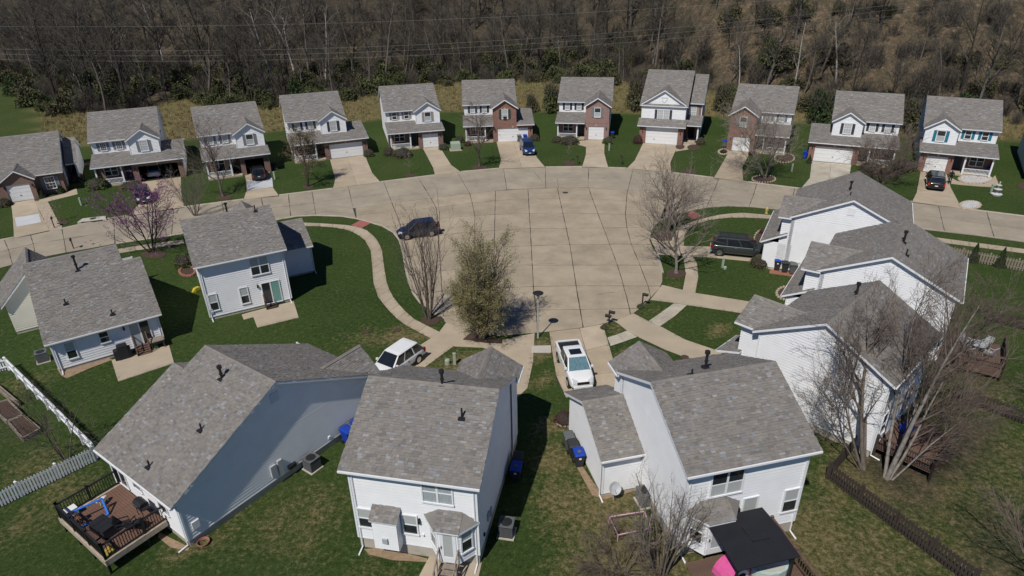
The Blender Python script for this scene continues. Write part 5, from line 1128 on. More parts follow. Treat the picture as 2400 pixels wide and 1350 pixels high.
# ================================================================== decks and what stands on them
def boards(root, u0, u1, v0, v1, z, m, w=.14, along='u', name='board'):
    if along == 'u':
        n = int((v1 - v0) / w); me = MB().box(u0, u1, 0, w - .012, z - .035, z).mesh(name, m)
        for k in range(n): place(me, name, root, (0, v0 + k * w, rng.uniform(-.002, .002)))
    else:
        n = int((u1 - u0) / w); me = MB().box(0, w - .012, v0, v1, z - .035, z).mesh(name, m)
        for k in range(n): place(me, name, root, (u0 + k * w, 0, rng.uniform(-.002, .002)))
def railing(root, a, b, z, h, m, post_m=None, gap=.13, name='railing', posts=True, cap=.05):
    fr = Fr(a, b); mb = MB(); fb(mb, fr, 0, fr.L, z + h - .06, z + h, -cap, cap); fb(mb, fr, 0, fr.L, z + .08, z + .13, -.025, .025)
    n = int(fr.L / gap)
    for k in range(n): s = (k + .5) * fr.L / n; fb(mb, fr, s - .016, s + .016, z + .12, z + h - .05, -.016, .016)
    mb.build(name, m, root)
    if posts:
        n = max(1, round(fr.L / 1.7))
        for k in range(n + 1):
            s = fr.L * k / n; p = MB(); fb(p, fr, s - .055, s + .055, 0, z + h + .06, -.055, .055); fb(p, fr, s - .07, s + .07, z + h + .06, z + h + .11, -.07, .07); p.build('post', post_m or m, root)
dk = thing('deck', 'raised brown composite deck with black railing behind the long grey house', 'deck', hFL.location, hFL.rotation_euler.z)
DZ = .95; d0, d1, e0, e1 = -3.0, 1.85, -9.72, -6.62
boards(dk, d0 + .02, d1 - .02, e0 + .02, e1 - .0, DZ, M['wood_brown'])
for x0, x1, y0, y1 in ((d0 - .06, d1 + .06, e0 - .05, e0), (d0 - .05, d0, e0, e1), (d1, d1 + .05, e0, e1)): MB().box(x0, x1, y0, y1, DZ - .32, DZ + .01).build('rim_board', M['stone_tan'], dk)
for x0, x1, y0, y1 in ((d0, d1, e0, e0 + .2), (d0, d0 + .2, e0 + .2, e1), (d1 - .2, d1, e0 + .2, e1)): MB().box(x0, x1, y0, y1, DZ + .003, DZ + .02).build('border_board', M['stone_tan'], dk)
railing(dk, (d0 + .06, e1), (d0 + .06, e0 + .06), DZ, .95, M['blackmetal']); railing(dk, (d0 + .06, e0 + .06), (d1 - .06, e0 + .06), DZ, .95, M['blackmetal']); railing(dk, (d1 - .06, e0 + .06), (d1 - .06, e1 + .9), DZ, .95, M['blackmetal'])
def on_deck(u, v): return local(hFL, u, v, DZ + .022)
aFL = hFL.rotation_euler.z
r = thing('toy_goal', 'bright blue toy soccer goal frame lying on the brown deck', 'goal', on_deck(-1.75, -8.75), aFL + R(78)); mb = MB()
for p, q in (((-.75, 0, .05), (-.75, 0, .75)), ((.75, 0, .05), (.75, 0, .75)), ((-.75, 0, .75), (.75, 0, .75)), ((-.75, -.55, .05), (.75, -.55, .05)), ((-.75, 0, .05), (-.75, -.55, .05)), ((.75, 0, .05), (.75, -.55, .05)), ((-.75, 0, .72), (-.75, -.55, .06)), ((.75, 0, .72), (.75, -.55, .06))): mb.tube(p, q, .05, .05, 8)
mb.build('frame', M['blue'], r)
r = thing('covered_table', 'low table under a black fitted cover on the brown deck', 'table', on_deck(-.1, -8.75), aFL + R(5)); MB().hexa([(-.68, -.42, 0), (.68, -.42, 0), (.68, .42, 0), (-.68, .42, 0)], [(-.62, -.37, .5), (.62, -.37, .5), (.62, .37, .5), (-.62, .37, .5)]).build('cover', M['roof_black'], r); MB().box(-.63, -.2, -.38, .38, .5, .52).box(-.18, .22, -.38, .38, .5, .515).box(.24, .63, -.38, .38, .5, .52).build('cover_top', M['roof_black'], r)
def patio_chair(label, loc, rz, m='blackmetal'):
    r = thing('patio_chair', label, 'chair', loc, rz, 'patio chairs on decks')
    MB().box(-.26, .26, -.26, .26, .38, .43).build('seat', M['roof_black'] if m == 'blackmetal' else M[m], r); MB().hexa([(-.26, .24, .42), (.26, .24, .42), (.26, .30, .42), (-.26, .30, .42)], [(-.26, .38, .95), (.26, .38, .95), (.26, .44, .95), (-.26, .44, .95)]).build('backrest', M['roof_black'] if m == 'blackmetal' else M[m], r)
    for x in (-.25, .25):
        for y in (-.24, .26): MB().tube((x, y, 0), (x, y, .40), .018, .018, 6).build('leg', M[m], r)
        MB().box(x - .03, x + .03, -.26, .3, .62, .65).build('armrest', M[m], r); MB().tube((x, -.22, .4), (x, -.22, .63), .016, .016, 6).build('arm_support', M[m], r)
patio_chair('black patio chair on the brown deck next to the railing corner', on_deck(.75, -8.15), aFL + R(150)); patio_chair('black patio chair on the brown deck close to the house wall', on_deck(1.25, -7.75), aFL + R(200))
r = thing('barbecue', 'black barbecue grill on the brown deck against the house wall', 'barbecue', on_deck(.55, -7.05), aFL)
for x in (-.3, .3):
    for y in (-.18, .18): MB().tube((x, y, 0), (x, y, .7), .02, .02, 6).build('leg', M['blackmetal'], r)
MB().box(-.38, .38, -.24, .24, .62, .8).build('firebox', M['blackmetal'], r); MB().loft([[(x, -.24, .8), (x, .24, .8), (x, .24, .9), (x, .12, 1.02), (x, -.12, 1.02), (x, -.24, .9)] for x in (-.36, .36)]).build('hood', M['black'], r); MB().tube((-.2, -.27, .88), (.2, -.27, .88), .015, .015, 6).build('handle', M['chrome'], r); MB().box(.40, .62, -.2, .2, .76, .79).build('side_shelf', M['black'], r)
r = thing('storage_box', 'white plastic storage box in the deck railing corner', 'box', on_deck(-2.62, -9.25), aFL); MB().box(-.2, .2, -.28, .28, 0, .42).build('body', M['white'], r); MB().box(-.22, .22, -.3, .3, .42, .47).build('lid', M['white'], r)
def bicycle(label, loc, rz, m='paver_red'):
    r = thing('bicycle', label, 'bicycle', loc, rz)
    for x in (-.52, .52):
        w = MB()
        for i in range(16): t0, t1 = 2 * math.pi * i / 16, 2 * math.pi * (i + 1) / 16; w.tube((x + .31 * math.cos(t0), 0, .33 + .31 * math.sin(t0)), (x + .31 * math.cos(t1), 0, .33 + .31 * math.sin(t1)), .022, .022, 5, cap=False)
        for i in range(6): t = math.pi * i / 6; w.tube((x + .3 * math.cos(t), 0, .33 + .3 * math.sin(t)), (x - .3 * math.cos(t), 0, .33 - .3 * math.sin(t)), .004, .004, 3, cap=False)
        w.build('wheel', M['tyre'], r)
    f = MB()
    for p, q in (((-.52, 0, .33), (-.05, 0, .30)), ((-.05, 0, .30), (.36, 0, .72)), ((-.16, 0, .74), (.36, 0, .72)), ((-.05, 0, .30), (-.18, 0, .84)), ((-.52, 0, .33), (-.16, 0, .74)), ((.52, 0, .33), (.34, 0, .92))): f.tube(p, q, .02, .02, 6)
    f.build('frame', M[m], r); MB().box(-.30, -.06, -.07, .07, .84, .90).build('saddle', M['black'], r); MB().tube((.32, -.28, .95), (.32, .28, .95), .014, .014, 6).tube((.34, 0, .88), (.32, 0, .95), .016, .016, 6).build('handlebar', M['blackmetal'], r); MB().tube((-.05, -.12, .25), (-.05, .12, .35), .02, .02, 6).build('pedal', M['black'], r)
bicycle('dark red bicycle leaning along the black deck railing', on_deck(-1.55, -9.42), aFL + R(4)); bicycle('bicycle standing inside the open double garage beside the silver car', local(hx[1], 1.0, 1.0, .04), hx[1].rotation_euler.z + R(15), 'greybox')
r = thing('ride_on_toy', 'small cream coloured toy horse on the brown deck', 'toy', on_deck(-2.1, -7.85), aFL + R(-60)); MB().loft([[(x, -k, z - k), (x, k, z - k), (x, k, z + k), (x, -k, z + k)] for x, k, z in ((-.25, .06, .26), (-.1, .1, .28), (.12, .1, .28), (.24, .07, .38), (.3, .06, .48))]).build('body', M['siding_cream'], r)
for x in (-.18, .16):
    for y in (-.08, .08): MB().tube((x, y, 0), (x, y, .24), .03, .035, 6).build('leg', M['siding_cream'], r)
MB().box(.24, .44, -.05, .05, .43, .54).build('head', M['siding_cream'], r)
r = thing('cushion', 'yellow green patterned cushion in the railing corner of the brown deck', 'cushion', on_deck(1.45, -9.35), aFL + R(20)); MB().loft([[(x, -k, .02), (x, k, .02), (x, k, .02 + h_), (x, -k, .02 + h_)] for x, k, h_ in ((-.25, .16, .06), (-.1, .22, .2), (.1, .22, .2), (.25, .16, .06))]).build('pad', mat('patterned_cloth', (.42, .52, .08), .8, .2, 9, c2=(.6, .25, .06)), r)
# deck post feet
# --- FR deck with canopy
dk = thing('deck', 'low reddish brown deck with a black canopy over it', 'deck', hFR.location, hFR.rotation_euler.z); FZ = .55
boards(dk, -3.3, 1.85, -8.3, -4.9, FZ, M['wood_red'], along='v'); boards(dk, -.6, 1.85, -4.9, -4.05, FZ, M['wood_red'], along='v')
MB().box(-3.32, 1.87, -8.36, -8.3, .1, FZ + .01).build('rim_board', M['wood_red'], dk); MB().box(1.85, 1.91, -8.3, -4.05, .1, FZ + .01).build('rim_board', M['wood_red'], dk)
railing(dk, (1.8, -4.1), (1.8, -8.25), FZ, .85, M['wood_red'], gap=.16, cap=.08); railing(dk, (1.8, -8.25), (.2, -8.25), FZ, .85, M['wood_red'], gap=.16, cap=.08)
cp = thing('canopy', 'black fabric canopy on four posts over the reddish deck', 'canopy', local(hFR, -.85, -6.05, FZ), hFR.rotation_euler.z)
for x in (-1.4, 1.4):
    for y in (-1.3, 1.3): MB().box(x - .05, x + .05, y - .05, y + .05, 0, 2.3).build('post', M['blackmetal'], cp)
for y0, z0, y1, z1 in ((-1.5, 2.22, .0, 2.34), (.0, 2.34, 1.5, 2.22)): MB().hexa([(-1.55, y0, z0), (1.55, y0, z0), (1.55, y1, z1), (-1.55, y1, z1)], [(-1.55, y0, z0 + .06), (1.55, y0, z0 + .06), (1.55, y1, z1 + .06), (-1.55, y1, z1 + .06)]).build('roof_panel', M['roof_black'], cp)
MB().hexa([(-.1, -.35, 2.385), (.75, -.35, 2.385), (.75, -.3, 2.385), (-.1, -.3, 2.385)], [(-.1, -.35, 2.43), (.75, -.35, 2.43), (.75, -.3, 2.43), (-.1, -.3, 2.43)]).build('seam', M['blackmetal'], cp); MB().hexa([(-.12, -.35, 2.385), (-.06, -.35, 2.385), (-.06, .55, 2.37), (-.12, .55, 2.37)], [(-.12, -.35, 2.43), (-.06, -.35, 2.43), (-.06, .55, 2.41), (-.12, .55, 2.41)]).build('seam', M['blackmetal'], cp)
r = thing('inflatable_tent', 'pink and white inflatable play tent at the corner of the reddish deck', 'inflatable', local(hFR, -1.45, -5.95, FZ), hFR.rotation_euler.z + R(15))
rings = []
for k in range(9):
    t = math.pi * k / 8; rings.append([(-.75 * math.cos(t) , -.5, .75 * math.sin(t)), (-.75 * math.cos(t), .5, .75 * math.sin(t)), (-.6 * math.cos(t), .5, .6 * math.sin(t)), (-.6 * math.cos(t), -.5, .6 * math.sin(t))])
MB().loft(rings).build('arch', M['pink'], r); MB().loft([[(a * .62, -.515, b * .62), (a * .62, -.49, b * .62), (a * .45, -.49, b * .45), (a * .45, -.515, b * .45)] for a, b in [(-math.cos(math.pi * k / 8), math.sin(math.pi * k / 8)) for k in range(9)]]).build('white_band', M['white'], r)
r = thing('hot_tub', 'pale oblong hot tub under the black canopy', 'hot tub', local(hFR, .35, -6.3, FZ), hFR.rotation_euler.z); MB().prism(ccw([(.95 * math.cos(t * .4363), .62 * math.sin(t * .4363)) for t in range(14)]), 0, .5).build('shell', mat('pale_tub', (.42, .52, .48), .4, .08, 3), r); MB().prism(ccw([(.8 * math.cos(t * .4363), .48 * math.sin(t * .4363)) for t in range(14)]), .5, .53).build('tub_cover', M['conc_pale'], r)
r = thing('lawn_frame', 'thin pink pipe rectangle standing on the lawn behind the low garage wing', 'frame', G(1475, 1262)); P = [G(*zR(*q)) - G(1475, 1262) for q in ((505, 1015), (725, 980), (768, 1085), (560, 1130))]; mb = MB()
for k in range(4):
    p = P[k] + Vector((0, 0, .45)); q = P[(k + 1) % 4] + Vector((0, 0, .45)); mb.tube(p, q, .03, .03, 7)
mb.build('pipe', M['pinkpipe'], r)
for p in P: MB().tube((p.x, p.y, 0), (p.x, p.y, .45), .025, .025, 6).build('leg', M['pinkpipe'], r)
# --- R2 and R3 decks
dk = thing('deck', 'raised brown wooden deck with slatted railing behind the middle gabled house', 'deck', hR2.location, hR2.rotation_euler.z)
boards(dk, -3.9, -.2, -8.3, -4.5, .95, M['wood_red']); railing(dk, (-3.9, -4.6), (-3.9, -8.3), .95, .9, M['wood_red'], gap=.12, cap=.07); railing(dk, (-3.9, -8.3), (-.2, -8.3), .95, .9, M['wood_dark'], gap=.09, cap=.07); MB().box(-3.95, -3.9, -8.3, -4.5, .3, .96).build('rim_board', M['wood_red'], dk)
tb = thing('patio_table', 'round grey metal patio table on the deck behind the middle gabled house', 'table', local(hR2, -2.2, -6.7, .95)); MB().lathe((0, 0, .68), [(.55, 0), (.58, .02), (.55, .04)], 18).build('table_top', M['greybox'], tb); MB().tube((0, 0, 0), (0, 0, .68), .04, .04, 8).build('leg', M['greybox'], tb); MB().lathe((0, 0, 0), [(.3, 0), (.28, .03), (.05, .06)], 12).build('base', M['greybox'], tb)
for k in range(4): t = k * math.pi / 2 + .4; P = local(hR2, -2.2, -6.7, .95); patio_chair('pale metal chair round the grey patio table', P + Vector((.85 * math.cos(t), .85 * math.sin(t), 0)), t - R(90), 'greybox')
dk = thing('deck', 'low brown deck among clutter behind the house with tree shadows', 'deck', hR3.location, hR3.rotation_euler.z)
boards(dk, -3.2, 1.2, -7.6, -4.5, .6, M['wood_red']); railing(dk, (-3.2, -4.6), (-3.2, -7.6), .6, .85, M['wood_dark'], cap=.06); railing(dk, (-3.2, -7.6), (1.2, -7.6), .6, .85, M['wood_dark'], cap=.06)
r = thing('storage_bin', 'blue plastic crate on the low brown deck', 'crate', local(hR3, -.4, -5.3, .6), .3); MB().hexa([(-.3, -.2, 0), (.3, -.2, 0), (.3, .2, 0), (-.3, .2, 0)], [(-.36, -.25, .42), (.36, -.25, .42), (.36, .25, .42), (-.36, .25, .42)]).build('body', M['bin_blue'], r); MB().box(-.38, .38, -.27, .27, .42, .46).build('lid', M['bin_blue'], r)
def bench(label, loc, rz, m):
    r = thing('garden_bench', label, 'bench', loc, rz)
    for k in range(4): MB().box(-.9, .9, -.25 + k * .125, -.15 + k * .125, .42, .46).build('seat_slat', M[m], r)
    for x in (-.8, .8): MB().box(x - .05, x + .05, -.22, .22, 0, .42).build('leg', M[m], r)
bench('dark wooden bench on the leaf covered ground beside the birch', G(2190, 1085), R(10), 'wood_dark')
# grill cover and table on the W1 patio
r = thing('covered_barbecue', 'barbecue under a black cover on the patio beside brown wooden steps', 'barbecue', local(hW1, .62, -5.45, .05), aFL * 0 + hW1.rotation_euler.z); MB().loft([[(x, -k, 0), (x, k, 0), (x, k * .9, z), (x, -k * .9, z)] for x, k, z in ((-.62, .24, .75), (-.35, .3, .82), (-.3, .32, 1.1), (.35, .32, 1.1), (.4, .3, .82), (.55, .26, .78))]).build('cover', M['roof_black'], r)
r = thing('patio_table', 'square grey patio table at the corner of the single-storey house', 'table', local(hW1, 3.0, -5.35, .05), hW1.rotation_euler.z); MB().box(-.5, .5, -.4, .4, .66, .72).build('table_top', M['wood_grey'], r)
for x in (-.42, .42):
    for y in (-.32, .32): MB().box(x - .03, x + .03, y - .03, y + .03, 0, .66).build('leg', M['wood_dark'], r)
# ================================================================== fences
def picket_fence(label, a, b, h, m, gap=.16, pw=.09, post=2.0, pointed=True, z=0.0, rails=(.25, .8)):
    A = Vector(a); B = Vector(b); d = B - A; L = d.length; ang = math.atan2(d.y, d.x); r = thing('picket_fence', label, 'fence', (A.x, A.y, z), ang)
    n = int(L / gap); P = [(-pw / 2, 0), (pw / 2, 0), (pw / 2, h - .06), (0, h + .02), (-pw / 2, h - .06)] if pointed else [(-pw / 2, 0), (pw / 2, 0), (pw / 2, h), (-pw / 2, h)]
    mb = MB(); k = len(P); mb.v = [(x, -.045, zz + .05) for x, zz in P] + [(x, -.02, zz + .05) for x, zz in P]; mb.f = [tuple(range(k)), tuple(range(2 * k - 1, k - 1, -1))] + [(i, (i + k), (i + 1) % k + k, (i + 1) % k) for i in range(k)]; mb.t = [None] * len(mb.f)
    me = mb.mesh('picket', M[m])
    for i in range(min(n, 300)): place(me, 'picket', r, ((i + .5) * L / n, 0, rng.uniform(-.012, .012)), rng.uniform(-.03, .03))
    for f in rails: MB().box(0, L, -.02, .025, h * f, h * f + .09).build('rail', M[m], r)
    q = max(1, round(L / post)); pm = MB().box(-.06, .06, -.06, .06, -.1, h + .10).hexa([(-.075, -.075, h + .10), (.075, -.075, h + .10), (.075, .075, h + .10), (-.075, .075, h + .10)], [(-.02, -.02, h + .17), (.02, -.02, h + .17), (.02, .02, h + .17), (-.02, .02, h + .17)]).mesh('post', M[m])
    for i in range(q + 1): place(pm, 'post', r, (i * L / q, .05, 0))
    return r
picket_fence('white picket fence run leading away from the deck corner below the garden beds', G(*zL(-120, 975)), G(*zL(612, 622)), 1.0, 'pvc', .15)
picket_fence('white picket fence run beside the garden beds and bare tree', G(*zL(620, 600)), G(*zL(62, 45)), 1.0, 'pvc', .15); picket_fence('short white picket fence run turning off towards the single-storey house', G(*zL(62, 45)), G(*zL(-60, 75)), 1.0, 'pvc', .15)
picket_fence('dark brown picket fence running from the corner post down past the canopied deck', G(*zRR(645, 735)), G(*zRR(1560, 1420)), 1.15, 'wood_dark', .17, .12)
picket_fence('dark brown picket fence run up to the white gabled house', G(*zRR(645, 735)), G(*zRR(835, 520)), 1.15, 'wood_dark', .17, .12)
picket_fence('weathered grey slat fence behind two small evergreens along the sidewalk', G(2190, 597), G(2520, 660), 1.05, 'wood_grey', .22, .13, pointed=False)
picket_fence('dark weathered fence at the far side of the leaf covered yard', G(2225, 930), G(2440, 1010), 1.0, 'wood_dark', .17, .12)
picket_fence('dark fence across the yard beyond the deck of the middle gabled house', G(2310, 752), G(2450, 785), 1.0, 'wood_dark', .17, .12)
# raised garden beds
def raised_bed(label, q):
    P = [G(*zL(*p)) for p in q]; c = sum(P, Vector()) / 4; r = thing('raised_bed', label, 'garden bed', c, 0, 'raised garden beds by the white fence'); P = [p - c for p in P]
    for k in range(4):
        fr = Fr(P[k][:2], P[(k + 1) % 4][:2]); b = MB(); fb(b, fr, .0, fr.L, 0, .32, -.05, .05); b.build('board', M['wood_grey'], r)
    MB().prism(ccw([(p.x * .97, p.y * .97) for p in P]), 0, .22).build('soil', M['mulch'], r)
raised_bed('timber raised bed with bare soil, nearer the white fence corner', [(62, 395), (158, 355), (262, 440), (152, 500)]); raised_bed('timber raised bed with bare soil, between a narrow bed and another wide one', [(-60, 290), (60, 255), (152, 350), (55, 392)]); raised_bed('narrow timber raised bed beside two wider ones', [(-60, 130), (0, 165), (130, 275), (70, 245)])
# ================================================================== street furniture
r = thing('street_lamp', 'tall street lamp with round black shade beside the driveway', 'street lamp', G(1261, 792)); MB().tube((0, 0, 0), (0, 0, .5), .075, .06, 12).tube((0, 0, .5), (0, 0, 3.7), .055, .042, 12).build('post', M['greybox'], r); MB().lathe((0, 0, 3.68), [(.06, 0), (.10, .06), (.13, .22), (.11, .25)], 14).build('lamp_neck', M['blackmetal'], r); MB().lathe((0, 0, 3.92), [(.10, 0), (.40, .03), (.42, .06), (.30, .12), (.08, .17), (.03, .2)], 22).build('lamp_shade', M['blackmetal'], r)
def mailbox(label, loc, rz, n=1):
    r = thing('mailbox', label, 'mailbox', loc, rz, 'mailboxes along the kerb'); MB().box(-.05, .05, -.05, .05, 0, 1.15).build('post', M['wood_dark'], r)
    for k in range(n):
        z = 1.05 - .42 * k; x = -.04 + .3 * k
        MB().box(x - .35, x + .1, -.04, .04, z - .05, z - .01).build('arm', M['wood_dark'], r)
        MB().loft([[(q, -.09, z), (q, .09, z), (q, .09, z + .13), (q, .05, z + .2), (q, -.05, z + .2), (q, -.09, z + .13)] for q in (x - .42, x + .08)]).build('box', M['black'], r); MB().box(x - .1, x + .02, -.105, -.09, z + .1, z + .16).build('flag', M['redlens'], r)
mailbox('black mailbox on a wooden post standing at the corner of a small grass wedge', G(1505, 717), R(150)); mailbox('post with two black mailboxes at the driveway edge near the pickup', G(1427, 759), R(150), 2); mailbox('black mailbox at the kerb across from the single-storey house', G(173, 583), R(120)); mailbox('black mailbox beside the flagstone strip of the brick house', G(128, 534), R(-60)); mailbox('dark mailbox on the lawn between the pink brick house and tall white house', G(*zc(715, 778)), R(-80)); mailbox('dark mailbox beside the sapling of the pink brick house', G(*zc(376, 778)), R(-80))
r = thing('fire_hydrant', 'yellowish fire hydrant on the grass strip', 'hydrant', G(1796, 500)); MB().lathe((0, 0, 0), [(.17, 0), (.17, .05), (.12, .07), (.12, .5), (.15, .52), (.15, .56), (.11, .66), (.05, .74), (.04, .8)], 14).build('barrel', M['hydrant'], r)
for a in (0, 90, 180): t = R(a + 200); MB().tube((.1 * math.cos(t), .1 * math.sin(t), .42), (.21 * math.cos(t), .21 * math.sin(t), .42), .06, .06, 8).build('nozzle', M['hydrant'], r)
def pedestal(label, loc, h=.9, rr=.10, round_=False):
    r = thing('utility_pedestal', label, 'utility box', loc, 0, 'utility pedestals on the lawns')
    if round_: MB().lathe((0, 0, 0), [(rr, 0), (rr, h * .8), (rr * .8, h), (rr * .2, h * 1.05)], 12).build('body', M['utilgreen'], r)
    else: MB().box(-rr, rr, -rr * .8, rr * .8, 0, h).build('body', M['utilgreen'], r); MB().box(-rr * 1.12, rr * 1.12, -rr * .92, rr * .92, h, h + .08).build('cap', M['utilgreen'], r)
pedestal('pale green utility post on the worn grass before the front gable roof', G(1066, 854)); pedestal('squat green round utility cover beside a pale green post', G(1049, 853), .4, .2, True); pedestal('pale green utility post on the lawn beside the grey suv', G(1693, 627)); pedestal('small round utility cover on the lawn beside the grey suv', G(1699, 630), .25, .16, True); pedestal('white utility post on the lawn of the low brick house', G(191, 481)); pedestal('pale utility post on the lawn between open single garage and leafing tree', G(*zb(80, 890)), 1.0); pedestal('pale utility post beside the pink brick house driveway', G(*zc(617, 668)), 1.0); pedestal('pale utility post beside the stone ringed tree', G(*zc(2025, 830)), 1.0); pedestal('green utility post beside the white tiered fountain', G(*zd(1915, 995)), 1.0)
r = thing('transformer_box', 'pale green transformer box between round shrubs and a side yard', 'utility box', G(*zb(1475, 662)), R(10)); MB().hexa([(-.75, -.6, 0), (.75, -.6, 0), (.75, .6, 0), (-.75, .6, 0)], [(-.72, -.5, 1.05), (.72, -.5, 1.05), (.72, .58, 1.2), (-.72, .58, 1.2)]).build('body', M['utilgreen'], r); MB().box(-.95, .95, -.8, .8, -.05, .08).build('pad', M['conc'], r)
r = thing('storm_drain', 'concrete storm drain inlet with round iron lid at the kerb', 'drain', G(219, 517), R(18)); MB().prism(ccw([(-1.5, -.6), (1.5, -.6), (1.2, .6), (-1.2, .6)]), 0, .22).build('slab', M['conc_pale'], r); MB().lathe((0, .1, .22), [(.36, 0), (.36, .015)], 18).build('lid', M['tar'], r); MB().box(-1.1, 1.1, -.63, -.59, .06, .17).build('inlet', M['dark'], r)
for k, p in enumerate(((858, 778), (932, 774), (1605, 838))):
    o = MB().lathe((0, 0, 0), [(.30, 0), (.30, .05), (.27, .06)], 16).build('manhole_cover', M['mulch']); o.location = G(*p); tag(o, 'round brown cover set in the worn lawn near the sidewalk bend' if k < 2 else 'round cover in the grass beside the garage gable', 'cover', 'round covers in the lawn')
# fountain and white stone beds of the teal shutter house
r = thing('garden_fountain', 'white tiered garden fountain on the lawn of the teal shuttered house', 'fountain', G(*zd(1958, 1012))); MB().lathe((0, 0, 0), [(.55, 0), (.62, .18), (.5, .26), (.16, .3), (.12, .62), (.42, .7), (.45, .78), (.3, .82), (.1, .84), (.08, 1.15), (.27, 1.2), (.28, 1.27), (.08, 1.3), (.05, 1.55), (.1, 1.62), (.02, 1.7)], 16).build('tiers', M['stone_white'], r)
def stone_bed(c, rx, ry, label):
    C = G(*zd(*c)); pts = [G(*zd(*p)) - C for p in ellipse(c, rx, ry, 26)]; r = thing('stone_bed', label, 'stone bed', C)
    MB().prism(ccw([tuple(p[:2]) for p in pts]), 0, .06).build('gravel_base', M['stone_tan'], r)
    sm = [MB().loft([[(k * math.cos(t) * (1 + .2 * rng.random()), k * .75 * math.sin(t), z) for t in [2 * math.pi * i / 7 for i in range(7)]] for k, z in ((.16, -.02), (.2, .08), (.1, .17))]).mesh('border_stone', M['stone_tan']) for _ in range(2)]
    for i, p in enumerate(pts): place(sm[i % 2], 'border_stone', r, (p.x, p.y, 0), rng.uniform(0, 6))
    st_ = MB()
    for _ in range(260):
        t, q = rng.uniform(0, 6.28), math.sqrt(rng.random()) * .92; p = sum((pts[(int(t / 6.2832 * 26) + 0) % 26], Vector()), Vector()) * q; k = rng.uniform(.05, .15); st_.hexa([(p.x - k, p.y - k, .05), (p.x + k, p.y - k * .7, .05), (p.x + k * .8, p.y + k, .05), (p.x - k, p.y + k * .8, .05)], [(p.x - k * .5, p.y - k * .5, .07 + k), (p.x + k * .5, p.y - k * .5, .06 + k), (p.x + k * .4, p.y + k * .5, .07 + k), (p.x - k * .5, p.y + k * .4, .05 + k)])
    st_.build('white_stones', M['stone_white'], r, kind='stuff')
stone_bed((1795, 890), 125, 36, 'oval bed of white stones in front of the white porch railing'); stone_bed((1755, 1092), 78, 30, 'oval bed of white stones at the street end of the teal shuttered house lawn')
# stone rings round beds
def stone_ring(fn, c, rx, ry, label, m='stone_tan', n=22, a0=0, a1=6.283, k=.17):
    C = G(*fn(*c)); r = thing('stone_edging', label, 'edging', C); me = MB().loft([[(q * math.cos(t), q * .8 * math.sin(t), z) for t in [2 * math.pi * i / 7 for i in range(7)]] for q, z in ((k, -.02), (k, .1), (k * .7, .16))]).mesh('stone', M[m])
    for i in range(n): t = a0 + (a1 - a0) * i / n; p = G(*fn(c[0] + rx * math.cos(t), c[1] + ry * math.sin(t))) - C; place(me, 'stone', r, (p.x, p.y, 0), rng.uniform(0, 6))
stone_ring(zc, (1810, 890), 90, 28, 'pale stones ringing the tree bed by the brick gable single garage', 'stone_tan', 26, k=.11); stone_ring(zc, (1970, 728), 76, 36, 'tan retaining stones round the porch bed of the brick gable house', k=.13); stone_ring(m0, (1320, 560), 55, 34, 'red brick edging round the shrub bed by the two-storey patio house', 'paver_red', 20); stone_ring(m2, (1640, 340), 58, 68, 'tan stones round the mulch bed ahead of the grey suv', 'stone_tan', 24, k=.13); stone_ring(m2, (1812, 715), 72, 46, 'tan stones round the mulch bed by the low porch roof', 'stone_tan', 20, k=.13); stone_ring(zc, (1500, 680), 38, 20, 'tan stones round a small bed at the red brick garage corner', 'stone_tan', 14); stone_ring(zR, (225, 385), 48, 22, 'tan stones under the red shrub by the low garage wing', 'stone_tan', 12, k=.13)
# flagstones by the brick ranch
fl = thing('flagstone_strip', 'strip of tan flagstones along the driveway of the low brick house', 'flagstones', G(*za(360, 1160))); C = G(*za(360, 1160))
for i in range(60):
    t = rng.random(); s = rng.random(); p = G(*za(270 + 100 * t + (105 - 0) * s, 1060 + 215 * s)) - C; k = rng.uniform(.16, .3); n = 6
    MB().prism(ccw([(p.x + k * rng.uniform(.8, 1.1) * math.cos(6.283 * j / n), p.y + k * rng.uniform(.8, 1.1) * math.sin(6.283 * j / n)) for j in range(n)]), 0, .03 + .02 * rng.random()).build('flagstone', M['stone_tan'], fl)
conc_patch('gravel_strip', [(265, 1060), (365, 1055), (475, 1268), (388, 1285)], M['stone_tan'], .02, za)
# stump/log bench on the side lawn, yellow kite thing by W2, play equipment
r = thing('timber_planter', 'pale timber planter box on the grass beside the low brick house', 'planter', G(*za(690, 775)), R(20)); MB().box(-1.0, 1.0, -.45, .45, 0, .35).build('box', M['wood_grey'], r); MB().box(-.8, .8, -.3, .3, .3, .37).build('soil', M['mulch'], r)
r = thing('plastic_toy', 'small yellow plastic toy leaning at the corner of the two-storey patio house', 'toy', G(462, 683), R(60)); MB().loft([[(x, -k, .05), (x, k, .05), (x, k, .05 + 2.2 * k), (x, -k, .05 + 2.2 * k)] for x, k in ((-.5, .04), (-.2, .16), (.25, .16), (.5, .05))]).build('hull', M['yellow'], r)
r = thing('window_air_conditioner', 'dark window air conditioner under the brick gable window', 'air conditioner', local(hx[5], -1.22, .25, 3.66), hx[5].rotation_euler.z); MB().box(-.26, .26, -.34, .02, .0, .34).build('housing', M['black'], r)
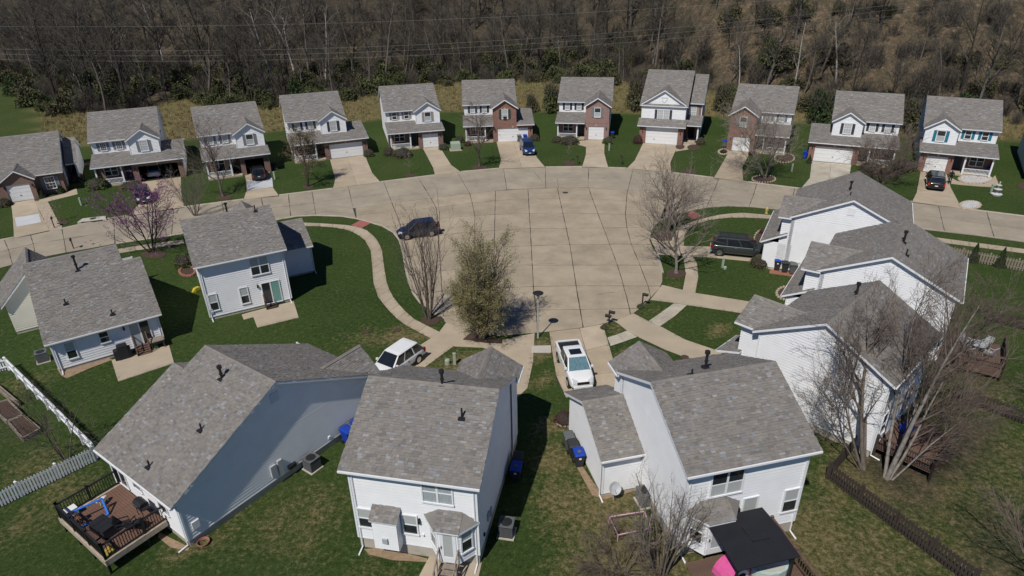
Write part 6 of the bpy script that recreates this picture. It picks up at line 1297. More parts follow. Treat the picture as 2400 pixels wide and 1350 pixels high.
# ================================================================== the person beside the minivan
def person(label, loc, rz):
    r = thing('person', label, 'person', loc, rz)
    J = [((0, 0, .98), .15), ((0, .01, 1.18), .14), ((0, .0, 1.40), .17), ((0, .01, 1.52), .065), ((0, .03, 1.60), .07), ((0, .03, 1.70), .10), ((0, .03, 1.79), .07),
         ((.20, 0, 1.44), .065), ((.27, .06, 1.16), .05), ((.26, .20, .95), .038), ((.26, .25, .87), .035), ((-.20, 0, 1.44), .065), ((-.27, -.08, 1.16), .05), ((-.27, -.06, .92), .038), ((-.27, -.03, .83), .035),
         ((.10, .02, .90), .10), ((.11, .18, .52), .075), ((.11, .16, .09), .05), ((.11, .30, .05), .04), ((-.10, 0, .90), .10), ((-.11, -.06, .50), .075), ((-.11, -.28, .12), .05), ((-.11, -.18, .05), .04)]
    E_ = [(0, 1), (1, 2), (2, 3), (3, 4), (4, 5), (5, 6), (2, 7), (7, 8), (8, 9), (9, 10), (2, 11), (11, 12), (12, 13), (13, 14), (0, 15), (15, 16), (16, 17), (17, 18), (0, 19), (19, 20), (20, 21), (21, 22)]
    me = bpy.data.meshes.new('body'); me.from_pydata([j[0] for j in J], E_, []); me.update(); o = bpy.data.objects.new('body', me); COL.objects.link(o); o.parent = r
    sk = o.modifiers.new('skin', 'SKIN'); sk.use_smooth_shade = True
    for v, (p, q) in zip(me.skin_vertices[0].data, J): v.radius = (q, q * .85)
    me.skin_vertices[0].data[0].use_root = True
    o.modifiers.new('sub', 'SUBSURF').levels = 1; o.modifiers['sub'].render_levels = 2
    me.materials.append(M['cloth_black'])
    MB().lathe((0, .045, 1.60), [(.05, 0), (.085, .05), (.098, .12), (.085, .19), (.04, .235)], 12).build('head', M['skin'], r, smooth=True)
    MB().lathe((0, .02, 1.70), [(.102, 0), (.108, .06), (.09, .12), (.03, .155)], 12).build('hair', M['cloth_black'], r, smooth=True)
    for x, y, z in ((.26, .27, .85), (-.27, -.02, .80)):
        h = MB().box(x - .03, x + .03, y - .02, y + .025, z - .06, z + .03)
        for k in range(4): h.tube((x - .025 + k * .017, y + .005, z - .05), (x - .025 + k * .017, y + .02, z - .115 + abs(k - 1.5) * .008), .009, .007, 5)
        h.tube((x + .03, y + .02, z), (x + .045, y + .04, z - .05), .010, .008, 5); h.build('hand', M['skin'], r)
    for x, y in ((.11, .20), (-.11, -.24)): MB().loft([[(x - k, y + yy, .0), (x + k, y + yy, .0), (x + k * .8, y + yy, hh), (x - k * .8, y + yy, hh)] for yy, k, hh in ((-.09, .035, .09), (.0, .045, .10), (.12, .045, .06), (.17, .03, .04))]).build('shoe', M['black'], r)
person('person in black shirt and shorts walking beside the black minivan', G(*zd(1595, 925)) + Vector((0, 0, .03)), R(150))
# ================================================================== power lines above the wood edge
def power_lines():
    Y = 140
    pl = {}
    poles = {}
    for nm, px in (('a', -330), ('b', 2760)):
        top = GY(px, 30 if nm == 'a' else -70, Y); zt = TH(top.x, Y)
        r = thing('utility_pole', 'wooden utility pole carrying the wires at the wood edge, ' + ('west end' if nm == 'a' else 'east end'), 'pole', (top.x, Y, zt)); H_ = top.z - zt + 1.5
        MB().tube((0, 0, -.5), (0, 0, H_), .16, .11, 10).build('pole', M['bark'], r); MB().box(-.06, .06, -1.6, 1.6, H_ - .9, H_ - .7).build('cross_arm', M['bark'], r)
        poles[nm] = (top.x, zt, H_)
    for k, pts in enumerate([[(0, 62), (800, 54), (1300, 33), (1600, 16)], [(0, 115), (800, 110), (1200, 96), (1600, 62), (2000, 22)], [(0, 127), (800, 122), (1200, 108), (1600, 74), (2000, 34)], [(0, 140), (800, 134), (1200, 121), (1600, 88), (2000, 48)]]):
        import numpy as np
        X = [GY(x, y, Y).x for x, y in pts]; Z = [GY(x, y, Y).z for x, y in pts]; c = np.polyfit(X, Z, 2)
        mb = MB(); x0, x1 = poles['a'][0], poles['b'][0]; n = 60; prev = None
        for i in range(n + 1):
            x = x0 + (x1 - x0) * i / n; p = (x, Y, float(np.polyval(c, x)))
            if prev: mb.tube(prev, p, .018, .018, 5, cap=False)
            prev = p
        o = mb.build('power_line', M['wire']); tag(o, ['single upper overhead wire crossing in front of the wood', 'uppermost of three close overhead wires before the wood', 'middle of three close overhead wires before the wood', 'lowest of three close overhead wires before the wood'][k], 'wire')
power_lines()
# ================================================================== plants
import numpy as np
def rvec(rr): 
    while True:
        v = Vector((rr.uniform(-1, 1), rr.uniform(-1, 1), rr.uniform(-1, 1)))
        if .05 < v.length < 1: return v.normalized()
def limb(out, p, d, L, r, lev, rr, P, tips):
    """a tapering branch with its own side branches; out[0] stout wood, out[1] fine twigs"""
    n = max(2, min(6, int(L / P['seg']) + 1)); r1 = r * P['taper'][min(lev, len(P['taper']) - 1)]
    q = Vector(p); d = Vector(d); kids = P['kids'][lev] if lev < len(P['kids']) else 0; pts = [(q.copy(), d.copy(), r)]
    mb = out[0] if lev <= P.get('stout', 0) else out[1]; sides = 7 if r > .12 else 5 if r > .05 else 4 if r > .022 else 3
    for i in range(n):
        d = (d + rvec(rr) * P['wob'] + Vector((0, 0, 1)) * P['up'][min(lev, len(P['up']) - 1)]).normalized(); e = q + d * (L / n); a = r + (r1 - r) * i / n; b = r + (r1 - r) * (i + 1) / n
        mb.tube(q, e, a, b, sides, cap=False); q = e; pts.append((q.copy(), d.copy(), b))
    tips.append((q, d, lev))
    for k in range(kids):
        t = P['start'][lev] + (1 - P['start'][lev]) * ((k + rr.random() * .9) / kids); i = min(n - 1, int(t * n)); f = t * n - i
        b = pts[i][0].lerp(pts[i + 1][0], min(1, f)); bd = pts[i][1]; br = pts[i][2] + (pts[i + 1][2] - pts[i][2]) * f
        s = rvec(rr); s = (s - bd * s.dot(bd)).normalized(); ang = P['ang'][min(lev, len(P['ang']) - 1)] * rr.uniform(.75, 1.25)
        nd = (bd * math.cos(ang) + s * math.sin(ang)).normalized()
        ln = L * P['len'][min(lev, len(P['len']) - 1)] * rr.uniform(.7, 1.2) * (1.15 - .55 * t if lev == 0 else 1)
        limb(out, b, nd, ln, max(P['min'], min(br * .75, r * P['rad'][min(lev, len(P['rad']) - 1)])), lev + 1, rr, P, tips)
BARE = dict(seg=.9, taper=[.35, .3, .3, .4], kids=[13, 7, 5, 3], start=[.30, .2, .15, .1], ang=[.75, .7, .7, .6], len=[.48, .50, .5, .5], rad=[.45, .5, .5, .6], up=[.03, .07, .06, .04], wob=.10, min=.006)
def make_tree(seed, H, P=None, stems=1, lean=.0, spread=.18, r0=None, **kw):
    rr = random.Random(seed); Q = dict(BARE); Q.update(P or {}); Q.update(kw); out = (MB(), MB()); tips = []; r0 = r0 or H * .016
    for k in range(stems):
        a = 2 * math.pi * (k + rr.random() * .6) / stems; tl = (spread * rr.uniform(.6, 1.2) if stems > 1 else lean)
        d = Vector((math.cos(a) * tl, math.sin(a) * tl, 1)).normalized(); s = 0 if stems == 1 else r0 * .8
        limb(out, (math.cos(a) * s, math.sin(a) * s, -.15), d, H * (.8 if stems == 1 else rr.uniform(.72, 1.0)), r0 * (1 if stems == 1 else .6), 0, rr, Q, tips)
    if stems == 1: out[0].tube((0, 0, -.2), (0, 0, .35), r0 * 1.6, r0 * 1.02, 8, cap=False)
    return out, tips
def leaves(mb, pts, rr, n, size, spread):
    for p, d, lev in pts:
        for _ in range(n):
            c = Vector(p) + rvec(rr) * spread * rr.random(); a = rvec(rr) * size * rr.uniform(.6, 1.3); b = rvec(rr).cross(a).normalized() * size * .55
            mb.face([c - a, c + b, c + a, c - b])
def tree_thing(name, label, cat, base, built, bark, twig, leaf=None, group=None, rz=0, crown='crown', hz=1.0):
    r = thing(name, label, cat, base, rz, group); (t, w), tips = built
    t.build('trunk', M[bark], r, smooth=True); w.build(crown, M[twig], r)
    if leaf: leaf[0].build('foliage', M[leaf[1]], r)
    return r
def std_tree(name, label, basepx, toppy, seed, bark='bark', twig='twig', group=None, fn=None, **kw):
    b = G(*(fn(*basepx) if fn else basepx)); H = height_at(b, toppy)
    built = make_tree(seed, H, **kw); t = tree_thing(name, label, 'tree', b, built, bark, twig, None, group); return t, built, H
VASE = dict(kids=[16, 5, 4], start=[.14, .2, .2], ang=[.42, .5, .5], len=[.42, .45, .5], rad=[.33, .5, .5], up=[.05, .12, .08], wob=.06, taper=[.18, .25, .3])
std_tree('bare_tree', 'tall narrow bare tree with many upright stems in mulch beside the turning circle', (1005, 748), 487, 101, P=VASE, stems=7, spread=.22, r0=.13, seg=1.1, kids=[10, 4, 3], min=.008)
# leafing pear
b = G(1130, 796); H = height_at(b, 556); rr = random.Random(5); out = (MB(), MB()); tips = []; QP = dict(BARE); QP.update(VASE); QP.update(kids=[13, 6, 3], start=[.08, .15, .2], len=[.34, .48, .5], ang=[.55, .55, .5], min=.008)
for k in range(11):
    t = 2 * math.pi * k / 11 + rr.random() * .4; q = rr.uniform(.06, .28); limb(out, (.12 * math.cos(t), .12 * math.sin(t), -.1), Vector((q * math.cos(t), q * math.sin(t), 1)).normalized(), H * rr.uniform(.68, 1.0), .10, 0, rr, QP, tips)
for k in range(9):
    t = 2 * math.pi * k / 9 + rr.random() * .5; q = rr.uniform(.38, .68); limb(out, (.12 * math.cos(t), .12 * math.sin(t), .1), Vector((q * math.cos(t), q * math.sin(t), 1)).normalized(), H * rr.uniform(.42, .62), .06, 0, rr, QP, tips)
bt = (out, tips); lf = MB(); leaves(lf, [t for t in tips if t[2] >= 1 and t[0].z > .5], rr, 6, .048, .30)
tree_thing('pear_tree', 'broad upright tree with pale yellow green new leaves casting a shadow on the turning circle', 'tree', b, bt, 'bark', 'twig', (lf, 'leaf_pear'))
WIDE = dict(min=.010, kids=[11, 7, 5, 3], start=[.16, .2, .15, .1], ang=[.80, .7, .65, .6], len=[.70, .52, .5, .5], rad=[.5, .5, .5, .5], up=[.03, .09, .06, .03], wob=.11)
std_tree('bare_tree', 'bare spreading tree on the grass tip beside the red ramp', (1566, 545), 425, 103, P=WIDE, r0=.15, twig='twig', len=[.95, .56, .5, .5], kids=[13, 7, 5, 3], up=[.03, .12, .06, .03]); std_tree('bare_tree', 'bare tree in a mulch ring between the sidewalk and turning circle', (1585, 640), 455, 104, P=WIDE, r0=.16, bark='bark_pale', twig='twig_pale', len=[.85, .56, .5, .5], kids=[13, 7, 5, 3], up=[.03, .12, .06, .03])
# redbud
b = G(357, 592); H = height_at(b, 446); bt = make_tree(105, H, P=WIDE, stems=5, spread=.55, r0=.14, kids=[8, 6, 4], len=[.5, .5, .5]); lf = MB(); rr = random.Random(6); leaves(lf, [t for t in bt[1] if t[2] >= 2], rr, 7, .055, .18); tree_thing('redbud_tree', 'small spreading tree covered in purple blossom in a mulch bed', 'tree', b, bt, 'bark_dark', 'twig', (lf, 'blossom'))
std_tree('bare_tree', 'bare tree on the lawn before the open single garage house', (1722, 1022), 300, 106, fn=za, P=WIDE, r0=.15, twig='twig'); std_tree('bare_tree', 'thin bare multi-stem tree by the street beside the two-storey patio house roof', (1508, 1172), 395, 107, fn=za, P=VASE, stems=5, spread=.45, r0=.10, twig='twig_pale')
b = G(*zb(335, 945)); H = height_at(b, 300); bt = make_tree(108, H, P=WIDE, r0=.16, len=[.58, .5, .5, .5]); lf = MB(); rr = random.Random(8); leaves(lf, [t for t in bt[1] if t[2] >= 2], rr, 2, .08, .25); tree_thing('leafing_tree', 'tree with olive brown opening leaves in front of a double garage house', 'tree', b, bt, 'bark_dark', 'twig', (lf, 'leaf_brown'))
SAP = dict(kids=[9, 4, 3], start=[.35, .2, .2], len=[.35, .45, .5], min=.005)
for fn, px, tp, sd_, lb in ((zb, (1120, 852), 345, 109, 'small bare sapling on the lawn of the taupe shuttered house'), (zc, (310, 757), 325, 110, 'small bare sapling on the lawn of the pink brick gable house'), (zc, (1250, 818), 352, 111, 'small bare sapling on the lawn below the tall white house'), (za, (470, 1215), 455, 112, 'small bare sapling beside the flagstone strip of the low brick house'), (za, (830, 1085), 440, 113, 'small bare sapling beside the purple blossoming tree')): std_tree('sapling', lb, px, tp, sd_, fn=fn, P=SAP, r0=.045, twig='twig_pale')
std_tree('bare_tree', 'bare tree on the lawn before the red brick gable with double garage', (1660, 788), 232, 114, fn=zb, P=WIDE, r0=.14, twig='twig', len=[.45, .5, .5, .5]); std_tree('bare_tree', 'wide bare tree in the stone ringed bed', (1820, 882), 268, 115, fn=zc, P=WIDE, stems=4, spread=.5, r0=.16, bark='bark_pale', twig='twig_pale'); std_tree('bare_tree', 'low twiggy bare tree before the carriage door garage house', (1075, 922), 322, 116, fn=zd, P=WIDE, stems=5, spread=.7, r0=.13, twig='twig')
# big trees at the right
b = G(*zRR(1010, 745)); rr = random.Random(117)
out = (MB(), MB()); tips = []; Q = dict(BARE); Q.update(dict(min=.006, kids=[13, 8, 5, 3], start=[.30, .2, .15, .1], ang=[.6, .6, .6, .5], len=[.40, .52, .5, .5], rad=[.36, .5, .5, .5], up=[.02, .07, .05, .03], wob=.07, stout=0, taper=[.16, .3, .3, .4]))
for dx, dy, L, r in ((.30, .22, 11.0, .15), (.42, .45, 9.5, .11), (.55, .20, 9.0, .10), (.20, .42, 10.5, .12), (.75, .05, 6., .07)): limb(out, (dx * .5, dy * .5, -.1), Vector((dx, dy, 1)).normalized(), L, r, 0, rr, Q, tips)
tree_thing('birch_tree', 'tall leaning multi-trunk birch with peeling pale bark behind the gabled houses', 'tree', b, (out, tips), 'bark_pale', 'twig')
out = (MB(), MB()); tips = []; rr = random.Random(118); Q2 = dict(Q); Q2.update(kids=[13, 7, 5, 3], len=[.42, .5, .5, .5])
for dx, dy, L, r in ((-.12, .25, 9.0, .14), (.02, .5, 8.0, .10), (-.42, .30, 7.0, .09), (-.7, .35, 5.5, .06)): limb(out, (dx * .4 - .5, .3 + dy * .4, -.1), Vector((dx, dy, 1)).normalized(), L, r, 0, rr, Q2, tips)
tree_thing('bare_tree', 'large bare tree beside the birch, its twigs over the shadowed white wall', 'tree', G(*zRR(960, 705)), (out, tips), 'bark', 'twig')
out = (MB(), MB()); tips = []; rr = random.Random(119); Q3 = dict(Q); Q3.update(kids=[8, 4, 3], start=[.25, .2, .2], len=[.32, .5, .5], ang=[.5, .55, .6], taper=[.2, .3, .3])
for k in range(12): a = k * .55; q = .08 + .34 * rr.random(); limb(out, (.3 * math.cos(a), .3 * math.sin(a), -.1), Vector((q * math.cos(a), q * math.sin(a) * .8, 1)).normalized(), rr.uniform(4.0, 6.2), .06, 0, rr, Q3, tips)
tree_thing('bare_tree', 'many-stemmed bare tree in front of the canopied deck', 'tree', G(1548, 1338), (out, tips), 'bark', 'twig_pale')
std_tree('bare_shrub', 'bare twiggy shrub on the lawn below the pink frame', (1455, 1345), 1262, 120, P=WIDE, stems=8, spread=1.1, r0=.05, twig='twig', kids=[8, 5, 4]); std_tree('bare_tree', 'bare twiggy tree in the leaf littered yard corner beyond the dark fence', (2430, 1345), 1150, 121, P=WIDE, stems=6, spread=.7, r0=.08, twig='twig', kids=[6, 5, 4], len=[.5, .5, .5]); std_tree('bare_tree', 'bare twiggy tree beside the white picket fence corner', (158, 1084), 905, 122, P=WIDE, stems=4, spread=.35, r0=.07, twig='twig', kids=[6, 5, 4], len=[.42, .5, .5]); std_tree('bare_shrub', 'bare brush beyond the deck of the middle gabled house', (2290, 735), 680, 123, P=WIDE, stems=7, spread=.8, r0=.04, twig='twig', kids=[6, 4, 3], len=[.45, .5, .5]); std_tree('bare_shrub', 'low bare brush beyond the dark weathered fence of the leaf covered yard', (2430, 950), 880, 124, P=WIDE, stems=6, spread=.8, r0=.04, twig='twig', kids=[6, 4, 3], len=[.45, .5, .5])
# ------------------------------------------------------------------ clipped shrubs and small evergreens
def shrub_mesh(seed, n=1500, cone=False, size=.055):
    rr = random.Random(seed); mb = MB()
    for _ in range(n):
        if cone:
            z = rr.random() ** .8; t = rr.uniform(0, 6.283); q = (1 - z) * rr.uniform(.75, 1.02) + .04; c = Vector((q * math.cos(t), q * math.sin(t), z))
        else:
            v = rvec(rr); v.z = abs(v.z) * .95 + .02 if rr.random() < .85 else v.z * .3; q = rr.uniform(.80, 1.0) * (1 + .08 * math.sin(5 * v.x + 3 * v.y + seed)); c = Vector((v.x * q, v.y * q, max(.0, v.z * q)))
        a = rvec(rr) * size * rr.uniform(.7, 1.4); b = rvec(rr).cross(a).normalized() * size * .7; mb.face([c - a, c + b, c + a, c - b])
    return mb
SH = {}
for m in ('leaf_shrub', 'leaf_dull', 'leaf_red', 'leaf_ever'): SH[m] = [shrub_mesh(200 + i, 1500).mesh('foliage', M[m]) for i in range(2)]
SH['cone'] = [shrub_mesh(210 + i, 1500, True).mesh('foliage', M['leaf_ever']) for i in range(2)]
shade_core = MB().lathe((0, 0, 0), [(.5, .0), (.82, .18), (.86, .4), (.68, .66), (.3, .84)], 10).mesh('stems', M['bark_dark']); cone_shade_core = MB().lathe((0, 0, 0), [(.8, .0), (.5, .4), (.2, .75), (.02, .92)], 8).mesh('stems', M['bark_dark'])  # solid dark cores stand in for the shade inside the leaves, no modelled stems
def shrub(label, P, rx, h, m='leaf_dull', ry=None, rz=0.):
    i = int(abs(P.x * 7 + P.y * 3)) % 2; r = thing('evergreen_shrub' if m == 'cone' else 'clipped_shrub', label, 'shrub', P, rz, 'small evergreens' if m == 'cone' else 'shrubs by the houses'); sc = (rx, ry or rx, h)
    place(SH[m][i], 'foliage', r, sc=sc); place(cone_shade_core if m == 'cone' else shade_core, 'stems', r, sc=sc)
for lb, fn, p, rx, h, m in [('large round green shrub beside the open double garage porch', za, (765, 955), 1.55, 1.5, 'leaf_shrub'), ('low rounded shrub in the bed before the open double garage porch', za, (1025, 955), 1.45, .95, 'leaf_shrub'), ('brownish round shrub at the side of the low brick house', za, (605, 905), 1.0, 1.2, 'leaf_dull'), ('tall brown shrub behind the side of the low brick house', za, (570, 790), .9, 1.8, 'leaf_dull'), ('small upright shrub between garage and window of the low brick house', za, (330, 1030), .55, 1.2, 'cone'), ('small upright shrub at the corner beyond the low brick house window', za, (475, 995), .5, 1.1, 'cone'), ('rounded shrub at the garage corner of the low brick house', za, (30, 1095), 1.1, 1.0, 'leaf_dull'),
    ('wide shrub below the porch of the open single garage house', za, (1745, 850), 1.7, 1.2, 'leaf_dull'), ('round shrub beside the open single garage', za, (2112, 812), .8, .95, 'leaf_dull'), ('round shrub beside the leafing tree lawn', zb, (72, 808), .85, .95, 'leaf_dull'), ('rounded shrub beside the closed double garage', zb, (806, 712), .85, 1.1, 'leaf_dull'), ('smaller of two rounded hedges by the taupe shuttered porch', zb, (962, 705), .95, 1.35, 'leaf_dull'), ('wide clipped hedge below the taupe shuttered porch', zb, (1068, 712), 1.6, 1.35, 'leaf_dull'), ('round yellow green shrub beside the taupe shuttered garage', zb, (1384, 660), .85, 1.0, 'leaf_shrub'), ('reddish small shrub at the porch of the double garage brick gable', zb, (1570, 630), .6, .8, 'leaf_red'), ('round shrub beside the blue suv', zb, (2082, 592), .85, 1.1, 'leaf_dull'), ('loose green shrub beside the transformer box', zb, (1510, 605), .8, 1.3, 'leaf_shrub'),
    ('smaller of two dark hedges before the pink brick porch', zc, (215, 602), .95, 1.0, 'leaf_dull'), ('wide dark hedge before the pink brick porch', zc, (308, 610), 1.7, 1.2, 'leaf_dull'), ('bright round green shrub beside the pink brick garage', zc, (610, 612), .95, 1.1, 'leaf_shrub'), ('reddish shrub beside the tall white house garage', zc, (838, 612), .75, 1.4, 'leaf_red'), ('dark round shrub by the tall white house porch steps', zc, (1320, 620), .9, 1.1, 'leaf_dull'), ('small shrub in the stone ring by the red brick garage', zc, (1500, 682), .45, .5, 'leaf_red'), ('low shrub beside the stone ringed tree', zc, (1720, 700), .6, .6, 'leaf_red'), ('small dark evergreen at the corner of the carriage door garage', zd, (513, 765), .45, 1.2, 'cone'), ('wide dull hedge below the carriage door house porch', zd, (985, 820), 1.5, 1.1, 'leaf_dull'), ('large loose olive shrub beside the carriage door house porch', zd, (1225, 810), 2.0, 1.5, 'leaf_dull'),
    ('round dark clipped shrub between the grey suv and bins', m2, (1620, 520), .98, 1.15, 'leaf_dull'), ('reddish shrub beside the bins of the low garage wing', zR, (225, 375), .7, .8, 'leaf_red'), ('loose green shrub at the corner of the two-storey patio house', m0, (1305, 515), 1.1, 1.3, 'leaf_shrub'), ('small red shrub in the bed ahead of the grey suv', m2, (1650, 290), .5, .6, 'leaf_red'), ('brown shrub in the bed ahead of the grey suv', m2, (1640, 375), .7, .5, 'leaf_dull'), ('small conical evergreen before the grey slat fence, nearer the gabled roof corner', m3, (1738, 640), .62, 1.9, 'cone'), ('small conical evergreen before the grey slat fence, farther from the gabled roof corner', m3, (1925, 675), .62, 1.9, 'cone'), ('low dark shrub on the grass tip beside the red ramp', m2, (1040, 215), 1.0, .5, 'leaf_shrub'), ('small shrub beside the mailbox pair post', m2, (530, 960), .35, .35, 'leaf_shrub'), ('tuft of green plants at the single mailbox foot', m2, (785, 815), .35, .4, 'leaf_shrub')]:
    shrub(lb, G(*fn(*p)), rx, h, m)
# ================================================================== the wood behind the houses
rw = random.Random(77)
WOODP = dict(seg=2.4, kids=[15, 7, 5], start=[.28, .2, .15], ang=[.75, .7, .7], len=[.36, .5, .55], rad=[.40, .5, .5], up=[.02, .06, .04], wob=.09, min=.028, taper=[.25, .3, .35])
VAR = []
for i in range(8):
    (t, w), tips = make_tree(300 + i, 17 + 5 * rw.random(), P=WOODP, lean=.12 * rw.random(), r0=.24 + .12 * rw.random()); VAR.append((t, w, tips))
TR = [(v[0].mesh('trunk', M[('bark_dark', 'bark', 'bark_grey')[i % 3]], True), v[1].mesh('crown', M['twig_wood'])) for i, v in enumerate(VAR)]
PALE = []
for i in range(3):
    (t, w), tips = make_tree(320 + i, 20, P=dict(WOODP, kids=[9, 4, 3]), lean=.1, r0=.26); PALE.append((t.mesh('trunk', M['bark_bleached'], True), w.mesh('crown', M['twig_pale'])))
def wood_tree(x, y, i, pale=False, s=1.0):
    r = thing('bare_tree', 'pale barked bare tree standing out in the wood behind the houses' if pale else 'bare grey brown tree in the wood behind the houses', 'tree', (x, y, TH(x, y) - .1), rw.uniform(0, 6.28), 'pale trees in the wood' if pale else 'bare trees in the wood')
    me = (PALE if pale else TR)[i % (3 if pale else 8)]; r.scale = (s, s, s * rw.uniform(.9, 1.2)); r.rotation_euler.x = rw.gauss(0, .07); r.rotation_euler.y = rw.gauss(0, .07); place(me[0], 'trunk', r); place(me[1], 'crown', r)
cells = []
x = -150.
k = 0
n_t = 0
for row, (dy, step) in enumerate(((2, 6.5), (9, 6.0), (17, 6.0), (26, 6.5), (36, 7.0))):
    half = (edge_y(0) + dy) * .86
    x = -half
    while x < half:
        xx = x + rw.uniform(-2, 2); y = edge_y(xx) + dy + rw.uniform(-3, 3)
        open_ = smooth(28, 50, xx) * (1 - smooth(95, 125, xx))          # thin, dug-out hillside on the right
        if rw.random() > .15 * open_ and abs(xx) < (y * .84): wood_tree(xx, y, rw.randrange(8), False, rw.uniform(.5, 1.12) * (1 - .2 * open_)); n_t += 1
        x += step * rw.uniform(.8, 1.25)
for px, py, s in ((700, 200, 1.05), (688, 150, 1.0), (765, 205, .9), (380, 130, .9), (630, 110, .9), (60, 120, .8), (215, 215, .6), (180, 200, .55), (1880, 100, .7), (1740, 150, .55), (2360, 70, .9), (1530, 160, .6), (1985, 60, .8)):
    P = G(px, py); y = min(P.y, edge_y(P.x if abs(P.x) < 160 else 0) + 20); P = GY(px, py, y); wood_tree(P.x, y, k, True, s); k += 1
# distant trees that read as one mass
def merged(name, mats, items, label=None):
    """items: list of (MB, matrix-params); one mesh"""
    V = []; F = []; base = 0
    cache = {}
    for mb, x, y, z, a, s in items:
        if id(mb) not in cache: cache[id(mb)] = (np.array(mb.v, dtype=np.float32), mb.f)
        v, f = cache[id(mb)]; c, q = math.cos(a) * s, math.sin(a) * s
        o = np.empty_like(v); o[:, 0] = v[:, 0] * c - v[:, 1] * q + x; o[:, 1] = v[:, 0] * q + v[:, 1] * c + y; o[:, 2] = v[:, 2] * s + z
        V.append(o); F.extend([tuple(i + base for i in p) for p in f]); base += len(v)
    me = bpy.data.meshes.new(name); me.from_pydata(np.concatenate(V).tolist(), [], F); me.materials.append(mats); me.update(); o = bpy.data.objects.new(name, me); COL.objects.link(o); o['kind'] = 'stuff'
    if label: o['label'] = label
    return o
FARP = dict(WOODP, kids=[11, 5, 4], seg=5, min=.05); FV = [make_tree(340 + i, 18, P=FARP, lean=.1, r0=.28)[0] for i in range(4)]
it = []; itt = []
for _ in range(300):
    y = rw.uniform(42, 120); xx = rw.uniform(-1, 1) * (155 + y) * .82; yy = edge_y(max(-150, min(150, xx))) + y; i = rw.randrange(4); a = rw.uniform(0, 6.28); s = rw.uniform(.7, 1.15)
    open_ = smooth(25, 60, xx) * (1 - smooth(110, 140, xx)) * (1 - smooth(60, 90, y))
    if rw.random() < .1 * open_: continue
    it.append((FV[i][1], xx, yy, TH(xx, yy), a, s)); itt.append((FV[i][0], xx, yy, TH(xx, yy), a, s))
merged('distant_wood', M['twig_wood'], it); merged('distant_trunks', M['bark_dark'], itt)
# understory bushes along the wood edge
def bush_mb(seed, n=420, size=.16):
    rr = random.Random(seed); mb = MB()
    for _ in range(n):
        v = rvec(rr); q = rr.random() ** .4; c = Vector((v.x * q * 1.1, v.y * q * 1.1, abs(v.z) * q * 1.2 + .1)); c += Vector((.25 * math.sin(3 * v.x + seed), .2 * math.cos(4 * v.y), 0)); a = rvec(rr) * size * rr.uniform(.5, 1.2); b = rvec(rr).cross(a).normalized() * size * .5; mb.face([c - a, c + b, c + a, c - b])
    return mb
def brush_mb(seed, n=60):
    rr = random.Random(seed); mb = MB()
    for _ in range(n):
        a = rr.uniform(0, 6.283); t = rr.uniform(.1, .8); L = rr.uniform(.8, 1.7); p = Vector((rr.uniform(-.5, .5), rr.uniform(-.5, .5), 0)); d = Vector((math.cos(a) * t, math.sin(a) * t, 1)).normalized(); m = p + d * L * .55; e = m + (d + rvec(rr) * .35).normalized() * L * .45
        mb.tube(p, m, .022, .016, 3, cap=False); mb.tube(m, e, .016, .008, 3, cap=False)
        for _k in range(3): s = p.lerp(e, rr.uniform(.4, .95)); mb.tube(s, s + (d + rvec(rr) * .8).normalized() * L * .3, .012, .006, 3, cap=False)
    return mb
BU = {m: [bush_mb(400 + i, 1300, .105).mesh('foliage', M[m]) for i in range(2)] for m in ('leaf_wood', 'leaf_ever', 'leaf_olive')}
BR = [brush_mb(420 + i, 80).mesh('stems', M['twig_wood']) for i in range(4)]
n_b = 0
for row, dy in enumerate((-2.5, 2.5, 9, 18, 30)):
    x = -edge_y(0) * .84
    while x < edge_y(0) * .84:
        xx = x + rw.uniform(-1.5, 1.5); y = edge_y(xx) + dy + rw.uniform(-2.2, 2.2); x += rw.uniform(3.4, 6.0) if row < 2 else rw.uniform(4.5, 7.5)
        if abs(xx) > y * .83 or n_b >= 290: continue
        s = rw.uniform(1.5, 3.2) * (1 if row else .8); g = rw.random(); lf_ = g < .74
        open_ = smooth(25, 55, xx) * (row > 1)
        if open_ > .4 and g < .45: g = .5 + g * .9
        lf_ = g < .74; m = 'leaf_ever' if g < .07 else 'leaf_wood' if g < .46 else 'leaf_olive'
        r = thing('wild_bush', {'leaf_ever': 'dark evergreen bush at the edge of the wood', 'leaf_wood': 'green leafing bush at the edge of the wood', 'leaf_olive': 'olive leafing bush at the edge of the wood'}[m] if lf_ else 'bare twiggy bush at the edge of the wood', 'bush', (xx, y, TH(xx, y) - .05), rw.uniform(0, 6.28), 'wild bushes along the wood edge'); n_b += 1
        if lf_: place(BU[m][rw.randrange(2)], 'foliage', r, sc=(s, s, s * rw.uniform(.8, 1.3)))
        q_ = .62 if lf_ else .95; place(BR[rw.randrange(4)], 'stems', r, sc=(s * q_, s * q_, s * q_ * 1.15))
for lb, px, s, m in (('tall green bushy tree between the pink brick and double garage brick houses', (1292, 262), 2.1, 'leaf_wood'), ('tall olive bush beside the tall white house', (1490, 258), 2.4, 'leaf_olive'), ('upright dark evergreen between the red brick and carriage door houses', (1917, 292), 2.5, 'leaf_ever'), ('green bush behind the roof of the red brick single garage house', (1790, 215), 2.6, 'leaf_wood'), ('bushy shrub beside the tall white house', (1690, 262), 2.0, 'leaf_olive'), ('low bush in the dry grass beside the double garage brick house', (1245, 262), 1.3, 'leaf_olive'), ('dark bush behind the teal shuttered house side', (2130, 310), 2.2, 'leaf_olive')):
    P = G(*px); r = thing('wild_bush', lb, 'bush', (P.x, P.y, TH(P.x, P.y)), 0); place(BU[m][0], 'foliage', r, sc=(s, s, s * 1.9)); place(BR[0], 'stems', r, sc=(s * .9, s * .9, s * 1.8))
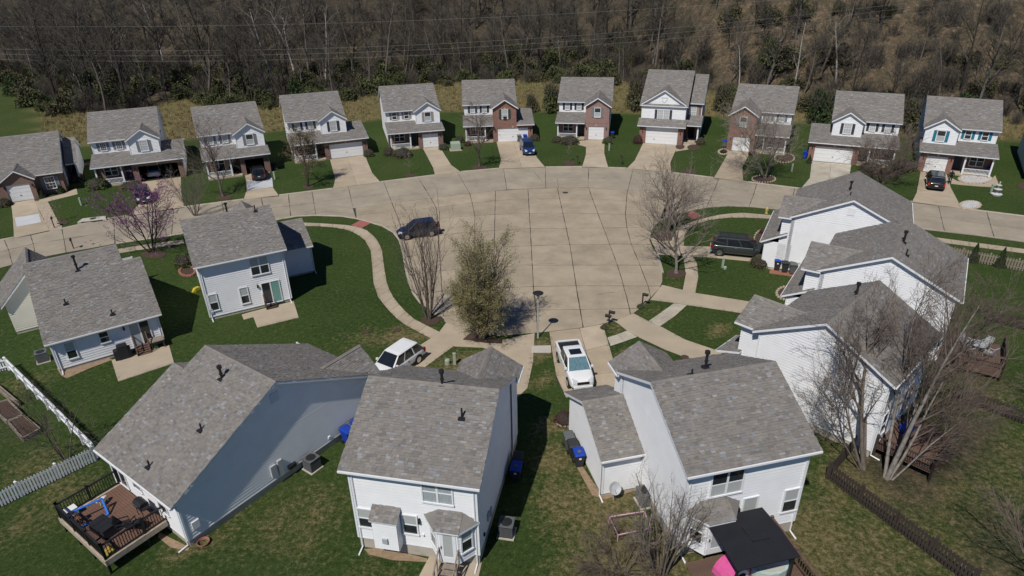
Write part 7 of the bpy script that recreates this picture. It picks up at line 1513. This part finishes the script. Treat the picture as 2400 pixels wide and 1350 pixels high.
# brushy ground cover under the trees, dry field grass, lawn tufts
it = []
BM = [brush_mb(440 + i, 26) for i in range(4)]
for _ in range(1500):
    y = rw.uniform(0, 70); xx = rw.uniform(-1, 1) * (150 + y) * .82; yy = edge_y(max(-150, min(150, xx))) + y; it.append((BM[rw.randrange(4)], xx, yy, TH(xx, yy) - .05, rw.uniform(0, 6.28), rw.uniform(.7, 2.2)))
merged('woodland_brush', M['twig_wood'], it)
def tuft(seed, n, h, sp):
    rr = random.Random(seed); mb = MB()
    for _ in range(n):
        a = rr.uniform(0, 6.283); p = Vector((rr.uniform(-sp, sp), rr.uniform(-sp, sp), 0)); d = Vector((math.cos(a), math.sin(a), 0)); w = d.orthogonal().normalized() * h * .05; t = p + d * h * rr.uniform(.2, .7) + Vector((0, 0, h * rr.uniform(.6, 1.1))); mb.face([p - w, p + w, t])
    return mb
TD = [tuft(460 + i, 16, .55, .22) for i in range(4)]; it = []; tries = 0
while len(it) < 7500 and tries < 40000:
    tries += 1; xx = rw.uniform(-105, 118); y0, y1 = yard_y(xx), edge_y(xx) + 1
    if y1 <= y0: continue
    yy = rw.uniform(y0, y1)
    if yy > 100 and xx < lerp_pts(GREENL, yy): continue
    it.append((TD[rw.randrange(4)], xx, yy, TH(xx, yy), rw.uniform(0, 6.28), rw.uniform(.6, 1.5)))
merged('dry_grass', M['drygrass'], it)
# ragged grass along kerbs, walks and walls
TG = [tuft(480 + i, 10, .11, .10) for i in range(4)]; it = []
def fringe(px, n, fn=None, wdt=.22):
    P = [G(*(fn(*p) if fn else p)) for p in px]
    for a, b in zip(P, P[1:]):
        m = max(1, int((b - a).length * n)); d = (b - a).normalized(); nn = Vector((-d.y, d.x, 0))
        for i in range(m): p = a.lerp(b, rw.random()) + nn * rw.gauss(0, wdt * .5); it.append((TG[rw.randrange(4)], p.x, p.y, .0, rw.uniform(0, 6.28), rw.uniform(.7, 1.7)))
fringe([(190, 240), (350, 242), (480, 255), (570, 285), (640, 330), (685, 410), (697, 520), (705, 640), (740, 745), (810, 830), (900, 920), (1000, 975), (1110, 1030)], 8, m1); fringe([(540, 235), (640, 255), (720, 320), (765, 400), (780, 520), (800, 640), (830, 720), (900, 810), (975, 885), (1060, 930)], 8, m1)
fringe(WKERB[7:21], 7); fringe(EKERB[5:16], 6); fringe([(1720, 190), (1450, 178), (1270, 195), (1170, 230), (1110, 270), (1085, 320)], 8, m2); fringe([(1150, 452), (1185, 510), (1190, 600), (1170, 710), (1540, 770)], 8, m2); fringe([(1110, 797), (1480, 855)], 8, m2); fringe([(918, 948), (1100, 1040), (1350, 1125)], 8, m2); fringe([(735, 855), (860, 920)], 8, m2); fringe([(1018, 783), (860, 762)], 8, m2)
fringe([(1245, 827), (1236, 910)], 9); fringe([(1290, 780), (1307, 900), (1330, 940)], 9); fringe([(1413, 760), (1437, 840)], 8); fringe([(1268, 1085), (1080, 1225)], 9, m1)
for a, b in sorted(NDRIVE): fringe(nseg(b, b + 40), 4)
fringe([(785, 1185), (832, 1335), (1225, 1205)], 8, m0); fringe([(1810, 955), (2100, 885)], 8, m0)
merged('lawn_edge_grass', M['greengrass'], it)
print('wood trees', n_t, 'bushes', n_b)
